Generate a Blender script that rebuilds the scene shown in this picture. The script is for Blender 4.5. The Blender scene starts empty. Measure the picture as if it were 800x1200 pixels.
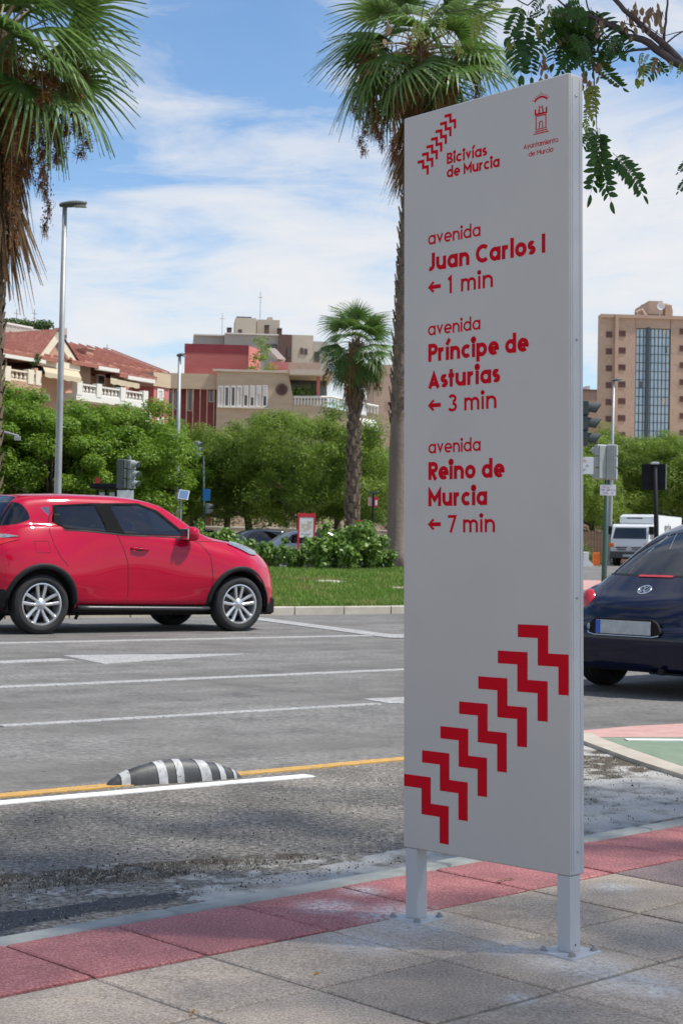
import bpy, bmesh, math, random
import numpy as np
from mathutils import Vector, Matrix
from mathutils.bvhtree import BVHTree
R = math.radians
sc = bpy.context.scene
COL = sc.collection
# ------------------------------------------------------------------ camera
F = 1900.0; H = 1.02; PV = 0.10            # focal length in px of an 800 px wide frame, eye height, pavement height
PITCH = math.atan(45 / F); ROLL = R(1.09)
cd = bpy.data.cameras.new('camera'); cam = bpy.data.objects.new('camera', cd); COL.objects.link(cam)
cd.sensor_fit = 'HORIZONTAL'; cd.sensor_width = 36.0; cd.lens = 36.0 * F / 800
cd.clip_start = 0.05; cd.clip_end = 5000
cam.location = (0, 0, H)
cam.rotation_euler = (Matrix.Rotation(R(90) + PITCH, 3, 'X') @ Matrix.Rotation(ROLL, 3, 'Z')).to_euler()
cd.dof.use_dof = True; cd.dof.focus_distance = 4.2; cd.dof.aperture_fstop = 30.0
sc.camera = cam
# ------------------------------------------------------------------ light
sc.view_settings.view_transform = 'Standard'; sc.view_settings.look = 'None'
sc.view_settings.exposure = 0.55; sc.view_settings.gamma = 1.0
SUN_AZ = R(98)        # clockwise from +Y
SUN_EL = R(58)
W = bpy.data.worlds.new('World'); sc.world = W; W.use_nodes = True
nt = W.node_tree; nt.nodes.clear()
def N(t, typ, **kw):
    n = t.nodes.new(typ)
    for k, v in kw.items(): setattr(n, k, v)
    return n
def inp(n, **kw):
    for k, v in kw.items(): n.inputs[k.replace('_', ' ')].default_value = v
    return n
def ramp(t, pts, interp='LINEAR'):
    r = N(t, 'ShaderNodeValToRGB'); cr = r.color_ramp; cr.interpolation = interp
    while len(cr.elements) < len(pts): cr.elements.new(0.5)
    for e, (p, c) in zip(cr.elements, pts):
        e.position = p; e.color = (c[0], c[1], c[2], 1) if not isinstance(c, (int, float)) else (c, c, c, 1)
    return r
sky = N(nt, 'ShaderNodeTexSky'); sky.sky_type = 'NISHITA'; sky.sun_disc = False
sky.sun_elevation = SUN_EL; sky.sun_rotation = SUN_AZ; sky.air_density = 1.0; sky.dust_density = 0.3; sky.ozone_density = 3.0
tc = N(nt, 'ShaderNodeTexCoord')
sep = N(nt, 'ShaderNodeSeparateXYZ'); nt.links.new(tc.outputs['Generated'], sep.inputs[0])
zc = N(nt, 'ShaderNodeMath', operation='MAXIMUM'); nt.links.new(sep.outputs[2], zc.inputs[0]); zc.inputs[1].default_value = 0.0
za = N(nt, 'ShaderNodeMath', operation='ADD'); nt.links.new(zc.outputs[0], za.inputs[0]); za.inputs[1].default_value = 0.16
dx = N(nt, 'ShaderNodeMath', operation='DIVIDE'); dy = N(nt, 'ShaderNodeMath', operation='DIVIDE')
nt.links.new(sep.outputs[0], dx.inputs[0]); nt.links.new(za.outputs[0], dx.inputs[1])
nt.links.new(sep.outputs[1], dy.inputs[0]); nt.links.new(za.outputs[0], dy.inputs[1])
cb = N(nt, 'ShaderNodeCombineXYZ'); nt.links.new(dx.outputs[0], cb.inputs[0]); nt.links.new(dy.outputs[0], cb.inputs[1])
mp = N(nt, 'ShaderNodeMapping'); mp.inputs['Rotation'].default_value = (0, 0, R(14)); mp.inputs['Scale'].default_value = (0.75, 1.0, 1)
mp.inputs['Location'].default_value = (3.45, 1.2, 0)
nt.links.new(cb.outputs[0], mp.inputs[0])
n1 = inp(N(nt, 'ShaderNodeTexNoise'), Scale=1.1, Detail=2.0, Roughness=0.5); nt.links.new(mp.outputs[0], n1.inputs['Vector'])
n2 = inp(N(nt, 'ShaderNodeTexNoise'), Scale=3.6, Detail=9.0, Roughness=0.6, Distortion=0.5); nt.links.new(mp.outputs[0], n2.inputs['Vector'])
mx = N(nt, 'ShaderNodeMath', operation='MULTIPLY'); nt.links.new(n1.outputs[0], mx.inputs[0]); mx.inputs[1].default_value = 1.5
ad = N(nt, 'ShaderNodeMath', operation='MULTIPLY_ADD'); nt.links.new(n2.outputs[0], ad.inputs[0]); ad.inputs[1].default_value = 1.5
nt.links.new(mx.outputs[0], ad.inputs[2])
# more cloud low down, where one looks through it at a flat angle
lowz = N(nt, 'ShaderNodeMapRange'); nt.links.new(sep.outputs[2], lowz.inputs[0])
lowz.inputs[1].default_value = 0.0; lowz.inputs[2].default_value = 0.33; lowz.inputs[3].default_value = 0.36; lowz.inputs[4].default_value = -0.02
ad2 = N(nt, 'ShaderNodeMath', operation='ADD'); nt.links.new(ad.outputs[0], ad2.inputs[0]); nt.links.new(lowz.outputs[0], ad2.inputs[1])
cr = ramp(nt, [(0.0, 0.0), (0.36, 0.04), (0.5, 0.38), (0.62, 0.66), (0.8, 0.86), (1.0, 0.96)])
mr = N(nt, 'ShaderNodeMapRange'); nt.links.new(ad2.outputs[0], mr.inputs[0]); mr.inputs[1].default_value = 1.02; mr.inputs[2].default_value = 2.12
nt.links.new(mr.outputs[0], cr.inputs[0])
mixc = N(nt, 'ShaderNodeMix', data_type='RGBA')
nt.links.new(cr.outputs[0], mixc.inputs['Factor']); hs = N(nt, 'ShaderNodeHueSaturation'); hs.inputs['Saturation'].default_value = 1.12; hs.inputs['Value'].default_value = .9; nt.links.new(sky.outputs[0], hs.inputs['Color']); nt.links.new(hs.outputs[0], mixc.inputs[6]); mixc.inputs[7].default_value = (4.8, 4.78, 4.82, 1)
bg = N(nt, 'ShaderNodeBackground'); bg.inputs[1].default_value = 0.125
nt.links.new(mixc.outputs[2], bg.inputs[0])
wo = N(nt, 'ShaderNodeOutputWorld'); nt.links.new(bg.outputs[0], wo.inputs[0])
sl = bpy.data.lights.new('sun', 'SUN'); sl.energy = 3.4; sl.angle = R(2.0); sl.color = (1.0, 0.95, 0.87)
so = bpy.data.objects.new('sun', sl); COL.objects.link(so)
sd = Vector((math.sin(SUN_AZ) * math.cos(SUN_EL), math.cos(SUN_AZ) * math.cos(SUN_EL), math.sin(SUN_EL)))
so.rotation_euler = sd.to_track_quat('Z', 'Y').to_euler()
# ------------------------------------------------------------------ picture <-> place
def ray(px, py):
    a, b = px - 400, 600 - py
    c, s = math.cos(ROLL), math.sin(ROLL)
    X = c * a - s * b; Y = s * a + c * b
    return Vector((X, F * math.cos(PITCH) - Y * math.sin(PITCH), F * math.sin(PITCH) + Y * math.cos(PITCH)))
EYE = Vector((0, 0, H))
def G(px, py, z=0.0):
    d = ray(px, py); return EYE + d * ((z - H) / d.z)
def P(px, py, dep):
    d = ray(px, py); return EYE + d * (dep / d.y)
def project(X, Y, Z):
    Z = Z - H
    cp, sp = math.cos(PITCH), math.sin(PITCH)
    f = Y * cp + Z * sp; u = -Y * sp + Z * cp
    x = X / f * F; y = u / f * F
    c, s = math.cos(ROLL), math.sin(ROLL)
    return 400 + c * x + s * y, 600 - (-s * x + c * y)
def gz(x, y):                       # the ground climbs gently away from the viewer
    return max(0.0, min(y, 85.0) - 30.0) * 0.0105
def base(px, dep):                  # ground point under column px at distance dep (column taken at the horizon)
    p = P(px, 640, dep); return Vector((p.x, p.y, gz(p.x, p.y)))
def hgt(px, py, dep):               # world height of a pixel at that distance
    return P(px, py, dep).z
# ------------------------------------------------------------------ materials
MAT = {}
def mat(name, c, c2=None, rough=0.7, scale=8.0, detail=6.0, bump=0.0, bscale=None, metal=0.0, spec=0.5, lo=0.35, hi=0.65,
        coords='Object', coat=0.0, trans=0.0, stretch=None, c3=None, s3=1.0, lo3=.5, hi3=.7, bdist=0.01):
    m = bpy.data.materials.new(name); m.use_nodes = True; t = m.node_tree
    b = t.nodes['Principled BSDF']; MAT[name] = m
    b.inputs['Roughness'].default_value = rough; b.inputs['Metallic'].default_value = metal
    b.inputs['Specular IOR Level'].default_value = spec; b.inputs['Coat Weight'].default_value = coat; b.inputs['Coat Roughness'].default_value = 0.03
    b.inputs['Base Color'].default_value = (*c, 1)
    if coords == 'World':
        g = N(t, 'ShaderNodeNewGeometry'); vec = g.outputs['Position']
    else:
        g = N(t, 'ShaderNodeTexCoord'); vec = g.outputs['Object']
    if stretch:
        mpn = N(t, 'ShaderNodeMapping'); mpn.inputs['Scale'].default_value = stretch[:3]
        if len(stretch) > 3: mpn.inputs['Rotation'].default_value = (0, 0, stretch[3])
        t.links.new(vec, mpn.inputs[0]); vec2 = mpn.outputs[0]
    else: vec2 = vec
    colout = None
    if c2:
        n = inp(N(t, 'ShaderNodeTexNoise'), Scale=scale, Detail=detail, Roughness=0.6); t.links.new(vec2, n.inputs['Vector'])
        r = ramp(t, [(lo, c), (hi, c2)]); t.links.new(n.outputs[0], r.inputs[0]); colout = r.outputs[0]
        if c3:
            n3 = inp(N(t, 'ShaderNodeTexNoise'), Scale=s3, Detail=5.0, Roughness=0.6); t.links.new(vec, n3.inputs['Vector'])
            r3 = ramp(t, [(lo3, 0.0), (hi3, 1.0)]); t.links.new(n3.outputs[0], r3.inputs[0])
            mm = N(t, 'ShaderNodeMix', data_type='RGBA'); t.links.new(r3.outputs[0], mm.inputs['Factor'])
            t.links.new(colout, mm.inputs[6]); mm.inputs[7].default_value = (*c3, 1); colout = mm.outputs[2]
        t.links.new(colout, b.inputs['Base Color'])
    if bump:
        nb = inp(N(t, 'ShaderNodeTexNoise'), Scale=bscale or scale * 3, Detail=4.0, Roughness=0.6); t.links.new(vec, nb.inputs['Vector'])
        bn = N(t, 'ShaderNodeBump'); bn.inputs['Strength'].default_value = bump; bn.inputs['Distance'].default_value = bdist
        t.links.new(nb.outputs[0], bn.inputs['Height']); t.links.new(bn.outputs[0], b.inputs['Normal'])
    if trans:
        tr = N(t, 'ShaderNodeBsdfTranslucent'); ms = N(t, 'ShaderNodeMixShader'); ms.inputs[0].default_value = trans
        if colout: t.links.new(colout, tr.inputs[0])
        else: tr.inputs[0].default_value = (*c, 1)
        o = t.nodes['Material Output']; t.links.new(b.outputs[0], ms.inputs[1]); t.links.new(tr.outputs[0], ms.inputs[2]); t.links.new(ms.outputs[0], o.inputs[0])
    return m
def glass(name, through, ior=1.55, rough=0.01):
    """see-through pane: darkened transmission plus a mirror reflection that grows at flat angles"""
    m = bpy.data.materials.new(name); m.use_nodes = True; t = m.node_tree; MAT[name] = m; t.nodes.remove(t.nodes['Principled BSDF'])
    tr = N(t, 'ShaderNodeBsdfTransparent'); tr.inputs[0].default_value = (*through, 1)
    gl = N(t, 'ShaderNodeBsdfGlossy'); gl.inputs['Roughness'].default_value = rough; gl.inputs['Color'].default_value = (.95, .97, 1, 1)
    lw = N(t, 'ShaderNodeFresnel'); lw.inputs[0].default_value = ior
    ms = N(t, 'ShaderNodeMixShader'); t.links.new(lw.outputs[0], ms.inputs[0]); t.links.new(tr.outputs[0], ms.inputs[1]); t.links.new(gl.outputs[0], ms.inputs[2])
    t.links.new(ms.outputs[0], t.nodes['Material Output'].inputs[0]); return m
# ------------------------------------------------------------------ mesh building
def frame(d):
    d = Vector(d).normalized(); a = Vector((0, 0, 1)) if abs(d.z) < 0.95 else Vector((1, 0, 0))
    u = d.cross(a).normalized(); return u, u.cross(d)
class MB:
    def __init__(s): s.v = []; s.f = []; s.m = []
    def add(s, vs, fs, mi=0):
        o = len(s.v); s.v += [tuple(v) for v in vs]; s.f += [tuple(i + o for i in f) for f in fs]; s.m += [mi] * len(fs); return s
    def box(s, x0, x1, y0, y1, z0, z1, mi=0, M=None, bev=0.0):
        if bev:
            b = bev; vs = []; 
            for (zz, ins) in ((z0, b), (z0 + b, 0), (z1 - b, 0), (z1, b)):
                vs += [(x0 + ins, y0 + ins, zz), (x1 - ins, y0 + ins, zz), (x1 - ins, y1 - ins, zz), (x0 + ins, y1 - ins, zz)]
            fs = [(3, 2, 1, 0), (12, 13, 14, 15)]
            for k in range(3):
                for i in range(4): j = (i + 1) % 4; fs.append((4*k+i, 4*k+j, 4*k+4+j, 4*k+4+i))
        else:
            vs = [(x0,y0,z0),(x1,y0,z0),(x1,y1,z0),(x0,y1,z0),(x0,y0,z1),(x1,y0,z1),(x1,y1,z1),(x0,y1,z1)]
            fs = [(3,2,1,0),(4,5,6,7),(0,1,5,4),(1,2,6,5),(2,3,7,6),(3,0,4,7)]
        if M is not None: vs = [M @ Vector(v) for v in vs]
        return s.add(vs, fs, mi)
    def prism(s, poly, a, b, mi=0, fn=None):
        """poly: 2-D outline; fn(u,v,w) -> point, w from a to b"""
        n = len(poly); fn = fn or (lambda u, v, w: (u, v, w))
        vs = [fn(p[0], p[1], a) for p in poly] + [fn(p[0], p[1], b) for p in poly]
        fs = [tuple(range(n - 1, -1, -1)), tuple(range(n, 2 * n))] + [(i, (i+1) % n, n + (i+1) % n, n + i) for i in range(n)]
        return s.add(vs, fs, mi)
    def tube(s, pts, r, n=8, mi=0, cap=True, squash=1.0):
        pts = [Vector(p) for p in pts]; L = len(pts)
        rs = r if isinstance(r, (list, tuple)) else [r] * L
        vs = []; u0 = None
        for i, p in enumerate(pts):
            d = (pts[min(i+1, L-1)] - pts[max(i-1, 0)])
            if u0 is None: u0, w0 = frame(d)
            else:
                d.normalize(); u0 = (u0 - d * u0.dot(d)).normalized(); w0 = u0.cross(d)
            for k in range(n):
                a = 2 * math.pi * k / n; vs.append(p + (u0 * math.cos(a) + w0 * math.sin(a) * squash) * rs[i])
        fs = [(i*n+k, i*n+(k+1) % n, (i+1)*n+(k+1) % n, (i+1)*n+k) for i in range(L-1) for k in range(n)]
        if cap: fs += [tuple(range(n-1, -1, -1)), tuple(range((L-1)*n, L*n))]
        return s.add(vs, fs, mi)
    def lathe(s, prof, n=24, mi=0, M=None, closed=False):
        """prof: (r, z) pairs, turned round z"""
        vs = []
        for (r, z) in prof:
            for k in range(n):
                a = 2 * math.pi * k / n; vs.append(Vector((r * math.cos(a), r * math.sin(a), z)))
        if M is not None: vs = [M @ v for v in vs]
        L = len(prof); fs = [(i*n+k, i*n+(k+1) % n, (i+1)*n+(k+1) % n, (i+1)*n+k) for i in range(L-1) for k in range(n)]
        if closed: fs += [((L-1)*n+k, (L-1)*n+(k+1) % n, (k+1) % n, k) for k in range(n)]
        return s.add(vs, fs, mi)
    def build(s, name, mats, parent=None, smooth=False, loc=None, auto=None):
        me = bpy.data.meshes.new(name); me.from_pydata(s.v, [], s.f)
        mats = mats if isinstance(mats, (list, tuple)) else [mats]
        for m in mats: me.materials.append(MAT[m] if isinstance(m, str) else m)
        if len(mats) > 1: me.polygons.foreach_set('material_index', s.m)
        if smooth: me.shade_smooth()
        me.update()
        o = bpy.data.objects.new(name, me); COL.objects.link(o)
        if auto: me.set_sharp_from_angle(angle=R(auto))
        if parent is not None: o.parent = parent
        if loc is not None: o.location = loc
        return o
def quickmesh(name, V, Fq, mats, parent=None, mi=None, smooth=False, nper=4):
    """numpy route for very many equal faces"""
    me = bpy.data.meshes.new(name); V = np.asarray(V, dtype=np.float32); Fq = np.asarray(Fq, dtype=np.int32)
    me.vertices.add(len(V)); me.vertices.foreach_set('co', V.ravel())
    nf = len(Fq); me.loops.add(nf * nper); me.loops.foreach_set('vertex_index', Fq.ravel())
    me.polygons.add(nf); me.polygons.foreach_set('loop_start', np.arange(0, nf * nper, nper, dtype=np.int32))
    me.polygons.foreach_set('loop_total', np.full(nf, nper, dtype=np.int32))
    for m in (mats if isinstance(mats, (list, tuple)) else [mats]): me.materials.append(MAT[m])
    if mi is not None: me.polygons.foreach_set('material_index', np.asarray(mi, dtype=np.int32))
    if smooth: me.polygons.foreach_set('use_smooth', np.ones(nf, dtype=bool))
    me.update(calc_edges=True)
    o = bpy.data.objects.new(name, me); COL.objects.link(o)
    if parent is not None: o.parent = parent
    return o
def tag(o, label=None, cat=None, group=None, kind=None):
    if label: o['label'] = label
    if cat: o['category'] = cat
    if group: o['group'] = group
    if kind: o['kind'] = kind
    return o
def thing(name, label, cat, loc=(0, 0, 0), rz=0.0, group=None):
    o = bpy.data.objects.new(name, None); COL.objects.link(o); o.empty_display_size = 0.2
    o.location = loc; o.rotation_euler = (0, 0, rz); return tag(o, label, cat, group)
def kids(o): return [c for c in bpy.data.objects if c.parent == o]
def dup(root, loc=None, rz=None, label=None, scale=None, parent=None):
    c = root.copy(); COL.objects.link(c); c.parent = parent
    if loc is not None: c.location = loc
    if rz is not None: c.rotation_euler = (0, 0, rz)
    if scale is not None: c.scale = scale if isinstance(scale, (tuple, list)) else (scale,) * 3
    if label: c['label'] = label
    for ch in list(root.children): dup(ch, parent=c)
    return c
def struct(o): o['kind'] = 'structure'; return o
rng = random.Random(7)
# ================================================================== materials used below
mat('asphalt', (.10, .096, .088), (.27, .262, .245), rough=.92, scale=26, detail=9, bump=.6, bscale=120, coords='World', lo=.3, hi=.7, c3=(.15, .142, .13), s3=.55, lo3=.42, hi3=.66, bdist=.008)
mat('road_paint', (.45, .45, .43), (.31, .31, .30), rough=.7, scale=7, coords='World', lo=.45, hi=.75, bump=.2, bscale=120, c3=(.19, .19, .18), s3=38, lo3=.46, hi3=.62)
mat('fresh_paint', (.8, .8, .79), (.66, .66, .65), rough=.6, scale=30, coords='World', lo=.5, hi=.7, bump=.3, bscale=150)
mat('yellow_paint', (.62, .34, .06), (.42, .27, .10), rough=.7, scale=16, coords='World', lo=.4, hi=.7, c3=(.2, .18, .14), s3=70, lo3=.56, hi3=.68, bump=.3, bscale=140)
mat('kerb_stone', (.29, .30, .27), (.39, .40, .365), rough=.85, scale=12, coords='World', bump=.2, bscale=150)
mat('kerb_pale', (.36, .33, .27), (.47, .44, .37), rough=.9, scale=3, coords='World', bump=.2, bscale=60)
mat('mortar', (.22, .19, .155), (.36, .32, .265), rough=.95, scale=30, coords='World', bump=.4, bscale=200)
mat('pink_lane', (.46, .25, .22), (.53, .33, .29), rough=.85, scale=9, coords='World', bump=.2, bscale=150)
mat('green_lane', (.155, .215, .145), (.21, .265, .185), rough=.85, scale=6, coords='World', bump=.2, bscale=150)
mat('beige_concrete', (.41, .355, .285), (.5, .45, .37), rough=.9, scale=5, coords='World', bump=.3, bscale=120)
mat('soil', (.42, .31, .2), (.5, .4, .28), rough=.95, scale=1.2, coords='World')
mat('lawn_soil', (.07, .11, .02), (.12, .14, .045), rough=.95, scale=1.5, coords='World')
mat('grass_blade', (.13, .24, .03), (.21, .33, .05), rough=.6, scale=.9, coords='World', trans=.35, c3=(.30, .28, .09), s3=.9, lo3=.5, hi3=.68)
mat('sign_paint', (.50, .49, .465), (.475, .466, .443), rough=.36, scale=2.5, bump=.03, bscale=180, spec=.5, c3=(.43, .42, .40), s3=3.5, lo3=.55, hi3=.9)
mat('sign_edge', (.50, .51, .525), (.47, .48, .495), rough=.45, scale=3)
mat('sign_red', (.55, .0, .012), (.52, .0, .011), rough=.6, scale=9, spec=.12)
mat('steel_bolt', (.42, .42, .43), rough=.35, metal=.9)
mat('rubber', (.03, .032, .034), (.075, .077, .078), rough=.5, scale=6, bump=.15, bscale=60)
mat('reflective', (.52, .53, .53), (.33, .33, .33), rough=.55, scale=25, c3=(.12, .12, .12), s3=60, lo3=.55, hi3=.7)
mat('galvanised', (.33, .34, .345), (.4, .41, .41), rough=.5, scale=3, metal=.35)
mat('lamp_head', (.1, .115, .11), rough=.5)
mat('lamp_glass', (.45, .47, .46), rough=.3)
mat('green_pole', (.03, .075, .055), (.045, .09, .07), rough=.5, scale=4)
mat('signal_body', (.055, .07, .065), (.075, .09, .085), rough=.5, scale=5)
mat('signal_pale', (.3, .33, .32), (.36, .39, .375), rough=.5, scale=5)
mat('signal_dark', (.012, .016, .015), rough=.5)
mat('white_plate', (.75, .75, .75), rough=.5)
mat('ink', (.12, .12, .14), rough=.6)
mat('ink_red', (.5, .12, .12), rough=.6)
mat('blue_plate', (.02, .22, .6), rough=.4)
mat('red_plate', (.55, .02, .03), rough=.45)
mat('dark_metal', (.014, .015, .018), rough=.6, spec=.15)
mat('solar', (.12, .2, .36), rough=.15, spec=1.0)
mat('palm_leaf', (.06, .13, .025), (.15, .25, .05), rough=.45, scale=2.0, trans=.35, lo=.3, hi=.7)
mat('palm_leaf_pale', (.13, .22, .06), (.2, .3, .1), rough=.45, scale=2.5, trans=.35)
mat('dead_leaf', (.16, .085, .038), (.29, .185, .095), rough=.85, scale=1.3, trans=.2)
mat('palm_fruit', (.27, .12, .025), (.16, .06, .025), rough=.8, scale=3)
mat('palm_stalk', (.22, .17, .08), rough=.7)
mat('palm_trunk', (.075, .058, .042), (.15, .12, .09), rough=.95, scale=6, bump=.6, bscale=18, bdist=.05)
mat('palm_boot', (.12, .085, .055), (.21, .16, .11), rough=.95, scale=8)
mat('palm_bare', (.16, .125, .095), (.2, .165, .13), rough=.95, scale=2, stretch=(3, 3, .4), bump=.6, bscale=8, bdist=.04)
mat('bark', (.05, .036, .026), (.11, .08, .06), rough=.95, scale=10, bump=.6, bscale=30, bdist=.02)
mat('pine_needles', (.10, .185, .018), (.25, .34, .045), rough=.6, scale=1.1, trans=.45, lo=.3, hi=.7)
mat('light_leaves', (.13, .25, .018), (.24, .37, .035), rough=.5, scale=.9, trans=.5, lo=.3, hi=.7)
mat('bush_leaves', (.10, .20, .025), (.21, .33, .06), rough=.45, scale=3, trans=.3)
mat('robinia_leaf', (.028, .085, .012), (.05, .13, .02), rough=.4, scale=12, trans=.4)
mat('robinia_young', (.22, .3, .04), (.3, .34, .08), rough=.5, scale=12, trans=.5)
mat('dry_pod', (.42, .3, .19), (.3, .2, .12), rough=.8, scale=12, trans=.4)
mat('robinia_bark', (.055, .04, .045), (.1, .08, .075), rough=.9, scale=25, bump=.4, bscale=60)
mat('orange_leaf', (.5, .22, .02), rough=.7)
mat('tyre', (.013, .013, .014), (.022, .022, .022), rough=.8, scale=8)
mat('alloy', (.62, .63, .64), rough=.28, metal=.75)
mat('black_plastic', (.012, .013, .014), (.018, .019, .02), rough=.6, scale=20, spec=.25)
mat('sill_plastic', (.05, .052, .056), rough=.35)
mat('under', (.006, .006, .007), rough=.9)
mat('brake_disc', (.12, .12, .12), rough=.4, metal=.7)
mat('cabin', (.02, .02, .022), rough=.9)
mat('seat_cloth', (.05, .05, .055), rough=.95)
mat('skin', (.55, .33, .23), rough=.6)
mat('shirt', (.5, .5, .52), rough=.9)
mat('chrome', (.7, .71, .72), rough=.12, metal=1.0)
mat('red_lens', (.5, .008, .012), rough=.12, spec=.8, coat=.5)
mat('clear_lens', (.38, .40, .42), (.22, .24, .25), rough=.12, spec=.8, metal=.4, scale=14)
mat('plate_white', (.5, .52, .53), (.36, .38, .39), rough=.5, scale=14, lo=.3, hi=.7)
mat('euro_blue', (.02, .1, .5), rough=.4)
mat('orange_plastic', (.75, .17, .02), rough=.5)
def paint(name, c, flake=0.0, rough=.3):
    m = mat(name, c, rough=rough, coat=.9, spec=.05, metal=flake); return m
paint('red_paint', (.43, .0, .026)); paint('navy_paint', (.002, .004, .022), rough=.4); paint('white_paint', (.72, .74, .75)); paint('dark_blue_paint', (.03, .04, .06)); paint('silver_paint', (.4, .42, .44), .4)
glass('tinted_glass', (.05, .055, .055), 1.7); glass('side_glass', (.42, .47, .44), 1.8); glass('truck_glass', (.2, .23, .23), 1.8)
# ================================================================== the ground
A_R, A_P = R(39.8), R(43.5)         # direction of the lanes, direction of the pavement
def frm(a):
    e = Vector((math.cos(a), math.sin(a), 0)); n = Vector((-e.y, e.x, 0)); return e, n
E_R, N_R = frm(A_R); E_P, N_P = frm(A_P)
def RP(s, t, z=0.0): v = E_R * s + N_R * t; return Vector((v.x, v.y, z))
def PP(s, t, z=0.0): v = E_P * s + N_P * t; return Vector((v.x, v.y, z))
def sheet(name, x0, x1, y0, y1, nx, ny, z, mats, extra=0.0):
    xs = np.linspace(x0, x1, nx + 1); ys = np.linspace(y0, y1, ny + 1)
    X, Y = np.meshgrid(xs, ys); Z = np.clip(np.minimum(Y, 85) - 30, 0, None) * 0.0105 + z
    V = np.stack([X, Y, Z], -1).reshape(-1, 3)
    i = np.arange(nx)[None, :] + np.arange(ny)[:, None] * (nx + 1)
    Fq = np.stack([i, i + 1, i + nx + 2, i + nx + 1], -1).reshape(-1, 4)
    return quickmesh(name, V, Fq, mats)
g0 = sheet('ground', -1500, 1500, -600, 2500, 10, 620, -0.12, 'soil'); struct(g0)
# the road: one sheet, cut off at the pavement kerb by lying under it
rd = sheet('road', -260, 260, -60, 84, 8, 144, 0.0, 'asphalt'); struct(rd)
# ---- streaks of wear along the lanes in the asphalt
t = MAT['asphalt'].node_tree; b = t.nodes['Principled BSDF']
geo = N(t, 'ShaderNodeNewGeometry'); mpn = N(t, 'ShaderNodeMapping'); mpn.inputs['Rotation'].default_value = (0, 0, -A_R)
mpn.inputs['Scale'].default_value = (.06, 1.6, 1)
mpr = N(t, 'ShaderNodeVectorRotate'); mpr.rotation_type = 'Z_AXIS'; mpr.inputs['Angle'].default_value = -A_R
t.links.new(geo.outputs['Position'], mpr.inputs['Vector']); mps = N(t, 'ShaderNodeMapping'); mps.inputs['Scale'].default_value = (.16, 1.9, 1)
t.links.new(mpr.outputs[0], mps.inputs[0])
ns = inp(N(t, 'ShaderNodeTexNoise'), Scale=1.0, Detail=5.0, Roughness=.6); t.links.new(mps.outputs[0], ns.inputs['Vector'])
rs = ramp(t, [(.3, .78), (.7, 1.16)]); t.links.new(ns.outputs[0], rs.inputs[0])
mm = N(t, 'ShaderNodeMix', data_type='RGBA', blend_type='MULTIPLY'); mm.inputs['Factor'].default_value = 1
old = b.inputs['Base Color'].links[0].from_socket; t.links.new(old, mm.inputs[6]); t.links.new(rs.outputs[0], mm.inputs[7]); t.links.new(mm.outputs[2], b.inputs['Base Color'])
nq = inp(N(t, 'ShaderNodeTexNoise'), Scale=2.6, Detail=10.0, Roughness=.72); t.links.new(geo.outputs['Position'], nq.inputs['Vector'])
rq = ramp(t, [(.36, .72), (.5, 1.0), (.66, 1.14)]); t.links.new(nq.outputs[0], rq.inputs[0])
m5 = N(t, 'ShaderNodeMix', data_type='RGBA', blend_type='MULTIPLY'); m5.inputs['Factor'].default_value = 1
t.links.new(mm.outputs[2], m5.inputs[6]); t.links.new(rq.outputs[0], m5.inputs[7])
nsp = inp(N(t, 'ShaderNodeTexNoise'), Scale=30.0, Detail=3.0, Roughness=.5); t.links.new(geo.outputs['Position'], nsp.inputs['Vector'])
rsp = ramp(t, [(.62, 1.0), (.70, .5)]); t.links.new(nsp.outputs[0], rsp.inputs[0])
m6 = N(t, 'ShaderNodeMix', data_type='RGBA', blend_type='MULTIPLY'); m6.inputs['Factor'].default_value = 1
t.links.new(m5.outputs[2], m6.inputs[6]); t.links.new(rsp.outputs[0], m6.inputs[7]); t.links.new(m6.outputs[2], b.inputs['Base Color'])
# ---- the worn strip between the lanes and the kerb: fine grid with painted-on material weights (soil, tar, cement)
def in_poly(px, py, poly):
    ins = np.zeros(px.shape, bool); n = len(poly)
    for i in range(n):
        x1, y1 = poly[i]; x2, y2 = poly[(i+1) % n]
        c = ((y1 > py) != (y2 > py)) & (px < (x2 - x1) * (py - y1) / (y2 - y1 + 1e-9) + x1); ins ^= c
    return ins
def vnoise(x, y, seed, n=64):
    r = np.random.RandomState(seed).rand(n, n); xi = np.floor(x).astype(int); yi = np.floor(y).astype(int); fx = x - xi; fy = y - yi
    fx = fx * fx * (3 - 2 * fx); fy = fy * fy * (3 - 2 * fy)
    a = r[xi % n, yi % n]; b_ = r[(xi+1) % n, yi % n]; c = r[xi % n, (yi+1) % n]; d = r[(xi+1) % n, (yi+1) % n]
    return (a * (1-fx) + b_ * fx) * (1-fy) + (c * (1-fx) + d * fx) * fy
def fbm(x, y, s, seed):
    return sum(vnoise(x * s * 2**k + 7 * k, y * s * 2**k + 3 * k, seed + k) * .5**(k+1) for k in range(5))
S0, S1, T0, T1, ST = 0.2, 10.5, 3.25, 6.6, .018
ns_, nt_ = int((S1 - S0) / ST), int((T1 - T0) / ST)
s_ = np.linspace(S0, S1, ns_ + 1); t_ = np.linspace(T0, T1, nt_ + 1); SS, TT = np.meshgrid(s_, t_)
X = SS * E_P.x + TT * N_P.x; Y = SS * E_P.y + TT * N_P.y
jx = (fbm(X, Y, 3.0, 1) - .5) * .5; jy = (fbm(X, Y, 3.0, 20) - .5) * .5
PX, PY = project(X + jx * .35, Y + jy * .35, 0.0)
fine = fbm(X, Y, 14, 40)
def mask(polys):
    m = np.zeros(X.shape)
    for p in polys: m = np.maximum(m, in_poly(PX, PY, p))
    return m
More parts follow.
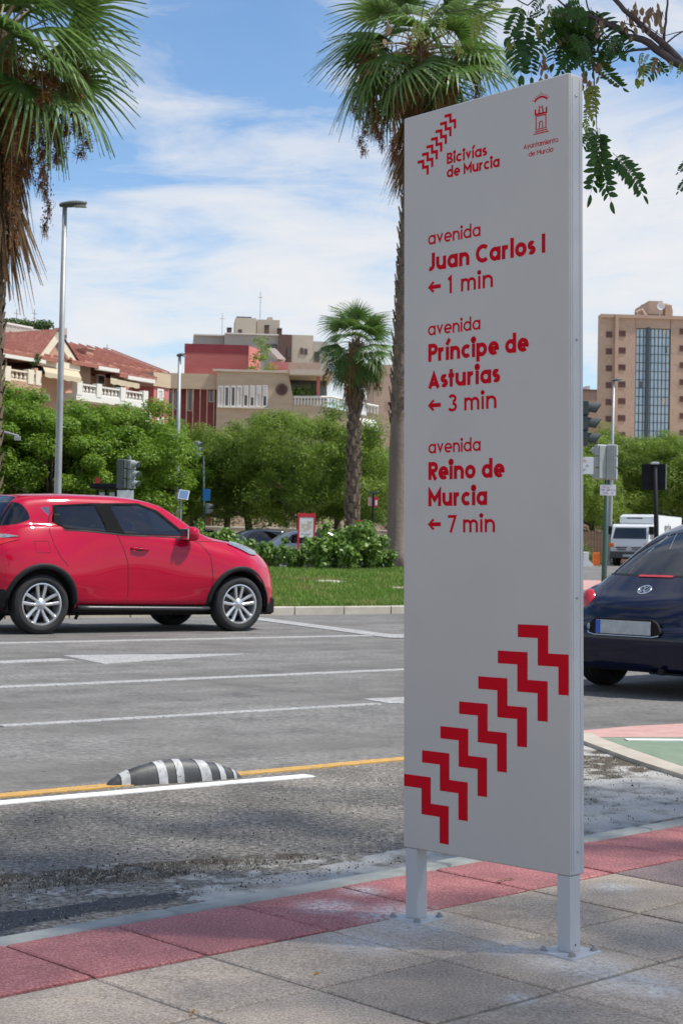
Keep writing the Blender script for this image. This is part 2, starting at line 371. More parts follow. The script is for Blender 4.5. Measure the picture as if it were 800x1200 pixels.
cement = mask([[(683, 864), (706, 876), (745, 884), (800, 902), (800, 960), (683, 985), (470, 1025), (380, 1045), (212, 1060), (225, 1046), (345, 1026), (473, 996), (520, 985), (600, 955), (660, 930)],
               [(800, 890), (1250, 960), (1400, 900), (1400, 800), (800, 960)]])
wisp = mask([[(-60, 1052), (30, 1049), (70, 1040), (110, 1042), (150, 1038), (205, 1036), (212, 1046), (150, 1052), (100, 1054), (40, 1062), (-60, 1070)],
             [(215, 1030), (260, 1023), (300, 1020), (345, 1008), (362, 1012), (330, 1020), (270, 1040), (215, 1044)],
             [(60, 1022), (125, 1010), (130, 1030), (80, 1036)], [(130, 1040), (250, 1020), (370, 1008), (473, 990), (473, 1003), (210, 1052)]])
tar = mask([[(-300, 1110), (0, 1074), (60, 1068), (120, 1058), (198, 1051), (206, 1056), (178, 1064), (0, 1096), (-300, 1150)]])
dirt = mask([[(620, 905), (683, 888), (705, 879), (720, 880), (737, 890), (765, 902), (792, 907), (777, 907), (752, 907), (720, 912), (683, 917), (610, 935)],
             [(0, 1031), (90, 1020), (140, 1012), (240, 1008), (300, 1004), (365, 1003), (350, 1010), (280, 1015), (220, 1030), (130, 1038), (0, 1046), (-200, 1075), (-200, 1055)]])
tt_ = (TT - 3.3)
cement = cement * np.clip(.82 + (fine - .5) * 1.8 + np.clip(.25 - tt_, 0, .25) * 2, 0, 1)
wisp = wisp * np.clip((fbm(X, Y, 16, 60) * .6 + fbm(X, Y, 30, 66) * .5 - .47) * 4, 0, .8)
tar = tar * 1.0
dirt = dirt * np.clip(.75 + (fbm(X, Y, 14, 80) - .45) * 3, 0, 1)
V = np.stack([X, Y, np.full(X.shape, 0.002) + .003 * (fine - .5) * (1 - tar) + .002 * tar], -1).reshape(-1, 3)
i = np.arange(ns_)[None, :] + np.arange(nt_)[:, None] * (ns_ + 1)
Fq = np.stack([i, i + 1, i + ns_ + 2, i + ns_ + 1], -1).reshape(-1, 4)
# only keep what lies on the near side of the yellow line
cx, cy = X[:-1, :-1], Y[:-1, :-1]; keep = (-cx * math.sin(A_R) + cy * math.cos(A_R)) < 6.00
keep = keep.ravel(); Fq = Fq[keep]
def worn_material():
    m = bpy.data.materials.new('worn_asphalt'); m.use_nodes = True; t = m.node_tree; b = t.nodes['Principled BSDF']; MAT['worn_asphalt'] = m
    b.inputs['Roughness'].default_value = .95
    g = N(t, 'ShaderNodeNewGeometry')
    n = inp(N(t, 'ShaderNodeTexNoise'), Scale=48.0, Detail=7.0, Roughness=.8); t.links.new(g.outputs['Position'], n.inputs['Vector'])
    r = ramp(t, [(.38, (.06, .054, .046)), (.5, (.185, .168, .142)), (.62, (.42, .39, .34))]); t.links.new(n.outputs[0], r.inputs[0])
    n2 = inp(N(t, 'ShaderNodeTexNoise'), Scale=2.2, Detail=6.0, Roughness=.65); t.links.new(g.outputs['Position'], n2.inputs['Vector'])
    r2 = ramp(t, [(.35, .62), (.65, 1.1)]); t.links.new(n2.outputs[0], r2.inputs[0])
    mu = N(t, 'ShaderNodeMix', data_type='RGBA', blend_type='MULTIPLY'); mu.inputs['Factor'].default_value = 1
    t.links.new(r.outputs[0], mu.inputs[6]); t.links.new(r2.outputs[0], mu.inputs[7]); cur = mu.outputs[2]
    def layer(cur, attr, ca, cb, sc_, edge=85.0, lo=-.12, hi=.38):
        at = N(t, 'ShaderNodeAttribute'); at.attribute_name = attr
        nn = inp(N(t, 'ShaderNodeTexNoise'), Scale=sc_, Detail=4.0, Roughness=.7); t.links.new(g.outputs['Position'], nn.inputs['Vector'])
        rr = ramp(t, [(.3, ca), (.7, cb)]); t.links.new(nn.outputs[0], rr.inputs[0])
        mx = N(t, 'ShaderNodeMix', data_type='RGBA'); 
        nf = inp(N(t, 'ShaderNodeTexNoise'), Scale=edge, Detail=8.0, Roughness=.75); t.links.new(g.outputs['Position'], nf.inputs['Vector'])
        sb = N(t, 'ShaderNodeMath', operation='MULTIPLY_ADD'); t.links.new(nf.outputs[0], sb.inputs[0]); sb.inputs[1].default_value = -1.5; t.links.new(at.outputs['Fac'], sb.inputs[2])
        sm = N(t, 'ShaderNodeMapRange'); t.links.new(sb.outputs[0], sm.inputs[0]); sm.inputs[1].default_value = lo; sm.inputs[2].default_value = hi
        t.links.new(sm.outputs[0], mx.inputs['Factor']); t.links.new(cur, mx.inputs[6]); t.links.new(rr.outputs[0], mx.inputs[7])
        return mx.outputs[2]
    cur = layer(cur, 'cement', (.36, .35, .325), (.50, .49, .455), 60, 70.0, -.5, .15)
    cur = layer(cur, 'dirt', (.035, .028, .02), (.12, .095, .065), 40, 45.0, -.55, .15)
    cur = layer(cur, 'wisp', (.48, .475, .45), (.56, .55, .51), 50, 60.0, -.35, .3)
    cur = layer(cur, 'tar', (.012, .013, .015), (.095, .098, .105), 80, 120.0, -.6, -.1)
    t.links.new(cur, b.inputs['Base Color'])
    nb = inp(N(t, 'ShaderNodeTexNoise'), Scale=130.0, Detail=3.0); t.links.new(g.outputs['Position'], nb.inputs['Vector'])
    bn = N(t, 'ShaderNodeBump'); bn.inputs['Strength'].default_value = .8; bn.inputs['Distance'].default_value = .006
    t.links.new(nb.outputs[0], bn.inputs['Height']); t.links.new(bn.outputs[0], b.inputs['Normal'])
worn_material()
ws = quickmesh('road_edge', V, Fq, 'worn_asphalt', smooth=True); struct(ws)
for nm, arr in (('cement', cement), ('wisp', wisp), ('tar', tar), ('dirt', dirt)):
    at = ws.data.attributes.new(nm, 'FLOAT', 'POINT'); at.data.foreach_set('value', arr.ravel().astype(np.float32))
# ---- painted markings: thin sheets from picture outlines laid on the road
def skirt(o, z):
    me = o.data; bm_ = bmesh.new(); bm_.from_mesh(me); bm_.faces.ensure_lookup_table(); f = bm_.faces[0]; vs = list(f.verts); lo = [bm_.verts.new(v.co - Vector((0, 0, z + .004))) for v in vs]; n = len(vs)
    for i in range(n): bm_.faces.new((vs[i], vs[(i+1) % n], lo[(i+1) % n], lo[i]))
    bm_.to_mesh(me); bm_.free()
def marking(pts, m, z=.004, name='road_marking', thick=.003):
    q = [G(x, y, z) for x, y in pts]; q = [Vector((p.x, p.y, z + gz(p.x, p.y))) for p in q]
    mb = MB(); n = len(q)
    mb.add(q, [tuple(range(n))]); o = mb.build(name, m); struct(o); skirt(o, z)
    me = o.data
    if me.polygons[0].normal.z < 0: me.flip_normals()
    return o
def line_m(x0, y0, x1, y1, w, m, z=.004, ext0=0, ext1=0, rough=0.0):
    a = G(x0, y0, z); b_ = G(x1, y1, z); d = (b_ - a).normalized(); a = a - d * ext0; b_ = b_ + d * ext1
    n = Vector((-d.y, d.x, 0)); L = (b_ - a).length; k = max(2, int(L / (.12 if rough else 2.0)))
    mb = MB(); vs = []; r = random.Random(int(x0 + y0))
    for i in range(k + 1):
        p = a + d * (L * i / k); j1, j2 = (r.uniform(-rough, rough), r.uniform(-rough, rough))
        for q in (p - n * (w/2 + j1), p + n * (w/2 + j2)): vs.append((q.x, q.y, z + gz(q.x, q.y)))
    mb.add(vs, [(2*i, 2*i+2, 2*i+3, 2*i+1) for i in range(k)]); lo = [(v[0], v[1], v[2] - z - .004) for v in vs]
    mb.add(vs + lo, [(2*i, 2*i+2, 2*k+2+2*i+2, 2*k+2+2*i) for i in range(k)] + [(2*i+1, 2*i+3, 2*k+2+2*i+3, 2*k+2+2*i+1) for i in range(k)]); o = mb.build('road_marking', m); struct(o); return o
line_m(0, 753.5, 441, 744.5, .22, 'road_paint', ext0=14, ext1=1.5)
line_m(0, 805, 471, 784.5, .16, 'road_paint', ext0=10, ext1=1.0)
line_m(0, 850.5, 444, 824.5, .10, 'road_paint', ext0=0, ext1=.0)
line_m(310, 726, 474, 747.5, .36, 'road_paint', z=.008, ext0=2)
line_m(-10, 776.3, 78, 772.5, .25, 'road_paint', ext0=2)
marking([(73, 768), (96, 767.5), (291, 766), (122, 778)], 'road_paint')
marking([(425, 819), (470, 817), (486, 817), (486, 825), (455, 824)], 'road_paint')
line_m(0, 932, 471, 888.8, .09, 'yellow_paint', z=.007, ext0=4, ext1=.12, rough=.003)
line_m(0, 940.5, 363, 908.5, .085, 'fresh_paint', z=.006, ext0=4, rough=.003)
# ---- bicycle lane crossing on the right
def flat(name, pts, m, z):
    mb = MB(); mb.add([G(x, y, z) for x, y in pts], [tuple(range(len(pts)))]); o = mb.build(name, m); struct(o); skirt(o, z)
    if o.data.polygons[0].normal.z < 0: o.data.flip_normals()
    return o
flat('bike_lane', [(640, 858), (683, 856), (740, 851), (900, 843), (1300, 838), (1300, 872), (900, 866), (800, 864), (703, 864), (680, 862)], 'pink_lane', .012)
flat('green_bike_lane', [(703, 864.3), (800, 864.3), (900, 866.3), (1300, 872.3), (1300, 1000), (900, 925), (800, 898), (735, 876)], 'green_lane', .014)
line_m(733, 866.5, 800, 867, .07, 'fresh_paint', z=.019, ext1=1.5, rough=.001)
flat('lane_edging', [(683, 859), (692, 858.6), (703, 864.4), (735, 876.2), (800, 898.4), (900, 926), (1300, 1001), (1300, 1040), (900, 944), (800, 908), (737, 888), (683, 868), (640, 868), (640, 862)], 'beige_concrete', .022)
# ================================================================== the pavement, slab by slab
def tile_material(name, ca, cb, cc, dust):
    m = bpy.data.materials.new(name); m.use_nodes = True; t = m.node_tree; b = t.nodes['Principled BSDF']; MAT[name] = m
    b.inputs['Roughness'].default_value = .85
    g = N(t, 'ShaderNodeNewGeometry')
    n = inp(N(t, 'ShaderNodeTexNoise'), Scale=150.0, Detail=3.0, Roughness=.75); t.links.new(g.outputs['Position'], n.inputs['Vector'])
    r = ramp(t, [(.38, ca), (.5, cb), (.62, cc)]); t.links.new(n.outputs[0], r.inputs[0])
    n2 = inp(N(t, 'ShaderNodeTexNoise'), Scale=3.0, Detail=6.0, Roughness=.65); t.links.new(g.outputs['Position'], n2.inputs['Vector'])
    r2 = ramp(t, [(.35, .74), (.65, 1.08)]); t.links.new(n2.outputs[0], r2.inputs[0])
    oi = N(t, 'ShaderNodeObjectInfo'); mr2 = N(t, 'ShaderNodeMapRange'); t.links.new(oi.outputs['Random'], mr2.inputs[0]); mr2.inputs[3].default_value = .86; mr2.inputs[4].default_value = 1.12
    mm2 = N(t, 'ShaderNodeMath', operation='MULTIPLY'); t.links.new(r2.outputs[0], mm2.inputs[0]); t.links.new(mr2.outputs[0], mm2.inputs[1])
    mu = N(t, 'ShaderNodeMix', data_type='RGBA', blend_type='MULTIPLY'); mu.inputs['Factor'].default_value = 1
    t.links.new(r.outputs[0], mu.inputs[6]); t.links.new(mm2.outputs[0], mu.inputs[7]); cur = mu.outputs[2]
    # cement dust left from fixing the posts, and a few powdery patches
    tot = None
    for (px, py, rad) in dust:
        c = G(px, py, PV); vd = N(t, 'ShaderNodeVectorMath', operation='DISTANCE'); vd.inputs[1].default_value = c; t.links.new(g.outputs['Position'], vd.inputs[0])
        q = N(t, 'ShaderNodeMapRange'); q.interpolation_type = 'SMOOTHSTEP'; t.links.new(vd.outputs['Value'], q.inputs[0]); q.inputs[1].default_value = rad; q.inputs[2].default_value = rad * .15; q.inputs[3].default_value = 0; q.inputs[4].default_value = 1
        if tot is None: tot = q.outputs[0]
        else:
            mxx = N(t, 'ShaderNodeMath', operation='MAXIMUM'); t.links.new(tot, mxx.inputs[0]); t.links.new(q.outputs[0], mxx.inputs[1]); tot = mxx.outputs[0]
    nd = inp(N(t, 'ShaderNodeTexNoise'), Scale=60.0, Detail=8.0, Roughness=.85); t.links.new(g.outputs['Position'], nd.inputs['Vector'])
    rd_ = ramp(t, [(.42, 0.0), (.58, 1.0)]); t.links.new(nd.outputs[0], rd_.inputs[0])
    mq = N(t, 'ShaderNodeMath', operation='MULTIPLY'); t.links.new(tot, mq.inputs[0]); t.links.new(rd_.outputs[0], mq.inputs[1])
    mq2 = N(t, 'ShaderNodeMath', operation='MULTIPLY'); t.links.new(mq.outputs[0], mq2.inputs[0]); mq2.inputs[1].default_value = .95
    mx = N(t, 'ShaderNodeMix', data_type='RGBA'); t.links.new(mq2.outputs[0], mx.inputs['Factor']); t.links.new(cur, mx.inputs[6]); mx.inputs[7].default_value = (.66, .65, .62, 1)
    t.links.new(mx.outputs[2], b.inputs['Base Color'])
    nb = inp(N(t, 'ShaderNodeTexNoise'), Scale=170.0, Detail=3.0); t.links.new(g.outputs['Position'], nb.inputs['Vector'])
    bn = N(t, 'ShaderNodeBump'); bn.inputs['Strength'].default_value = .55; bn.inputs['Distance'].default_value = .004
    t.links.new(nb.outputs[0], bn.inputs['Height']); t.links.new(bn.outputs[0], b.inputs['Normal'])
DUST = [(482, 1085, .16), (667, 1128, .17), (600, 1112, .13), (735, 1150, .16), (770, 1160, .1), (470, 1068, .15), (455, 1072, .14), (385, 1062, .13), (430, 1105, .16), (690, 1135, .15), (610, 1170, .06), (425, 1044, .09), (720, 1040, .10)]
tile_material('grey_slab', (.34, .26, .188), (.505, .41, .315), (.66, .555, .445), DUST)
tile_material('red_slab', (.32, .10, .095), (.45, .155, .148), (.57, .28, .26), DUST)
tile_material('grimy_slab', (.19, .13, .11), (.34, .24, .21), (.47, .37, .33), DUST)
mb = MB()
pv = struct(bpy.data.objects.new('pavement', None)); COL.objects.link(pv)
q = [PP(-40, -30, .0935), PP(60, -30, .0935), PP(60, 3.24, .0935), PP(-40, 3.24, .0935)]
mb = MB(); mb.add(q, [(0, 1, 2, 3)]); mb.build('bedding', 'mortar', pv)
cols = [2.028 - .377 * k for k in range(12, 0, -1)] + [2.028, 2.334, 2.716, 3.09, 3.465] + [3.465 + .377 * k for k in range(1, 14)]
rows = [3.236, 2.872, 2.512, 2.176, 1.826, 1.476, 1.126, .776]
r = random.Random(3)
for ri in range(len(rows) - 1):
    t1, t0 = rows[ri], rows[ri + 1]
    for ci in range(len(cols) - 1):
        s0, s1 = cols[ci], cols[ci + 1]
        if ri > 3 and (s0 > 5 or s0 < 0): continue
        g_ = .0052 + r.uniform(-.0014, .0018); zt = PV + r.uniform(-.0022, .0022) - (.001 if ri else 0)
        mb = MB(); c = .0055; tilt = [r.uniform(-.001, .001) for _ in range(4)]
        cs = [(s0 + g_, t0 + g_), (s1 - g_, t0 + g_), (s1 - g_, t1 - g_), (s0 + g_, t1 - g_)]
        ci_ = [(s0 + g_ + c, t0 + g_ + c), (s1 - g_ - c, t0 + g_ + c), (s1 - g_ - c, t1 - g_ - c), (s0 + g_ + c, t1 - g_ - c)]
        vs = [PP(a, b_, .08) for a, b_ in cs] + [PP(a, b_, zt - .003 + tl) for (a, b_), tl in zip(cs, tilt)] + [PP(a, b_, zt + tl) for (a, b_), tl in zip(ci_, tilt)]
        fs = [(8, 9, 10, 11)] + [(i, (i+1) % 4, 4 + (i+1) % 4, 4 + i) for i in range(4)] + [(4 + i, 4 + (i+1) % 4, 8 + (i+1) % 4, 8 + i) for i in range(4)]
        mb.add(vs, fs)
        red = ri == 0
        grim = (not red) and ri == 1 and s0 > 3.8 and s0 < 4.2
        mb.build('red_paving_slab' if red else 'paving_slab', 'red_slab' if red else ('grimy_slab' if grim else 'grey_slab'), pv)
# kerb stones along the near edge
kb = struct(bpy.data.objects.new('kerb', None)); COL.objects.link(kb)
ks = [2.545 - 1.0 * k for k in range(6, 0, -1)] + [2.545] + [2.545 + 1.0 * k for k in range(1, 9)]
for a, b_ in zip(ks, ks[1:]):
    mb = MB(); M = Matrix.Rotation(A_P, 4, 'Z'); mb.box(a + .003, b_ - .003, 3.241, 3.315, -.1, PV + r.uniform(-.001, .002), M=M, bev=.008); mb.build('kerb_stone', 'kerb_stone', kb)

mat('window_trim', (.012, .013, .014), rough=.9, spec=.08)
# ================================================================== lettering: a geometric sans drawn as strokes (cap height 1)
def arc(cx, cy, rx, ry, a0, a1, n=18):
    return [(cx + rx * math.cos(R(a0 + (a1 - a0) * i / n)), cy + ry * math.sin(R(a0 + (a1 - a0) * i / n))) for i in range(n + 1)]
def glyph(ch, w):
    h = w / 2; X = .74; ro = X / 2 + .005; rc = ro - h; cy = X / 2; AS = 1.06
    O = lambda cx: (arc(cx, cy, rc, rc, 0, 360, 28)[:-1], True)
    acc = lambda x: ([(x - .05, X + .10), (x + .17, X + .42)], False)
    if ch == ' ': return [], .27
    if ch == 'o': return [O(ro)], 2 * ro
    if ch == 'a': return [O(ro), ([(2*ro - h, 0), (2*ro - h, X)], False)], 2 * ro
    if ch == 'd': return [O(ro), ([(2*ro - h, 0), (2*ro - h, AS)], False)], 2 * ro
    if ch == 'p': return [O(ro), ([(h, -.27), (h, X)], False)], 2 * ro
    if ch == 'e': return [([(w * .9, cy - .01), (2*ro - h, cy - .01)] + arc(ro, cy, rc, rc, 4, 312, 26), False)], 2 * ro - .02
    if ch == 'c': return [(arc(ro, cy, rc, rc, 48, 312, 22), False)], 2 * ro - .08
    if ch == 'n': a = .27 - h * .2; return [([(h, 0), (h, X)], False), (arc(h + a, X - h - a, a, a, 180, 0, 16) + [(h + 2*a, 0)], False)], 2 * a + w
    if ch == 'u': a = .27 - h * .2; return [([(h, X), (h, h + a)] + arc(h + a, h + a, a, a, 180, 360, 16)[1:], False), ([(h + 2*a, X), (h + 2*a, 0)], False)], 2 * a + w
    if ch == 'm':
        a = .215 - h * .1
        return [([(h, 0), (h, X)], False), (arc(h + a, X - h - a, a, a, 180, 0, 14) + [(h + 2*a, 0)], False), (arc(h + 3*a, X - h - a, a, a, 180, 0, 14) + [(h + 4*a, 0)], False)], 4 * a + w
    if ch == 'r': a = .26 - h * .2; return [([(h, 0), (h, X)], False), (arc(h + a, X - h - a, a, a, 180, 78, 8), False)], a + w + .02
    if ch in 'ií':
        d = [([(h, 0), (h, X)], False)]
        if ch == 'i': rr = w * .33; d.append((arc(h, X + .2, rr, rr, 0, 360, 12)[:-1], True))
        else: d.append(acc(h))
        return d, w
    if ch == 'l': return [([(h, 0), (h, AS)], False)], w
    if ch == 's':
        a = (X - w) / 4
        return [(arc(.24, X - h - a, .175 - h * .3, a, 35, 270, 14) + arc(.24, h + a, .185 - h * .3, a, 90, -145, 14)[1:], False)], .46
    if ch == 'v': return [([(h * .9, X), (.31, w * 1.15), (.62 - h * .9, X)], False)], .62
    if ch == 'y': return [([(h * .9, X), (.31, h * 1.0)], False), ([(.62 - h * .9, X), (.31 - .13, -.27)], False)], .62
    if ch == 't': return [([(.19, 0), (.19, .97)], False), ([(.0, X - h), (.4, X - h)], False)], .4
    if ch == 'I': return [([(h, 0), (h, 1)], False)], w
    if ch == 'J': a = .25 - h * .4; return [([(.5 - h, 1), (.5 - h, h + a)] + arc(.5 - h - a, h + a, a, a, 0, -118, 12)[1:], False)], .5
    if ch == 'C': return [(arc(.5, .5, .5 - h, .5 - h, 47, 313, 30), False)], .86
    if ch == 'P': return [([(h, 0), (h, 1)], False), ([(h, 1 - h), (.36, 1 - h)] + arc(.36, .68, .27 - h * .4, .32 - h, 90, -90, 14)[1:-1] + [(.36, .36 + h), (h, .36 + h)], False)], .64
    if ch == 'R': return [([(h, 0), (h, 1)], False), ([(h, 1 - h), (.37, 1 - h)] + arc(.37, .69, .27 - h * .4, .31 - h, 90, -90, 14)[1:-1] + [(.37, .38 + h), (h, .38 + h)], False), ([(.3, .42), (.62 - h * .6, 0)], False)], .66
    if ch == 'B': return [([(h, 0), (h, 1)], False), ([(h, 1 - h), (.34, 1 - h)] + arc(.34, .745, .23 - h * .4, .255 - h, 90, -90, 12)[1:-1] + [(.34, .49 + h * .1), (h, .49 + h * .1)], False),
                         ([(.34, .53 - h * .1)] + arc(.36, .27, .27 - h * .4, .27 - h, 90, -90, 12)[1:-1] + [(.36, h), (h, h)], False)], .66
    if ch == 'A': return [([(h * .8, 0), (.4, 1 - w * 1.15), (.8 - h * .8, 0)], False), ([(.2, .24), (.6, .24)], False)], .8
    if ch == 'M': return [([(h, 0), (h, 1 - w * .85), (.47, .36), (.94 - h, 1 - w * .85), (.94 - h, 0)], False)], .94
    if ch == '1': return [([(.02, .8), (.25 - h, 1 - h * .8), (.25 - h, 0)], False)], .27
    if ch == '3': a = .25; return [(arc(.27, .745, .22 - h * .3, .255 - h, 155, -80, 14) , False), (arc(.27, .275, .25 - h * .3, .275 - h, 85, -155, 16), False)], .53
    if ch == '7': return [([(0, 1 - h), (.5, 1 - h), (.17, 0)], False)], .52
    return [], .3
def strip(pts, closed, w):
    """a stroke of width w as a mitred quad strip"""
    n = len(pts); L, Rr = [], []
    for i in range(n):
        p = Vector(pts[i]); a = Vector(pts[(i-1) % n]) if (closed or i > 0) else None; b_ = Vector(pts[(i+1) % n]) if (closed or i < n-1) else None
        d1 = (p - a).normalized() if a is not None else (b_ - p).normalized(); d2 = (b_ - p).normalized() if b_ is not None else d1
        t = (d1 + d2); t = t.normalized() if t.length > 1e-6 else d1; nn = Vector((-t.y, t.x)); c = max(.35, nn.dot(Vector((-d1.y, d1.x))))
        L.append(p + nn * (w / 2 / c)); Rr.append(p - nn * (w / 2 / c))
    vs = []; 
    for a, b_ in zip(L, Rr): vs += [a, b_]
    m = n if closed else n - 1
    return vs, [(2*i, 2*i+1, (2*((i+1) % n))+1, 2*((i+1) % n)) for i in range(m)]
def text_strokes(text, w, gap):
    x = 0; out = []
    for k, ch in enumerate(text):
        st, adv = glyph(ch, w)
        for pts, cl in st: out.append(([(px + x, py) for px, py in pts], cl))
        x += adv + gap
    return out, x - gap
def letter_mesh(mb, text, u0, z0, cap, width, w, y, gap=.13, fn=None):
    """text on a plane: u to the right, z up, printed at offset y"""
    st, tw = text_strokes(text, w, gap); sx = width / (tw * cap)
    for k, (pts, cl) in enumerate(st):
        q = [(px * cap * sx, py * cap) for px, py in pts]
        vs, fs = strip(q, cl, w * cap)
        dd = y - .00004 * (k % 7)
        mb.add([(fn or (lambda a, b_, c: (a, c, b_)))(u0 + v.x, z0 + v.y, dd) for v in vs], fs)
def poly_mesh(mb, pts, y, fn=None):
    mb.add([(fn or (lambda a, b_, c: (a, c, b_)))(u, z, y) for u, z in pts], [tuple(range(len(pts)))])
def inside_px(poly, x, y):
    c = False; n = len(poly)
    for i in range(n):
        x1, y1 = poly[i]; x2, y2 = poly[(i+1) % n]
        if (y1 > y) != (y2 > y) and x < (x2 - x1) * (y - y1) / (y2 - y1) + x1: c = not c
    return c
mat('grit_dark', (.03, .027, .022), (.08, .07, .055), rough=.95, scale=40, coords='World'); mat('grit_pale', (.3, .27, .22), (.42, .38, .31), rough=.95, scale=40, coords='World')
# ================================================================== the wayfinding totem
W_ = .5205; SA = R(-45.2)
corner = G(668, 1121, PV)
sgn = thing('street_sign', 'tall pale grey totem sign with red avenue names, standing on two posts on the pavement', 'sign', (corner.x, corner.y, PV))
# local frame: x to the viewer's right along the panel (right front corner at x=0), -y to the viewer, z up; leans a hair
sgn.rotation_euler = (Matrix.Rotation(-R(1.0), 3, 'Y') @ Matrix.Rotation(SA, 3, 'Z')).to_euler()
TH = .052
def U(u): return u - W_            # u from the left edge
mb = MB(); mb.box(-W_, 0, 0, TH, .181, 2.031, bev=.003); mb.v = [(x, y, z + (.0095 * (x + W_) / W_ if z > 2 else 0)) for x, y, z in mb.v]
panel = mb.build('panel', ['sign_paint'], sgn)
mb = MB(); mb.box(-.0035, .0012, .0045, TH - .0045, .1835, 2.0375, bev=.001)
mb.box(.0005, .0022, .011, .0135, .19, 2.03); mb.box(.0005, .0022, .039, .0415, .19, 2.03); mb.build('edge_profile', 'sign_edge', sgn)
# tiny rivets on the edge profile
mb = MB()
for z in (.235, 1.99, 1.42, .82): mb.lathe([(0, .003), (.0028, .0025), (.003, 0)], 8, M=Matrix.Translation((.0012, TH/2, z)) @ Matrix.Rotation(R(90), 4, 'Y'))
mb.build('edge_screw', 'steel_bolt', sgn, smooth=True)
def foot_post(x0):
    mb = MB(); mb.box(x0, x0 + .037, .0008, .0385, .006, .1805, bev=.0015); p = mb.build('post', 'sign_edge', sgn)
    mb = MB(); mb.box(x0 - .034, x0 + .071, -.034, .073, -.003, .0065, bev=.002); b_ = mb.build('base_plate', 'sign_edge', sgn)
    for dx_, dy_ in ((-.022, -.022), (.059, -.022), (.059, .061), (-.022, .061)):
        mb = MB(); mb.lathe([(.0, .0195), (.004, .0195), (.0045, .017), (.0045, .0135), (.0085, .0135), (.0085, .0085), (.0105, .0085), (.0105, .0065)], 6, M=Matrix.Translation((x0 + dx_, dy_, 0)))
        mb.build('bolt', 'steel_bolt', b_)
foot_post(-.038); foot_post(-W_ + .006)
mb = MB(); mb.lathe([(0, .0012), (.002, .001), (.002, 0)], 8, M=Matrix.Translation((-.0004, .02, .022)) @ Matrix.Rotation(R(90), 4, 'Y')); mb.build('drain_hole', 'signal_dark', sgn)
ZG = [(0, 0), (.0903, 0), (.0903, -.0650), (.1495, -.0650), (.1495, -.1590), (.1200, -.1590), (.1200, -.0945), (.0595, -.0945), (.0595, -.0303), (0, -.0303)]
for k in range(7):
    mb = MB(); u0 = .0008 + k * .0612; z0 = .3655 + k * .0649
    poly_mesh(mb, [(U(min(u0 + a, W_ - .0008)), z0 + b_) for a, b_ in ZG], -.0006); mb.build('zigzag_stripe', 'sign_red', sgn)
q = .253
for k in range(7):
    mb = MB(); u0 = .0460 + k * .01515; z0 = 1.9140 + k * .01665
    poly_mesh(mb, [(U(u0 + a * q), z0 + b_ * q) for a, b_ in ZG], -.0006); mb.build('logo_zigzag', 'sign_red', sgn)
def line(text, u, z, cap, width, w, gap=.085, part='lettering'):
    mb = MB(); letter_mesh(mb, text, U(u), z, cap, width, w, -.0005, gap); o = mb.build(part, 'sign_red', sgn); o['label'] = 'red lettering reading "%s"' % text
RG, BD, MD = .15, .23, .165
line('Bicivías', .1441, 1.8890, .0275, .1290, .20); line('de Murcia', .1441, 1.8548, .0275, .1690, .20)
line('Ayuntamiento', .3866, 1.8833, .0120, .1036, .135); line('de Murcia', .4021, 1.8632, .0118, .0725, .135)
line('avenida', .0815, 1.6953, .0325, .1715, RG, .11); line('Juan Carlos I', .0815, 1.6290, .0452, .3700, BD)
line('1', .1475, 1.5660, .0430, .0150, MD); line('min', .1900, 1.5660, .0430, .1025, MD, .13)
line('avenida', .0815, 1.4672, .0325, .1710, RG, .11); line('Príncipe de', .0825, 1.4012, .0450, .3180, BD); line('Asturias', .0825, 1.3340, .0450, .2300, BD)
line('3', .1480, 1.2722, .0430, .0275, MD); line('min', .2005, 1.2722, .0430, .1028, MD, .13)
line('avenida', .0830, 1.1715, .0325, .1700, RG, .11); line('Reino de', .0830, 1.1052, .0450, .2440, BD); line('Murcia', .0828, 1.0395, .0450, .1910, BD)
line('7', .1480, .9738, .0430, .0250, MD); line('min', .1965, .9738, .0430, .1020, MD, .13)
for zc_ in (1.5880, 1.2915, .9945):
    mb = MB(); u0 = U(.0812)
    poly_mesh(mb, [(u0, zc_), (u0 + .0165, zc_ + .0148), (u0 + .0225, zc_ + .0098), (u0 + .0135, zc_ + .005), (u0 + .0427, zc_ + .005), (u0 + .0427, zc_ - .005), (u0 + .0135, zc_ - .005), (u0 + .0225, zc_ - .0098), (u0 + .0165, zc_ - .0148)], -.0006)
    mb.build('arrow', 'sign_red', sgn)
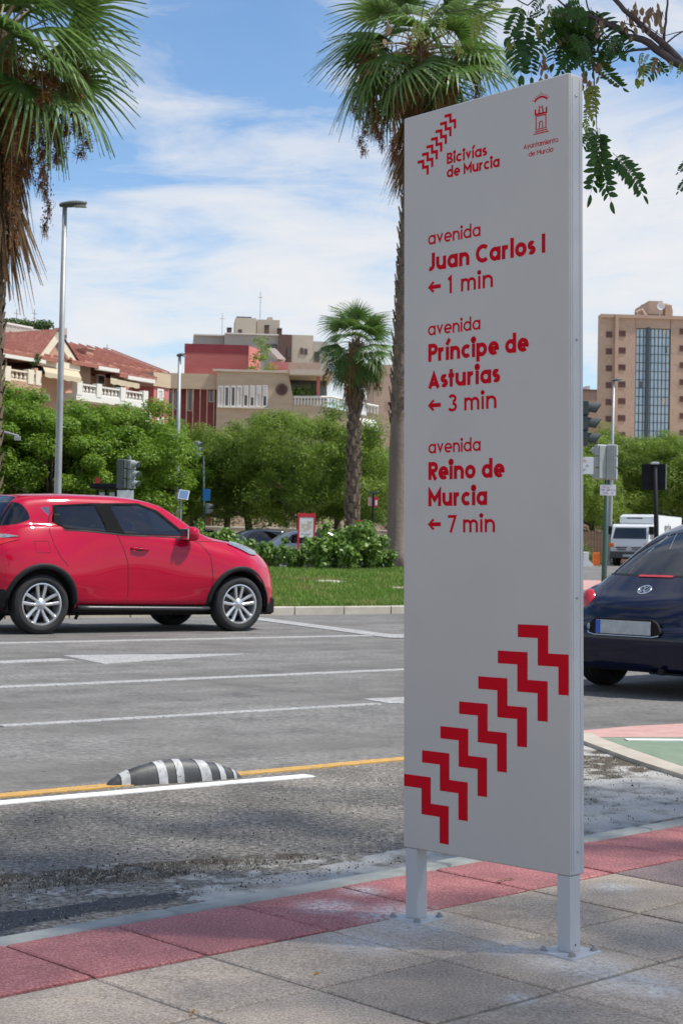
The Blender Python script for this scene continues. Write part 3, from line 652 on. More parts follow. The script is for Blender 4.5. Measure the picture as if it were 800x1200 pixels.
def crest():
    mb = MB(); c = U(W_ - .0815); k_ = [0]
    def st(pts, w, cl=False):
        vs, fs = strip(pts, cl, w); k_[0] += 1; mb.add([(v.x, -.0005 - .00003 * (k_[0] % 9), v.y) for v in vs], fs)
    st([(c - .0215, 1.9135), (c + .0225, 1.9135)], .0024); st([(c - .0185, 1.9185), (c + .019, 1.9185)], .0024); st([(c - .0165, 1.9235), (c + .0165, 1.9235)], .002)
    st([(c - .0145, 1.925), (c - .0145, 1.955), (c + .0145, 1.955), (c + .0145, 1.925)], .0024)
    st([(c - .0165, 1.972), (c - .0165, 1.9595), (c + .0165, 1.9595), (c + .0165, 1.972)], .0042)
    for x in (-.006, .006): st([(c + x, 1.961), (c + x, 1.970)], .0026)
    st([(c - .0045, 1.961), (c - .0045, 1.979)], .002); st([(c + .0045, 1.961), (c + .0045, 1.979)], .002); st([(c - .0045, 1.974), (c + .0045, 1.974)], .002)
    st([(c - .0048, 1.925), (c - .0048, 1.936)] + arc(c, 1.936, .0048, .0055, 180, 0, 10) + [(c + .0048, 1.925)], .0022)
    st(arc(c, 1.966, .028, .033, 132, 48, 12), .0045)
    for i in range(9):
        a = 134 - i * 11; L = .011 if i == 4 else .0075
        st([(c + .028 * math.cos(R(a)) * 1.06, 1.966 + .033 * math.sin(R(a)) * 1.12), (c + (.028 + L) * math.cos(R(a)), 1.966 + (.033 + L) * math.sin(R(a)))], .0016)
    o = mb.build('town_crest', 'sign_red', sgn); o['label'] = 'small red outline of a castle tower under a crown'
crest()
# ================================================================== rubber lane separator on the white line
a = G(128, 923, 0); b_ = G(285, 912, 0); d = (b_ - a); L = d.length; ang = math.atan2(d.y, d.x)
sep_ = thing('lane_separator', 'low black rubber lane separator with white reflective stripes beside the yellow line', 'lane separator', (a.x + .018, a.y - .03, .0), ang)
prof = lambda s: (max(0.0, math.sin(math.pi * min(1, max(0, s))))) ** .62
def sepsec(s, off=0.0):
    p = prof(s); hw = .052 * (.35 + .65 * p) + off; hh = .094 * p * (1.0 - .12 * (s - .5)) + .004 + off
    return [(s * L, .06 + hw * math.cos(math.pi * k / 12), hh * max(0, math.sin(math.pi * k / 12)) ** .8) for k in range(13)]
mb = MB(); vs = []; n = 40
for i in range(n + 1): vs += sepsec(i / n)
mb.add(vs, [(i*13+k, i*13+k+1, (i+1)*13+k+1, (i+1)*13+k) for i in range(n) for k in range(12)])
mb.build('body', 'rubber', sep_, smooth=True)
for s0, s1, sl_ in ((.085, .145, .0), (.345, .41, -.045), (.475, .53, -.03), (.665, .745, -.085), (.815, .86, -.06), (.925, .95, -.03)):
    mb = MB(); vs = []
    for k in range(13):
        for s in (s0, s1):
            ss = s + sl_ * (k / 12.0); vs.append(sepsec(ss, .0022)[12 - k])
    vs = [(v[0], v[1], v[2]) for v in vs]
    mb.add(vs, [(2*k, 2*k+1, 2*k+3, 2*k+2) for k in range(12)]); mb.build('reflective_stripe', 'reflective', sep_, smooth=True)
# fallen leaves on the pavement
for px, py, rz in ((370.5, 1143.5, .4), (226, 1188, 1.2), (783, 962, 2.0)):
    p = G(px, py, PV + .002); mb = MB(); s = .008 if px < 700 else .012
    mb.add([(-s, 0, 0), (-s*.3, -s*.5, .002), (s, 0, .003), (-s*.2, s*.5, .004)], [(0, 1, 2, 3)]); mb.add([(-s*.6, -.3*s, .004), (s*.5, -s*.6, .005), (s*.7, s*.3, .008)], [(0, 1, 2)])
    o = mb.build('fallen_leaf', 'orange_leaf'); o.location = p; o.rotation_euler.z = rz
    lab = {370.5: 'tiny orange leaf lying on a joint between grey slabs left of the totem', 226: 'tiny yellow leaf near the bottom edge of the pavement', 783: 'curled orange leaf lying by the kerb on the red slabs at right'}[px]
    tag(o, lab, 'leaf', 'fallen leaves on the pavement')
p = G(590, 1033, PV); mb = MB(); r = random.Random(5)
for i in range(38):
    x, y = r.uniform(-.03, .045), r.uniform(-.006, .006); p2 = PP(0, 0) + E_P * x + N_P * y; s = r.uniform(.002, .005); a = r.uniform(0, 6)
    vs = [(p2.x + s * math.cos(a + k * 2.1), p2.y + s * math.sin(a + k * 2.1), .002 + r.uniform(0, .004)) for k in range(3)]; mb.add(vs, [(0, 1, 2)])
o = mb.build('leaf_litter', 'dry_pod'); o.location = (p.x, p.y, PV + .001); tag(o, 'dry brown leaf litter gathered along the slab joint behind the totem', 'leaf litter', kind='stuff')

# loose grit and crumbs of asphalt along the worn edge of the road
rg = np.random.RandomState(8); pts_ = []
for poly, cnt in (([(620, 905), (683, 888), (720, 880), (737, 890), (792, 907), (720, 912), (683, 917), (610, 935)], 900), ([(0, 1031), (140, 1012), (365, 1003), (350, 1012), (220, 1030), (0, 1046), (-200, 1070)], 1300), ([(0, 960), (470, 905), (470, 1000), (200, 1050), (0, 1080)], 900), ([(683, 916), (800, 905), (800, 950), (683, 972)], 160), ([(0, 1080), (470, 1004), (470, 1012), (0, 1090)], 260)):
    xs_ = [p[0] for p in poly]; ys_ = [p[1] for p in poly]; q = 0
    while q < cnt:
        x, y = rg.uniform(min(xs_), max(xs_)), rg.uniform(min(ys_), max(ys_))
        if inside_px(poly, x, y): p = G(x, y, .003); pts_.append((p.x, p.y)); q += 1
mbg = MB()
for (x, y) in pts_:
    s = rg.uniform(.0016, .0052) * (1 if rg.rand() > .03 else 1.8); a = rg.uniform(0, 6.28); h_ = s * rg.uniform(.6, 1.1)
    mbg.add([(x + s * math.cos(a + k * 2.09) * rg.uniform(.7, 1.2), y + s * math.sin(a + k * 2.09) * rg.uniform(.7, 1.2), .001) for k in range(3)] + [(x + rg.uniform(-.3, .3) * s, y + rg.uniform(-.3, .3) * s, .004 + h_)], [(0, 1, 3), (1, 2, 3), (2, 0, 3)], int(rg.rand() > .45))
o = mbg.build('grit', ['grit_dark', 'grit_pale']); tag(o, 'loose grit and asphalt crumbs along the worn road edge', 'grit', kind='stuff')
# ================================================================== the grassy median
def med_edge(dist):                       # point on its near edge, at distance along the lanes
    p = RP(dist, 19.84); return Vector((p.x, p.y, gz(p.x, p.y)))
MS0, MS1 = -12.0, 23.3                    # runs along the lanes, ends behind the totem
def mound(s, t):                          # height above the road inside the median
    u = min(1, max(0, (t - 20.0) / 11.0)); e = min(1, max(0, (MS1 - s) / 3.0)); return .10 + .26 * u * u * (3 - 2*u) * e
ss = np.arange(-14, 46.1, .75); tt = np.arange(20.0, 35.01, .75)
def med_s1(t): return 19.2 + (t - 20) * .95         # right end is oblique
mb = MB(); idx = {}; vs = []
for i, t in enumerate(tt):
    for j, u in enumerate(np.linspace(0, 1, 60)):
        s = -14 + u * (med_s1(t) + 14); p = RP(s, t); h = mound(min(s, 20), t) if 0 < i < len(tt)-1 else .02
        vs.append((p.x, p.y, gz(p.x, p.y) + h - (.0 if i else .0)))
n = 60
mb.add(vs, [(i*n+j, i*n+j+1, (i+1)*n+j+1, (i+1)*n+j) for i in range(len(tt)-1) for j in range(n-1)])
md = struct(mb.build('grass_median', 'lawn_soil', smooth=True))
def lawn_z(x, y):
    s = x * E_R.x + y * E_R.y; t = x * N_R.x + y * N_R.y; return gz(x, y) + mound(min(s, 20), t)
rr = np.random.RandomState(4)
def blades(count, t0, t1, h0, h1, seed):
    rr = np.random.RandomState(seed)
    t = t0 + (t1 - t0) * rr.rand(count) ** 1.25; s = -5 + (med_s1(t) + 5) * rr.rand(count)
    x = s * E_R.x + t * N_R.x; y = s * E_R.y + t * N_R.y
    u = np.clip((t - 20.0) / 11.0, 0, 1); z = np.maximum(0, y - 30) * .0105 + .10 + .26 * u * u * (3 - 2 * u)
    a = rr.rand(count) * 2 * np.pi; w = .012 + .014 * rr.rand(count); h = h0 + (h1 - h0) * rr.rand(count); lean = (rr.rand(count, 2) - .5) * h[:, None] * 1.2
    b0 = np.stack([x - w * np.cos(a), y - w * np.sin(a), z - .01], -1); b1 = np.stack([x + w * np.cos(a), y + w * np.sin(a), z - .01], -1)
    tp = np.stack([x + lean[:, 0], y + lean[:, 1], z + h], -1)
    return np.stack([b0, b1, tp], 1).reshape(-1, 3)
V = blades(170000, 20.05, 34, .05, .12, 1); gr = quickmesh('lawn', V, np.arange(len(V)).reshape(-1, 3), 'grass_blade', nper=3)
tag(gr, 'short bright green lawn on the median behind the red car', 'grass', kind='stuff')
# median kerb, stone by stone
mk = struct(bpy.data.objects.new('median_kerb', None)); COL.objects.link(mk)
r = random.Random(9)
for k in range(-12, 24):
    s0, s1 = k * 1.0 - .38, k * 1.0 + .61
    if s0 > 18.9: break
    mb = MB(); p = RP((s0 + s1) / 2, 19.92); M = Matrix.Translation((p.x, p.y, gz(p.x, p.y))) @ Matrix.Rotation(A_R, 4, 'Z')
    mb.box(-(s1 - s0)/2 + .008, (s1 - s0)/2 - .008, -.09, .09, -.1, .13 + r.uniform(-.004, .004), M=M, bev=.015); mb.build('median_kerb_stone', 'kerb_pale', mk)
# oblique end of the median
for k in range(16):
    t = 20.3 + k * .95; s = med_s1(t) + .05; p = RP(s, t); mb = MB(); M = Matrix.Translation((p.x, p.y, gz(p.x, p.y))) @ Matrix.Rotation(A_R + math.atan2(1, .95), 4, 'Z')
    mb.box(-.64, .64, -.09, .09, -.1, .13, M=M, bev=.015); mb.build('median_kerb_stone', 'kerb_pale', mk)
# a pale stone and a bare patch in the grass
p = P(385, 694.5, 34.5); mb = MB(); mb.lathe([(0, .05), (.2, .045), (.34, .03), (.4, 0)], 12, M=Matrix.Translation((p.x, p.y, lawn_z(p.x, p.y) + .02)) @ Matrix.Diagonal((1, .6, 1, 1)))
o = mb.build('manhole_cover', 'kerb_pale'); tag(o, 'round pale manhole cover sunk in the grass of the median', 'manhole cover')
p = P(467, 696, 33); mb = MB(); mb.box(-.15, .15, -.1, .1, 0, .07, bev=.03, M=Matrix.Translation((p.x, p.y, lawn_z(p.x, p.y)))); o = mb.build('pale_stone', 'kerb_pale'); tag(o, 'small pale stone lying in the grass beside the totem edge', 'stone')
# ================================================================== foliage tools
def leafcloud(seed, centers, radii, per, size, aspect=.5, up=.3, flat=None, jitter=.35):
    """many small rhombic leaves scattered through clumps; returns vertices, quads"""
    rr = np.random.RandomState(seed); C = np.repeat(np.asarray(centers), per, axis=0); Rd = np.repeat(np.asarray(radii), per)
    n = len(C); d = rr.normal(size=(n, 3)); d /= np.linalg.norm(d, axis=1)[:, None]
    rad = Rd * (rr.rand(n) ** .45); 
    sc3 = np.array([1, 1, .75]) if flat is None else np.array(flat)
    pos = C + d * rad[:, None] * sc3
    nrm = d + rr.normal(size=(n, 3)) * .6 + np.array([0, 0, up]); nrm /= np.linalg.norm(nrm, axis=1)[:, None]
    t = np.cross(nrm, rr.normal(size=(n, 3))); t /= np.linalg.norm(t, axis=1)[:, None]; b_ = np.cross(nrm, t)
    L = size * (1 + jitter * (rr.rand(n) * 2 - 1)); Wd = L * aspect
    v = np.stack([pos - t * L[:, None] * .5, pos + b_ * Wd[:, None] * .5, pos + t * L[:, None] * .5 + nrm * (L * .08)[:, None], pos - b_ * Wd[:, None] * .5], 1).reshape(-1, 3)
    return v, np.arange(n * 4).reshape(-1, 4)
def crown_clumps(seed, rx, ry, rz, n, bottom=-.5, shell=.6, rmin=.35, rmax=.7):
    r = random.Random(seed); out = []; rad = []
    for _ in range(n):
        while True:
            d = Vector((r.gauss(0, 1), r.gauss(0, 1), r.gauss(0, 1))).normalized()
            if d.z > bottom: break
        f = shell + (1 - shell) * r.random(); f *= .85 + .3 * r.random()
        out.append((d.x * rx * f, d.y * ry * f, d.z * rz * f)); rad.append(r.uniform(rmin, rmax))
    return out, rad
def limb(mb, a, b_, r0, r1, seed, bend=.12, n=5, sides=7):
    r = random.Random(seed); a, b_ = Vector(a), Vector(b_); L = (b_ - a).length; pts, rad = [], []
    o1 = Vector((r.uniform(-1, 1), r.uniform(-1, 1), r.uniform(-.5, .5))) * L * bend
    for i in range(n + 1):
        t = i / n; pts.append(a.lerp(b_, t) + o1 * math.sin(math.pi * t) + Vector((r.uniform(-1, 1), r.uniform(-1, 1), 0)) * L * .012); rad.append(r0 + (r1 - r0) * t)
    mb.tube(pts, rad, sides); return pts
def make_tree(name, label, cat, seed, crown_z, rx, ry, rz, nclump, per, leaf, aspect, leafmat, trunk_r, fork_z, rmin, rmax, lean=0.0, bottom=-.45, flat=None, shell=.55, up=.3):
    t = thing(name, label, cat); r = random.Random(seed)
    mb = MB(); top = Vector((lean, r.uniform(-.2, .2), fork_z)); mb.tube([(0, 0, -.1), (0, 0, .05), Vector((lean*.4, 0, fork_z*.5)), top], [trunk_r*1.5, trunk_r*1.15, trunk_r*.95, trunk_r*.85], 10)
    cs, rad = crown_clumps(seed, rx, ry, rz, nclump, bottom, shell, rmin, rmax)
    for k in range(9):
        c = Vector(cs[r.randrange(len(cs))]) + Vector((0, 0, crown_z)); limb(mb, top - Vector((0, 0, .15)), c, trunk_r * .6, trunk_r * .1, seed * 31 + k)
    mb.build('trunk', 'bark', t, smooth=True)
    C = [(c[0] + lean, c[1], c[2] + crown_z) for c in cs]
    V, Q = leafcloud(seed, C, rad, per, leaf, aspect, up=up, flat=flat)
    quickmesh('crown', V, Q, leafmat, t); return t
GRP_PINE = 'umbrella pines along the far side of the road'; GRP_BROAD = 'light green trees in front of the houses'
def place(t, px, dep, s, rz, label, group, sz=None):
    b_ = base(px, dep); t.location = b_; t.scale = (s * .92, s * .92, s * (.80 if group == GRP_BROAD else .82)); t.rotation_euler.z = rz; t['label'] = label; t['group'] = group; return t
# --- pines
pineA = make_tree('pine_tree', 'pine', 'pine tree', 11, 4.35, 4.0, 3.7, 2.9, 125, 420, .20, .2, 'pine_needles', .2, 2.6, .5, .95, bottom=-.7, shell=.6, up=.8)
pineB = make_tree('pine_tree', 'pine', 'pine tree', 23, 4.2, 3.5, 3.5, 2.9, 115, 420, .20, .2, 'pine_needles', .18, 2.4, .5, .9, bottom=-.7, lean=.4, shell=.55, up=.8)
pl = [(pineA, 226, 74, 1.02, 0.3, 'dark rounded pine at the left end of the pine row, behind the thin lamp post'),
      (pineB, 292, 70, 1.08, 1.5, 'broad umbrella pine directly above the dark car behind the bushes'),
      (pineA, 352, 68, 1.14, 2.6, 'largest umbrella pine with low hanging crown, left of the small palm'),
      (pineB, 432, 73, 1.0, 3.9, 'pine whose crown shows between the small palm and the tall palm trunk'),
      (pineA, 395, 80, 1.05, 5.0, 'pine standing back behind the small palm'),
      (pineB, 262, 84, 1.1, .8, 'pine standing back between the two leftmost front pines'),
      (pineA, 745, 98, 1.42, 1.1, 'tall pine right of the totem, below the glass column of the tower'),
      (pineB, 806, 96, 1.36, 2.2, 'pine at the right edge of the view behind the white box truck'),
      (pineB, 700, 106, 1.3, 3.0, 'pine just right of the totem behind the traffic lights')]
used = set()
for t0, px, dep, s, rz, lab in pl:
    t = t0 if id(t0) not in used else dup(t0); used.add(id(t0)); place(t, px, dep, s, rz, lab, GRP_PINE)
for px, dep, s, rz, lab in [(560, 84, 1.1, .6, 'pine hidden behind the totem panel, left half'), (640, 88, 1.15, 2.0, 'pine hidden behind the totem panel, right half')]:
    place(dup(pineA), px, dep, s, rz, lab, GRP_PINE)
# --- broad-leaved trees on the left
brA = make_tree('street_tree', 'tree', 'tree', 41, 4.5, 2.9, 2.9, 2.8, 90, 620, .14, .5, 'light_leaves', .15, 2.2, .45, .85, bottom=-.8, up=.7)
brB = make_tree('street_tree', 'tree', 'tree', 57, 4.5, 2.5, 2.6, 3.0, 84, 620, .14, .5, 'light_leaves', .14, 2.3, .45, .8, bottom=-.8, up=.7)
bl = [(brA, 12, 62, 1.14, .2, 'wide light green tree at the left edge below the gabled house'),
      (brB, 62, 60, .93, 1.2, 'small light green tree behind the tall lamp post'),
      (brA, 128, 62, 1.08, 2.2, 'light green tree above the pair of traffic light heads'),
      (brB, 178, 68, 1.0, 3.2, 'light green tree at the right end, left of the dark pine'),
      (brB, -40, 60, 1.15, 4.2, 'light green tree outside the left edge of the view'),
      (brA, 92, 76, 1.15, 5.2, 'light green tree standing back between house balconies and front trees'),
      (brA, 30, 80, 1.1, 2.9, 'light green tree standing back at far left')]
for t0, px, dep, s, rz, lab in bl:
    t = t0 if id(t0) not in used else dup(t0); used.add(id(t0)); place(t, px, dep, s, rz, lab, GRP_BROAD)
# --- bushes along the far edge of the median
def make_bush(seed, w, h):
    t = thing('bush', 'bush', 'bush'); r = random.Random(seed); mb = MB(); C = []; rad = []
    for k in range(14):
        a = r.uniform(0, 6.28); e = Vector((math.cos(a) * w * r.uniform(.3, .95), math.sin(a) * w * r.uniform(.3, .8), h * r.uniform(.55, 1.1)))
        pts = limb(mb, (e.x*.15, e.y*.15, 0), e, .016, .006, seed * 7 + k, bend=.2, n=4, sides=5)
        for q in (1, 2, 3, 4): C.append(tuple(pts[min(q+1, 5 - 1)] + Vector((r.uniform(-.1, .1),) * 3))); rad.append(r.uniform(.12, .24))
    for k in range(12): a = r.uniform(0, 6.28); f = r.uniform(0, .7); C.append((math.cos(a)*w*f, math.sin(a)*w*f*.8, h * r.uniform(.2, .75))); rad.append(r.uniform(.2, .34))
    mb.build('stem', 'bark', t); V, Q = leafcloud(seed, C, rad, 46, .14, .62, up=.6, flat=(1, 1, 1)); quickmesh('foliage', V, Q, 'bush_leaves', t); return t
bu = [make_bush(3, .95, 1.25), make_bush(8, .85, 1.05)]
GB = 'leafy bushes on the median'
bs = [(0, 256, 45, .82, 'low bush just right of the red car roof pillar'), (1, 283, 44.0, .60, 'bush in front of the dark parked car'), (0, 318, 45, .56, 'bush hiding the silver car bonnet'), (1, 346, 42.5, .5, 'bush under the red framed notice board'),
      (0, 372, 43.5, .58, 'bush with pale flowers low in the middle of the row'), (1, 396, 42, 1.0, 'dense dark bush right of the notice board'), (0, 424, 43, .82, 'bushy shrub at the foot of the small palm'), (1, 443, 44, .66, 'last bush before the thick palm trunk'), (1, 300, 47.5, .5, 'bush standing back behind the front row')]
for i, (k, px, dep, s, lab) in enumerate(bs):
    t = bu[k] if i < 2 else dup(bu[k]); b_ = base(px, dep); t.location = (b_.x, b_.y, lawn_z(b_.x, b_.y) - .03); t.rotation_euler.z = i * 1.3; t.scale = (s, s, s); t['label'] = lab; t['group'] = GB
# ================================================================== palms
def fan_frond(seed, stalk=1.15, blade=1.2, nb=34, droop=.5, tip=.5, mi='palm_leaf'):
    """a fan leaf growing along +x from the origin, z up: stalk and pleated segments with hanging tips"""
    r = random.Random(seed); vs = []; fs = []; ms = []
    pts = []; n = 6
    for i in range(n + 1):
        t = i / n; pts.append(Vector((stalk * t, 0, .10 * t - .22 * t * t * droop * 2)))
    mb = MB(); mb.tube(pts, [.028, .022, .02, .018, .016, .014, .012], 4, mi=1)
    hub = pts[-1]; base_dir = (pts[-1] - pts[-2]).normalized(); pitch = math.atan2(base_dir.z, base_dir.x)
    for k in range(nb):
        a = R(-118 + 236 * k / (nb - 1)) + r.uniform(-.02, .02); L = blade * (1 - .28 * abs(a) / R(118)) * r.uniform(.9, 1.06)
        dv = Vector((math.cos(a), math.sin(a), .10 * math.cos(2*a)))
        side = Vector((-math.sin(a), math.cos(a), 0)); w0 = L * .065
        ctr = [hub]; 
        for q, s in enumerate((.30, .58, .80, 1.0)):
            p = dv * L * s; sag = droop * L * (.10 * s * s) + tip * L * max(0, s - .5) ** 1.5 * 1.1; ctr.append(hub + Vector((math.cos(pitch) * p.x, p.y, math.sin(pitch) * p.x * .8 + p.z)) + Vector((0, 0, -sag)) + Vector((-.04 * L * max(0, s - .5), 0, 0)))
        ws = [.006, w0 * .95, w0 * .8, w0 * .42, .004]; fold = (-1) ** k * .012
        o = []
        for c, w in zip(ctr, ws): o += [c - side * w * .5 + Vector((0, 0, fold)), c + side * w * .5 - Vector((0, 0, fold))]
        mb.add(o, [(2*q, 2*q+1, 2*q+3, 2*q+2) for q in range(4)], 0)
    return mb
def dead_frond(seed, L=1.5):
    r = random.Random(seed); mb = MB(); mb.tube([(0, 0, 0), (.12, 0, -.25), (.14, 0, -.6)], [.025, .02, .015], 4)
    for k in range(16):
        a = r.uniform(0, 6.28); w = r.uniform(.02, .05); x0, y0 = .13 + .03 * math.cos(a), .03 * math.sin(a); l = L * r.uniform(.55, 1); sp = r.uniform(.05, .22)
        x1, y1 = .13 + sp * math.cos(a), sp * math.sin(a); x2, y2 = x1 + r.uniform(-.08, .08), y1 + r.uniform(-.08, .08); s = Vector((-math.sin(a), math.cos(a), 0)) * w * .5
        c = [Vector((x0, y0, -.5)), Vector((x1, y1, -.5 - l * .5)), Vector((x2, y2, -.5 - l))]; o = []
        for cc, f in zip(c, (.5, 1, .3)): o += [cc - s * f, cc + s * f]
        mb.add(o, [(0, 1, 3, 2), (2, 3, 5, 4)])
    return mb
def fruit_cluster(seed, L=1.6):
    r = random.Random(seed); mb = MB(); pts = [(0, 0, 0), (.5, 0, .12), (1.0, 0, -.05), (1.3, 0, -.45), (1.38, 0, -.5 - L * .5), (1.4, 0, -.5 - L)]
    mb.tube(pts, [.016, .015, .014, .012, .01, .006], 4, mi=1)
    rs_ = np.random.RandomState(seed)
    for j in range(9):
        z = -.3 - L * j / 8.2; cl = Vector((1.33 + r.uniform(-.14, .10), r.uniform(-.14, .14), z)); sz_ = r.uniform(.7, 1.35)
        for q in range(36):
            a_ = r.uniform(0, 6.28); e_1 = cl + Vector((math.cos(a_) * .12, math.sin(a_) * .12, -r.uniform(.05, .28))) * sz_; sw = Vector((-math.sin(a_), math.cos(a_), 0)) * .008; mb.add([cl - sw, cl + sw, e_1 + sw * .5, e_1 - sw * .5], [(0, 1, 2, 3)])
        for q in range(110):
            d = Vector((r.gauss(0, 1), r.gauss(0, 1), r.gauss(0, 1.4))) * .068 * sz_; p = cl + d; s = r.uniform(.010, .026); a = Vector((r.gauss(0, 1), r.gauss(0, 1), r.gauss(0, 1))).normalized(); u, w = frame(a)
            mb.add([p + u * s, p + w * s, p - u * s, p - w * s], [(0, 1, 2, 3)])
    return mb
FR = [fan_frond(1, 1.2, 1.25, 32, .7, .9), fan_frond(2, 1.0, 1.2, 30, 1.1, 1.5), fan_frond(3, 1.35, 1.3, 34, .4, .6)]
def proto(mb, name, mats):
    me = bpy.data.meshes.new(name); me.from_pydata(mb.v, [], mb.f)
    for m in mats: me.materials.append(MAT[m])
    me.polygons.foreach_set('material_index', mb.m); me.update(); return me
frond_me = [proto(f, 'frond', ['palm_leaf', 'palm_stalk']) for f in FR]; frond_pale = proto(FR[0], 'frond', ['palm_leaf_pale', 'palm_stalk'])
dead_me = [proto(dead_frond(s, l), 'dead_frond', ['dead_leaf']) for s, l in ((1, 1.5), (2, 1.9), (3, 1.2))]
fruit_me = [proto(fruit_cluster(s, l), 'fruit_cluster', ['palm_fruit', 'palm_stalk']) for s, l in ((4, 1.5), (5, 2.2), (6, 1.8))]
def child(me, name, parent, M):
    o = bpy.data.objects.new(name, me); COL.objects.link(o); o.parent = parent; o.matrix_local = M; return o
def aim(px, az, el, roll, s, off=(0, 0, 0)):
    return Matrix.Translation(off) @ Matrix.Rotation(az, 4, 'Z') @ Matrix.Rotation(-el, 4, 'Y') @ Matrix.Rotation(roll, 4, 'X') @ Matrix.Diagonal((s, s, s, 1))
def make_palm(label, loc, hgt_, r_base, r_top, seed, nfr=46, ndead=40, nfruit=8, fs=1.0, skirt=1.5, bare=0.0, lean=(0, 0), dir_bias=None, boots=120, grp='fan palms', els=(-38, 78), fx=(.5, .8), extra=()):
    t = thing('palm_tree', label, 'palm tree', loc, 0, grp); r = random.Random(seed)
    crown = Vector((lean[0], lean[1], hgt_)); mb = MB(); pts, rad = [], []; n = 26
    for i in range(n + 1):
        s = i / n; pts.append(Vector((lean[0] * s * s, lean[1] * s * s, -.2 + (hgt_ + .2) * s))); rad.append((r_base + (r_top - r_base) * min(1, s * 1.3)) * (1 + .05 * math.sin(i * 2.3)) * (1.25 if i == 0 else 1))
    mb.tube(pts, rad, 14); mb.build('trunk', 'palm_bare' if bare else 'palm_trunk', t, smooth=True)
    # old leaf bases wrapped round the trunk
    mb = MB()
    for k in range(boots):
        s = bare + (1 - bare) * (k + .5) / boots; a = k * 2.39996; z = hgt_ * s; ctr = Vector((lean[0] * s * s, lean[1] * s * s, z)); rr_ = r_base + (r_top - r_base) * min(1, s * 1.3)
        o = Vector((math.cos(a), math.sin(a), 0)); sd_ = Vector((-math.sin(a), math.cos(a), 0)); w = rr_ * r.uniform(.35, .6); h = r.uniform(.18, .34)
        b0 = ctr + o * rr_ * .92; tp = ctr + o * (rr_ + r.uniform(.03, .10)) + Vector((0, 0, h)); wst = sd_ * w
        mb.add([b0 - wst, b0 + wst, tp + wst * .45, tp - wst * .45, b0 + o * .06 - Vector((0, 0, .02)), tp + o * .03], [(0, 4, 5, 3), (4, 1, 2, 5), (3, 5, 2)])
    if boots: mb.build('leaf_base', 'palm_boot', t)['kind'] = 'stuff'
    for k in range(nfr):
        u = k / nfr; el = R(els[1] - (els[1] - els[0]) * (u ** .85) + r.uniform(-8, 8)); az = k * 2.39996 + r.uniform(-.2, .2)
        M = aim(0, az, el, r.uniform(-.5, .5), fs * r.uniform(.85, 1.1), crown + Vector((0, 0, .15 - .5 * u)))
        child(r.choice(frond_me) if r.random() > .22 else frond_pale, 'frond', t, M)
    for k in range(ndead):
        az = k * 2.39996; z = r.uniform(-skirt, -.1); M = Matrix.Translation(crown + Vector((math.cos(az) * r_top * .7, math.sin(az) * r_top * .7, z))) @ Matrix.Rotation(az, 4, 'Z') @ Matrix.Rotation(r.uniform(-.38, .1) * (.6 if z > -1 else 1), 4, 'Y') @ Matrix.Diagonal((r.uniform(.8, 1.2) * min(fs, 1.1), r.uniform(.8, 1.2) * min(fs, 1.1), r.uniform(.7, 1.0) * min(fs, 1.15), 1))
        child(r.choice(dead_me), 'dead_frond', t, M)
    for k in range(nfruit):
        az = k * 6.283 / max(1, nfruit) + r.uniform(-.3, .3); child(r.choice(fruit_me), 'fruit_cluster', t, Matrix.Translation(crown + Vector((0, 0, -.1))) @ Matrix.Rotation(az, 4, 'Z') @ Matrix.Rotation(r.uniform(-.3, .35), 4, 'Y') @ Matrix.Diagonal((r.uniform(*fx), 1.0, r.uniform(.85, 1.25) * min(fs, 1), 1)))
    for az, fxx, zz_ in extra:
        child(r.choice(fruit_me), 'fruit_cluster', t, Matrix.Translation(crown + Vector((0, 0, -.35))) @ Matrix.Rotation(az, 4, 'Z') @ Matrix.Diagonal((fxx, 1.1, zz_, 1)))
    return t
# tall palm whose trunk stands along the left edge of the totem
b_ = base(463, 50); zt = hgt(482, 55, 50); top = P(492, 55, 50); lz = lawn_z(b_.x, b_.y)
make_palm('tall fan palm whose rough trunk runs down the left edge of the totem', (b_.x, b_.y, lz), zt - lz, .29, .21, 5, nfr=36, ndead=84, nfruit=13, fs=1.36, skirt=3.2, bare=.27, lean=(top.x - b_.x - .02, 0), boots=230, els=(-36, 80), fx=(.85, 1.4), extra=((3.0, 1.25, 1.15), (3.5, 1.1, 1.2), (2.5, 1.35, 1.1), (-1.9, 1.0, 1.0), (-1.2, 1.1, 1.0), (3.9, .8, 1.3)))
# big palm at the upper left
b_ = base(-18, 33); top = P(-3, 50, 33); lz = lawn_z(b_.x, b_.y)
make_palm('large fan palm cut off by the left edge with hanging orange fruit', (b_.x, b_.y, lz), top.z - lz, .26, .23, 9, nfr=36, ndead=90, nfruit=15, fs=1.4, skirt=3.3, lean=(top.x - b_.x, 0), boots=260, els=(-26, 80), fx=(.55, .9), extra=((-.5, .62, 1.45), (.2, .78, 1.35), (-.3, .92, 1.25), (.5, 1.1, .9), (-1.0, .7, 1.5), (-.8, 1.25, .85), (.0, 1.3, .75)))
# small palm in the middle distance
b_ = base(412, 58); top = P(417, 402, 58); lz = gz(b_.x, b_.y)
make_palm('small fan palm standing free between the pines and the thick trunk', (b_.x, b_.y, lz), top.z - lz, .24, .2, 14, nfr=44, ndead=40, nfruit=4, fs=.68, skirt=1.6, lean=(top.x - b_.x, 0), boots=190, els=(-48, 85))
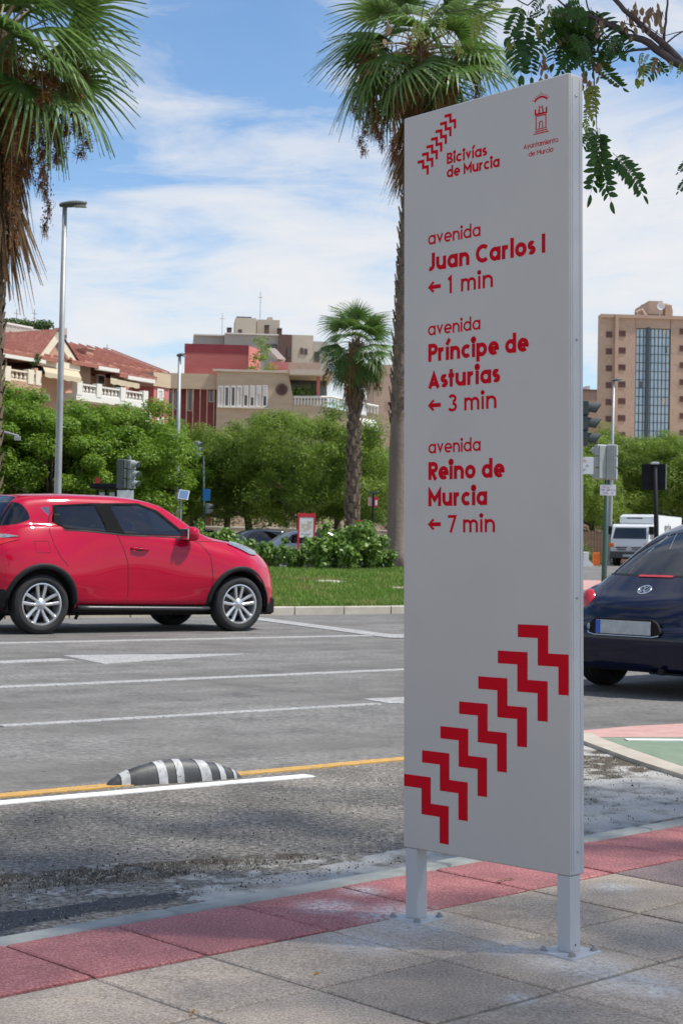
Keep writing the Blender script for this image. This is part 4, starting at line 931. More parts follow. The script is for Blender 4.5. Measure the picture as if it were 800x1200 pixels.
# ================================================================== robinia overhanging the pavement
TR = Vector((4.2, 4.6, PV))
tree = thing('robinia_tree', 'feathery leaved street tree whose branch hangs in at the top right above the totem', 'tree', TR)
def compound(seed, npair, L, lw, ll, curl=.35, fold=.5, mat_i=0, terminal=True):
    """pinnate leaf along +x, leaflets in opposite pairs"""
    r = random.Random(seed); mb = MB(); pts = []
    for i in range(7): s = i / 6; pts.append(Vector((L * s, r.uniform(-.004, .004), -curl * L * s * s * .5)))
    mb.tube(pts, [.0016, .0015, .0014, .0013, .0012, .001, .0007], 4, mi=1)
    def leaflet(p, a, l, w, dz):
        d = Vector((math.cos(a), math.sin(a), dz)).normalized(); s = Vector((-math.sin(a), math.cos(a), 0)); up = Vector((0, 0, 1))
        q = []; prof_ = [(0, 0), (.12, .55), (.35, 1), (.65, .95), (.88, .55), (1, .06)]
        for t, ww in prof_: c = p + d * l * t - up * l * .12 * t * t; q += [c - s * w * ww * .5 + up * w * .16 * ww, c, c + s * w * ww * .5 + up * w * .16 * ww]
        fs = [];
        for k in range(5): fs += [(3*k, 3*k+1, 3*k+4, 3*k+3), (3*k+1, 3*k+2, 3*k+5, 3*k+4)]
        mb.add(q, fs, 0)
    for k in range(npair):
        s = .12 + .85 * k / npair; p = Vector((L * s, 0, -curl * L * s * s * .5)); l = ll * (.75 + .5 * math.sin(math.pi * min(1, s + .1))) * r.uniform(.85, 1.08)
        for sd_ in (1, -1): leaflet(p, sd_ * R(r.uniform(58, 76)), l, lw * r.uniform(.85, 1.1), r.uniform(-.5, .1) * fold)
    if terminal: leaflet(pts[-1], 0, ll, lw, -.2)
    return mb
cm = [proto(compound(s, n, L, .019, .047), 'compound_leaf', ['robinia_leaf', 'robinia_bark']) for s, n, L in ((1, 10, .23), (2, 12, .27), (3, 8, .18))]
cy_ = [proto(compound(s, n, L, .014, .03), 'compound_leaf', ['robinia_young', 'robinia_bark']) for s, n, L in ((4, 8, .15), (5, 7, .13))]
def pod_mesh(seed):
    r = random.Random(seed); mb = MB()
    for k in range(7):
        a = r.uniform(0, 6.28); p = Vector((r.uniform(-.012, .012), r.uniform(-.012, .012), -r.uniform(.0, .07))); d = Vector((.3 * math.cos(a), .3 * math.sin(a), -1)); s = Vector((-math.sin(a), math.cos(a), 0)) * .007; l = r.uniform(.02, .034)
        mb.add([p, p + d * l * .3 + s, p + d * l * .8 + s * .8, p + d * l, p + d * l * .8 - s * .8, p + d * l * .3 - s], [(0, 1, 2, 3), (0, 3, 4, 5)])
    return mb
pods = [proto(pod_mesh(s), 'seed_pod', ['dry_pod']) for s in (1, 2)]; pods_y = [proto(pod_mesh(s), 'seed_pod', ['robinia_young']) for s in (3, 4)]
DL = 4.9
def tl(px, py, dep=DL): return P(px, py, dep) - TR
mb = MB()
# trunk and main limbs (outside the frame on the right)
fork = Vector((-.1, .2, 2.6)); mb.tube([(0, 0, -.1), (0, 0, .1), (.03, .05, 1.3), fork], [.12, .085, .075, .07], 12); mb.build('trunk', 'robinia_bark', tree, smooth=True)
def branch(pts, rads, sides=7):
    mb = MB(); q = []; rr_ = []
    for i in range(len(pts) - 1):
        for k in range(3): t = k / 3; q.append(Vector(pts[i]).lerp(Vector(pts[i+1]), t) + Vector((rng.uniform(-1, 1), rng.uniform(-1, 1), rng.uniform(-1, 1))) * rads[i] * .35); rr_.append(rads[i] + (rads[i+1] - rads[i]) * t)
    q.append(Vector(pts[-1])); rr_.append(rads[-1]); mb.tube(q, rr_, sides); return mb.build('branch', 'robinia_bark', tree, smooth=True)
b1 = [fork, Vector((-.6, .35, 2.75)), tl(860, 110), tl(800, 79), tl(782, 66), tl(760, 51), tl(735, 41), tl(715, 30), tl(695, 21), tl(672, 8)]
branch(b1, [.06, .04, .018, .013, .0125, .012, .009, .007, .006, .004])
branch([tl(830, 104), tl(800, 76), tl(777, 50), tl(755, 34), tl(737, 17), tl(720, -2), tl(700, -30)], [.012, .0115, .011, .009, .008, .007, .004])
branch([tl(777, 48), tl(780, 25), tl(782, -5)], [.005, .004, .003]); branch([tl(776, 54), tl(755, 57), tl(735, 60), tl(715, 61), tl(692, 60)], [.005, .0045, .0035, .0032, .004])
branch([tl(694, 62), tl(689, 45), tl(680, 36), tl(668, 42)], [.004, .003, .0025, .0015]); branch([tl(692, 60), tl(696, 95), tl(699, 150)], [.0035, .002, .0012]); branch([tl(776, 54), tl(790, 42), tl(800, 36), tl(830, 20)], [.003, .0025, .002, .002])
branch([tl(777, 45), tl(745, 30), tl(725, 25), tl(700, 27)], [.0022, .0018, .0015, .001]); branch([tl(760, 51), tl(740, 36), tl(705, 22), tl(660, 5), tl(640, -12)], [.004, .0035, .003, .003, .002])
branch([tl(735, 60), tl(722, 70), tl(705, 78)], [.002, .0016, .001]); branch([tl(640, -12), tl(618, 6), tl(600, -4), tl(560, 8), tl(500, 17)], [.003, .0022, .0018, .0014, .001]); branch([tl(695, 21), tl(688, 8), tl(684, -15)], [.003, .0025, .002])
branch([tl(800, 36), tl(775, 42), tl(750, 24)], [.0016, .0012, .001])
def leaf_at(a, b_, me, name='compound_leaf', roll=None, da=DL, db=None, s=None):
    A = P(a[0], a[1], da) - TR; B = P(b_[0], b_[1], db or da) - TR; d = B - A; L0 = me.dimensions_x if hasattr(me, 'dimensions_x') else max(v.co.x for v in me.vertices)
    sc_ = s or d.length / L0; xd = d.normalized(); zd = (EYE - A - TR); zd = (zd - xd * zd.dot(xd)).normalized(); yd = zd.cross(xd)
    q = Matrix((xd, yd, zd)).transposed().to_4x4(); roll = rng.uniform(-.75, .75)
    return child(me, name, tree, Matrix.Translation(A) @ q @ Matrix.Rotation(rng.uniform(-1, 1) if roll is None else roll, 4, 'X') @ Matrix.Diagonal((sc_, sc_, sc_, 1)))
for a, b_, k, roll in [((690, 62), (732, 119), 1, 1.35), ((699, 150), (706, 246), 1, 1.5), ((703, 150), (700, 240), 0, 1.2), ((698, 152), (712, 225), 1, 1.75), ((718, 178), (768, 234), 0, 1.5), ((722, 184), (757, 222), 2, 1.2),
    ((699, 150), (680, 178), 2, 1.4), ((697, 158), (681, 160), 2, 1.3), ((618, 12), (604, 96), 1, 1.6), ((619, 40), (625, 92), 0, 1.4), ((600, 35), (606, 88), 0, 1.5), ((667, 24), (619, 60), 1, .9), ((675, 30), (650, 84), 0, 1.3), ((680, 36), (660, 84), 1, 1.5), ((688, 52), (664, 80), 0, 1.2),
    ((690, 20), (655, 46), 1, 1.1), ((695, 15), (670, 40), 0, 1.5), ((690, 12), (640, 22), 1, 1.4), ((682, 5), (652, 14), 2, 1.0), ((692, 25), (684, 60), 1, 1.5), ((690, 56), (652, 82), 1, 1.6), ((716, 38), (706, 72), 0, 1.3), ((722, 42), (736, 66), 2, 1.5), ((728, 45), (712, 68), 2, 1.2),
    ((700, 78), (730, 45), 2, 1.5), ((775, 68), (755, 95), 2, 1.3), ((772, 70), (782, 92), 2, 1.6), ((806, 186), (794, 206), 2, 1.4), ((806, 208), (792, 226), 2, 1.0), ((640, 10), (617, 26), 0, 1.2), ((612, 5), (590, 50), 2, 1.5), ((688, 45), (697, 90), 0, 1.4), ((673, 8), (646, 40), 0, 1.5), ((680, 30), (672, 66), 0, 1.0), ((664, 42), (648, 72), 1, 1.5), ((703, 12), (690, 40), 2, 1.4), ((640, -12), (625, 14), 0, 1.5)]:
    leaf_at(a, b_, cm[k], roll=roll, da=DL + rng.uniform(-.06, .06), db=DL + rng.uniform(-.1, .1))
rx = random.Random(21)
for i in range(18):
    a = (rx.uniform(655, 695), rx.uniform(0, 45)); an = rx.uniform(.6, 2.9); L_ = rx.uniform(34, 52); leaf_at(a, (a[0] + L_ * math.cos(an), a[1] + L_ * math.sin(an)), cm[rx.randrange(3)], da=DL + rx.uniform(-.1, .15), db=DL + rx.uniform(-.12, .12))
for a, b_, k in [((695, 95), (699, 146), 0), ((691, 98), (696, 140), 1), ((688, 118), (690, 150), 0), ((683, 140), (693, 165), 1), ((752, 60), (748, 78), 1), ((760, 62), (752, 74), 0), ((535, 45), (538, 66), 1), ((528, 50), (545, 66), 0), ((560, 15), (555, 52), 0), ((562, 12), (566, 48), 1), ((490, 22), (486, 60), 0), ((487, 28), (500, 50), 1), ((520, 20), (516, 48), 1), ((786, 70), (786, 84), 1), ((800, 72), (794, 90), 1), ((716, 60), (710, 80), 1), ((642, 4), (648, 20), 1), ((705, 58), (700, 75), 0), ((497, 18), (520, 5), 0), ((570, 2), (590, 12), 1)]:
    leaf_at(a, b_, cy_[k], da=DL + rng.uniform(-.05, .05))
for px, py, y in [(702, 10, 0), (704, 17, 0), (741, 4, 0), (746, 0, 0), (759, 5, 0), (770, 8, 0), (773, 4, 0), (735, 30, 0), (731, 16, 0), (667, 30, 0), (668, 18, 0), (636, 62, 0), (640, 68, 0), (770, 66, 0), (686, 82, 0), (687, 88, 0), (689, 96, 0), (749, 62, 1), (751, 70, 1), (642, 6, 1), (700, 26, 0), (701, 62, 0), (764, 0, 0), (455, 20, 0), (753, 8, 0), (600, 26, 1), (657, 14, 0), (634, 20, 1)]:
    o = child(rng.choice(pods_y if y else pods), 'seed_pod', tree, Matrix.Translation(tl(px, py)) @ Matrix.Rotation(rng.uniform(0, 6), 4, 'Z'))
# the crown above the frame: it shades the pavement and the totem
rr = np.random.RandomState(12); cs = []
def above_frame(p):
    x, y = project(p[0], p[1], p[2]); return p[1] < .3 or y < -70 or x > 900 or x < -300
limbs = []
for tgt in [(-1.2, -1.6, 5.2), (-1.8, 1.2, 5.6), (.2, 2.6, 5.9), (1.4, -2.0, 5.2), (2.3, .9, 5.6), (-.7, -.1, 6.2), (-2.2, -.4, 5.6), (.8, .6, 6.6)]:
    mb = MB(); pts = limb(mb, fork, tgt, .05, .012, len(limbs) + 90, bend=.1, n=6); mb.build('branch', 'robinia_bark', tree, smooth=True); limbs.append(pts)
CR = []; RD = []
r = random.Random(77)
for k in range(330):
    d = Vector((r.gauss(0, 1), r.gauss(0, 1), r.gauss(0, .6))); d = d.normalized() * r.uniform(.15, 1) ** .5
    c = Vector((.6 + d.x * 2.9, -.3 + d.y * 2.6, 5.6 + d.z * 1.3)); w = c + TR
    if above_frame(w + Vector((0, 0, -.45))) and above_frame(w + Vector((0, .4, -.4))): CR.append(tuple(c)); RD.append(r.uniform(.28, .5))
V, Q = leafcloud(5, CR, RD, 62, .10, .45, flat=(1, 1, .6), up=.9)
o = quickmesh('crown', V, Q, 'robinia_leaf', tree)
# ================================================================== street lamps
def street_lamp(label, px_top, py_top, dep, h_m, r0, arm, left=0.0, px_base=None):
    top = P(px_top, py_top, dep); bx = P(px_base or px_top, 640, dep).x; zb = gz(bx, dep)
    s_ = top.x * E_R.x + dep * E_R.y; t_ = top.x * N_R.x + dep * N_R.y
    if 20 < t_ < 34 and s_ < 20: zb = lawn_z(bx, dep)
    t = thing('street_lamp', label, 'street lamp', (bx, dep, zb), 0, 'street lamps along the avenue'); hh = top.z - zb; lx = top.x - bx
    mb = MB(); mb.tube([(0, 0, 0), (0, 0, .5), (lx * .5, 0, hh * .5), (lx, 0, hh)], [r0, r0, r0 * .82, r0 * .6], 12); mb.build('pole', 'galvanised', t, smooth=True)
    mb = MB(); mb.lathe([(r0 * 2.2, 0), (r0 * 2.2, .03), (r0 * 1.1, .06), (r0, .3)], 12); mb.build('pole_base', 'galvanised', t)
    mb = MB(); n = 12; vs = []
    for i in range(9):
        s = i / 8; x = lx - .12 + arm * s; w = .13 * math.sin(math.pi * min(1, .18 + s * .72)) ; hgt_ = .075 * math.sin(math.pi * min(1, .2 + s * .66))
        vs += [(x, w * math.cos(2 * math.pi * k / n), hh + .02 + .06 * s + hgt_ * math.sin(2 * math.pi * k / n)) for k in range(n)]
    mb.add(vs, [(i*n+k, i*n+(k+1) % n, (i+1)*n+(k+1) % n, (i+1)*n+k) for i in range(8) for k in range(n)] + [tuple(range(n)), tuple(range(8*n, 9*n))]); mb.build('lamp_head', 'lamp_head', t, smooth=True)
    mb = MB(); mb.box(lx + arm * .35, lx + arm * .8, -.08, .08, hh - .03, hh - .012 + .02, M=Matrix.Translation((0, 0, .01))); mb.build('lamp_glass', 'lamp_glass', t)
    return t
street_lamp('tall grey lamp post on the left beside the hanging palm fruit', 76, 241, 37, 9, .088, .62, px_base=66)
street_lamp('thin distant lamp post left of the red building', 210.5, 417, 66, 9, .105, .32, px_base=206)
street_lamp('distant lamp post right of the totem in front of the tan tower', 719, 446, 80, 9, .10, .5, px_base=714)
# ================================================================== traffic lights
def signal_head(parent, x, y, z, rz, s=1.0, n=3, pale=False, name='signal_head', lit=None):
    """n lenses; front faces local -y"""
    hd = bpy.data.objects.new(name, None); COL.objects.link(hd); hd.parent = parent; hd.location = (x, y, z); hd.rotation_euler.z = rz; hd.scale = (s, s, s)
    mb = MB()
    for k in range(n): mb.box(-.14, .14, -.02, .16, .30 * k + .004, .30 * k + .296, bev=.025)
    mb.box(-.10, .10, .16, .19, .02, .3 * n - .02, bev=.012); mb.build('housing', 'signal_pale' if pale else 'signal_body', hd)
    for k in range(n):
        mb = MB(); mb.lathe([(0, .012), (.06, .008), (.1, 0)], 16, M=Matrix.Translation((0, -.024, .30 * k + .15)) @ Matrix.Rotation(R(90), 4, 'X')); mb.build('lens', 'signal_dark', hd, smooth=True)
        mb = MB(); vs = []; m = 14     # visor: open tube cut slanting
        for i in range(m + 1):
            a = R(-35 + 250 * i / m); c, s2 = math.cos(a) * .115, math.sin(a) * .115 + .30 * k + .15; ln = .10 + .14 * (math.sin(a) * .5 + .5); vs += [(c, -.02, s2), (c, -.02 - ln, s2 - .02), (c * .94, -.02, (s2 - .3*k - .15) * .94 + .3*k + .15), (c * .94, -.02 - ln, (s2 - .3*k - .15) * .94 + .3*k + .13)]
        mb.add(vs, [(4*i, 4*i+1, 4*i+5, 4*i+4) for i in range(m)] + [(4*i+2, 4*i+6, 4*i+7, 4*i+3) for i in range(m)] + [(4*i+1, 4*i+3, 4*i+7, 4*i+5) for i in range(m)]); mb.build('visor', 'signal_pale' if pale else 'signal_body', hd)
    return hd
GT = 'traffic lights at the junction'
def lawnish(x, y):
    s_ = x * E_R.x + y * E_R.y; t_ = x * N_R.x + y * N_R.y; return lawn_z(x, y) if 20 < t_ < 34.5 and s_ < med_s1(t_) else gz(x, y)
def signal_post(label, px, dep, heads, top_py, r=.05, plates=(), mat_='green_pole', px_top=None):
    bx = P(px, 640, dep).x; z0 = lawnish(bx, dep); tp = P(px_top or px, top_py, dep); t = thing('traffic_light', label, 'traffic light', (bx, dep, z0), 0, GT)
    mb = MB(); mb.tube([(0, 0, 0), (0, 0, .25), (tp.x - bx, 0, tp.z - z0)], [r * 1.15, r, r * .9], 10); mb.build('pole', mat_, t, smooth=True)
    for (hx, y0, y1, rz, n, pale) in heads:          # px centre, py top and bottom
        A = P(hx, y1, dep); hh = P(hx, y0, dep).z - A.z; s = hh / (.3 * n); lx = A.x - bx
        signal_head(t, lx, -.0, A.z - z0, rz, s, n, pale)
        px0 = (tp.x - bx) * (A.z - z0 + hh/2) / max(.1, tp.z - z0)
        if abs(lx - px0) > r * 1.5:
            mb = MB()
            for q in (.15, .85): mb.tube([(px0, 0, A.z - z0 + hh * q), (lx, .05, A.z - z0 + hh * q)], .018, 6)
            mb.build('bracket', mat_, t)
    for (x0, y0, x1, y1, lines, m) in plates:
        A, B = P(x0, y0, dep), P(x1, y1, dep); mb = MB(); mb.box(A.x - bx, B.x - bx, -.11, -.095, B.z - z0, A.z - z0, bev=.004); pl_ = mb.build('sign_plate', m, t)
        for (text, ty, cap, c, tw) in lines:
            mb = MB(); wd = (B.x - A.x); hh = A.z - B.z; letter_mesh(mb, text, A.x - bx + wd * (1 - tw) / 2, B.z - z0 + hh * ty, hh * cap, wd * tw, .16, -.112, .12); mb.build('lettering', c, pl_)
        mb = MB(); mb.box((A.x + B.x) / 2 - bx - .03, (A.x + B.x) / 2 - bx + .03, -.094, .03, (A.z + B.z) / 2 - z0 - .02, (A.z + B.z) / 2 - z0 + .02); mb.build('clamp', 'galvanised', t)
    return t
signal_post('traffic light with a pair of grey heads behind the red car roof', 151, 42, [(144.5, 538, 573, R(150), 3, False), (155, 539, 573, R(62), 3, True)], 534, .045, [(138, 574.5, 157, 586, [], 'white_plate')], px_top=152)
signal_post('traffic light with two small stacked heads left of the lamp post', 176.5, 62, [(181, 562, 573, R(70), 2, True), (181, 577, 589, R(70), 2, True)], 552, .05)
signal_post('tall green traffic light post with a raised head and a blue sign', 239.5, 66, [(232.5, 517, 536, R(70), 3, True), (245, 590, 602, R(70), 2, True)], 534, .05, [(238, 573, 246.5, 587, [], 'blue_plate')], px_top=238.5)
signal_post('green traffic light post with two pale heads and a white plate right of the totem', 708, 40, [(701, 521, 562, R(205), 3, True), (716.5, 521, 563, R(160), 3, True)], 520, .068, [(702, 568, 720.5, 581, [('PEATON', .68, .16, 'ink_red', .55), ('CRUZAR POR', .42, .16, 'ink', .85), ('SEMAFORO', .14, .16, 'ink', .8)], 'white_plate')], px_top=712.5)
signal_post('near traffic light with dark slanted visors half hidden behind the totem', 672, 33, [(688, 469, 523, R(78), 3, False)], 466, .06, [(664, 535.5, 694, 556, [('ZONA', .7, .16, 'ink_red', .5), ('PEATONAL', .42, .16, 'ink', .8), ('CAMPOS', .14, .16, 'ink', .62)], 'white_plate')], px_top=674)
# arm of a lamp or signal entering at the left edge
b_ = base(-40, 46); t = thing('overhead_sensor', 'thin pale metal arm entering at the left edge above the red car', 'street furniture', b_); z1 = hgt(20, 507, 46) - b_.z; x1 = P(22, 507, 46).x - b_.x
mb = MB(); mb.tube([(0, 0, 0), (0, 0, z1)], .05, 8); mb.build('pole', 'galvanised', t); mb = MB(); mb.tube([(0, 0, z1), (x1 * .7, 0, z1 + .02), (x1, 0, z1 - .09)], [.04, .035, .03], 8); mb.build('arm', 'galvanised', t)
mb = MB(); mb.box(x1 - .12, x1 + .05, -.04, .04, z1 - .22, z1 - .1, bev=.01); mb.build('sensor_box', 'signal_pale', t)
# big dark sign seen from behind, right
b_ = base(771.5, 30); t = thing('road_sign', 'large dark square sign seen from behind on a black pole above the truck', 'road sign', b_); z0, z1 = hgt(768, 574, 30) - b_.z, hgt(768, 543, 30) - b_.z; x0, x1 = P(752.5, 560, 30).x - b_.x, P(781, 560, 30).x - b_.x; xm = P(767, 560, 30).x - b_.x
mb = MB(); mb.tube([(0, 0, 0), (xm * .5, 0, z0 * .6), (xm, 0, z1 + .02)], [.045, .043, .04], 10); mb.build('pole', 'dark_metal', t, smooth=True)
M = Matrix.Translation((0, .06, 0)) @ Matrix.Rotation(R(-12), 4, 'Z'); mb = MB(); mb.box(x0, x1, 0, .05, z0, z1, M=M, bev=.01); mb.box(x0 + .02, x1 - .02, -.012, 0, z0 + .1, z0 + .13, M=M); mb.box(x0 + .02, x1 - .02, -.012, 0, z1 - .13, z1 - .1, M=M); mb.build('panel', 'dark_metal', t)
mb = MB(); mb.box(xm - .07, xm + .07, -.06, .08, z1 - .02, z1 + .025, bev=.01); mb.build('clamp', 'lamp_glass', t)
mb = MB(); mb.box(x1 - .012, x1 + .006, -.004, .056, z0 + .01, z1 - .01, M=M); mb.build('frame_edge', 'signal_pale', t)
# small solar panel on a pole
b_ = base(211, 60); t = thing('solar_post', 'small tilted solar panel on a thin pole by the distant lamp post', 'solar panel', b_); zc_ = hgt(213, 580, 60) - b_.z
mb = MB(); mb.tube([(0, 0, 0), (0, 0, zc_)], .03, 8); mb.build('pole', 'galvanised', t); mb = MB(); mb.box(-.17, .2, -.2, .2, 0, .03, M=Matrix.Translation((.08, 0, zc_)) @ Matrix.Rotation(R(8), 4, 'Y') @ Matrix.Rotation(R(58), 4, 'X')); mb.build('frame', 'white_plate', t)
mb = MB(); mb.box(-.15, .18, -.18, .18, .031, .036, M=Matrix.Translation((.08, 0, zc_)) @ Matrix.Rotation(R(8), 4, 'Y') @ Matrix.Rotation(R(58), 4, 'X')); mb.build('panel', 'solar', t)
# notice board with red frame
b_ = base(358.5, 50); t = thing('notice_board', 'red framed notice board with a map standing on two red legs behind the bushes', 'notice board', b_, R(8)); k = 50 / F; zz = lambda py: hgt(358, py, 50) - b_.z; w = 9.3 * k
for sx in (-1, 1):
    mb = MB(); mb.box(sx * w - .03, sx * w + .03, -.03, .03, 0, zz(601.5), bev=.008); mb.build('leg', 'red_plate', t)
mb = MB(); mb.box(-w + .03, w - .03, -.025, .025, zz(630), zz(606.5)); mb.build('panel', 'white_plate', t); mb = MB(); mb.box(-w + .03, w - .03, -.035, .035, zz(606), zz(601.5)); mb.build('header', 'red_plate', t)
mat('map_print', (.42, .5, .36), (.6, .42, .36), rough=.5, scale=14, c3=(.75, .74, .68), s3=9, lo3=.45, hi3=.55)
mb = MB(); mb.box(-w * .72, w * .72, -.028, -.0255, zz(623), zz(610)); mb.build('map', 'map_print', t)
mb = MB(); letter_mesh(mb, 'Plano de Murcia', -w * .7, zz(626.6), .04, w * 1.3, .16, -.0262, .1); mb.build('lettering', 'ink', t)
# slim white and red totem, far right of the bushes
b_ = base(421, 53); t = thing('information_totem', 'slim white information pillar with a red top beside the small palm', 'information pillar', b_); zz = lambda py: hgt(421, py, 53) - b_.z; w = 3.6 * 53 / F
mb = MB(); mb.box(-w, w, -.05, .05, 0, zz(616)); mb.build('body', 'white_plate', t); mb = MB(); mb.box(-w, w, -.05, .05, zz(616), zz(609.5)); mb.build('top', 'red_plate', t); mb = MB(); mb.tube([(-.02, -.056, zz(622)), (.03, -.056, zz(628)), (-.02, -.056, zz(634))], .012, 4); mb.build('stripe', 'red_plate', t)
# two small red/orange flags signs on a pole
b_ = base(436, 57); t = thing('bus_stop_sign', 'small red and orange sign plates on a dark pole behind the palms', 'bus stop sign', b_); zz = lambda py: hgt(436, py, 57) - b_.z; k = 57 / F
mb = MB(); mb.tube([(0, 0, 0), (0, 0, zz(578))], .035, 8); mb.build('pole', 'dark_metal', t); mb = MB(); mb.box(1.2 * k, 6.2 * k, -.02, .02, zz(594), zz(582)); mb.build('red_plate', 'red_plate', t); mb = MB(); mb.box(-6 * k, -1.2 * k, -.02, .02, zz(593), zz(582.5)); mb.build('orange_plate', 'pink_lane', t)
mb = MB(); mb.box(-.2, .2, -.02, .02, zz(578), zz(576)); mb.build('top_bar', 'green_pole', t)
mb = MB(); mb.box(2.4 * k, 5 * k, -.024, -.02, zz(592), zz(586)); mb.build('pictogram', 'white_plate', t)
# ================================================================== buildings beyond the trees
mat('salmon_wall', (.46, .26, .18), (.52, .31, .22), rough=.9, scale=.8, coords='World')
mat('pink_wall', (.50, .16, .15), (.55, .2, .19), rough=.9, scale=.8, coords='World')
mat('dark_red_wall', (.2, .03, .04), (.24, .04, .05), rough=.85, scale=.6, coords='World')
mat('red_wall', (.36, .095, .09), (.41, .125, .115), rough=.85, scale=.35, coords='World', stretch=(1, 1, 3))
mat('cream_wall', (.47, .37, .25), (.54, .43, .30), rough=.85, scale=.5, coords='World', stretch=(1, 1, 4))
mat('stone_wall', (.5, .43, .33), (.56, .49, .39), rough=.85, scale=.7, coords='World')
mat('grey_wall', (.40, .37, .32), (.45, .42, .37), rough=.85, scale=.7, coords='World')
mat('tan_brick', (.43, .31, .235), (.48, .355, .275), rough=.9, scale=.5, coords='World', c3=(.39, .28, .21), s3=2.5)
mat('roof_tile', (.30, .115, .08), (.40, .17, .125), rough=.85, scale=1.6, coords='World', c3=(.3, .1, .07), s3=5, lo3=.45, hi3=.6)
mat('white_trim', (.7, .68, .62), rough=.7); mat('balustrade_paint', (.74, .66, .52), (.7, .61, .47), rough=.7, scale=2)
mat('awning_cloth', (.62, .52, .36), (.66, .56, .4), rough=.9, scale=4, trans=.2); mat('window_dark', (.03, .035, .045), rough=.15, spec=1.0)
mat('shutter_brown', (.1, .045, .045), (.13, .06, .06), rough=.6, scale=2); mat('shutter_pale', (.55, .53, .5), rough=.6); mat('blue_glass', (.38, .54, .66), (.50, .65, .74), rough=.12, spec=1.0, scale=.5, coords='World')
mat('mullion', (.045, .065, .08), rough=.5); mat('brown_panel', (.13, .075, .06), rough=.8); mat('hedge_leaves', (.035, .08, .015), (.08, .14, .03), rough=.6, scale=.8, trans=.25)
mat('concrete_wall', (.36, .31, .24), (.43, .38, .3), rough=.9, scale=.6, coords='World'); mat('wood_board', (.13, .08, .05), (.2, .13, .085), rough=.85, scale=3)
class Fac:
    """a facade plane: origin under pixel px0 at distance dep, running in direction ang; k along it, o outward, z up (local frame of its Empty)"""
    def __init__(s, px0, dep, ang, name, label, cat='building', group=None):
        p = P(px0, 640, dep); s.o = Vector((p.x, p.y, 0)); s.a = ang; s.d = Vector((math.cos(ang), math.sin(ang), 0)); s.n = Vector((math.sin(ang), -math.cos(ang), 0))
        s.t = thing(name, label, cat, s.o, ang, group)
    def kz(s, px, py, off=0.0):
        d = ray(px, py); q = s.o + s.n * off; t = (q - EYE).dot(s.n) / d.dot(s.n); w = EYE + d * t - s.o; return w.dot(s.d), w.z
    def k(s, px, off=0.0, py=500): return s.kz(px, py, off)[0]
    def z(s, px, py, off=0.0): return s.kz(px, py, off)[1]
    def box(s, name, m, k0, k1, z0, z1, o0, o1, parent=None, bev=0):          # o: outward (towards the viewer) is positive
        mb = MB(); mb.box(k0, k1, -o1, -o0, z0, z1, bev=bev); return mb.build(name, m, parent or s.t)
    def pbox(s, name, m, x0, y0, x1, y1, o0, o1, parent=None, zb=None):       # picture rectangle -> box
        k0, z1 = s.kz(x0, y0, o1); k1, _ = s.kz(x1, y0, o1); z0 = s.z((x0+x1)/2, y1, o1) if zb is None else zb; zt = s.z((x0+x1)/2, y0, o1); return s.box(name, m, min(k0, k1), max(k0, k1), z0, zt, o0, o1, parent)
    def window(s, x0, y0, x1, y1, o=0.0, m='window_dark', fm='white_trim', fr=.09, depth=.12):
        k0 = s.k(x0, o, (y0+y1)/2); k1 = s.k(x1, o, (y0+y1)/2); z1 = s.z((x0+x1)/2, y0, o); z0 = s.z((x0+x1)/2, y1, o); mb = MB()
        for a in ((k0, k1, z0, z0 + fr), (k0, k1, z1 - fr, z1), (k0, k0 + fr, z0 + fr, z1 - fr), (k1 - fr, k1, z0 + fr, z1 - fr)): mb.box(a[0], a[1], -(o + .05), -(o - depth), a[2], a[3])
        w = mb.build('window', fm, s.t); s.box('pane', m, k0 + fr, k1 - fr, z0 + fr, z1 - fr, o + .005, o + .02, w); return w
    def prism(s, name, m, pts, o0, o1, parent=None):                            # outline in (k, z)
        mb = MB(); mb.prism(pts, -o1, -o0, fn=lambda u, v, w: (u, w, v)); return mb.build(name, m, parent or s.t)
K3 = .3
def c1(x, y): return x * K3, 360 + y * K3            # coordinates of one enlarged view of the houses
# ---- row of houses at the left, running away to the right
HA = math.atan2(.85, .52)
def house(name_label, groups='terraced houses on the left'): pass
Fh = Fac(0, 88, HA, 'gabled_house', 'salmon house with a pointed gable, cream awning and balustrade at the left edge', group='houses behind the green trees')
f = Fh; kz = lambda x, y, o=0.0: f.kz(*c1(x, y), o)
kA = kz(-260, 300)[0]; kG0 = kz(150, 300)[0]; kG1 = kz(296, 300)[0]; zE = kz(150, 195)[1]
f.box('wall', 'salmon_wall', kA, kG1, 0, kz(228, 262)[1] , -9, -1.5)
f.box('front_wall', 'salmon_wall', kG0, kG1, 0, kz(220, 268)[1], -1.5, 0)
# gable
gz0 = kz(150, 200, 0.6)[1]; gk0, gk1 = kz(148, 200, .6)[0], kz(310, 215, .6)[0]; gp = kz(226, 92, .6)
f.prism('gable_wall', 'salmon_wall', [(gk0 + .3, gz0), (gk1 - .3, gz0), (gp[0], gp[1] - .45)], -3, .45)
mb = MB()
for a, b_ in (((gk0, gz0), gp), (gp, (gk1, gz0))):
    dv = Vector((b_[0] - a[0], b_[1] - a[1])); nn = Vector((-dv.y, dv.x)).normalized() * .42
    mb.prism([a, b_, (b_[0] - nn.x, b_[1] - nn.y), (a[0] - nn.x, a[1] - nn.y)], -.62, -.4, fn=lambda u, v, w: (u, w, v))
mb.prism([(gk0, gz0 - .35), (gk1, gz0 - .35), (gk1, gz0 + .02), (gk0, gz0 + .02)], -.66, -.38, fn=lambda u, v, w: (u, w, v)); mb.build('gable_trim', 'balustrade_paint', f.t)
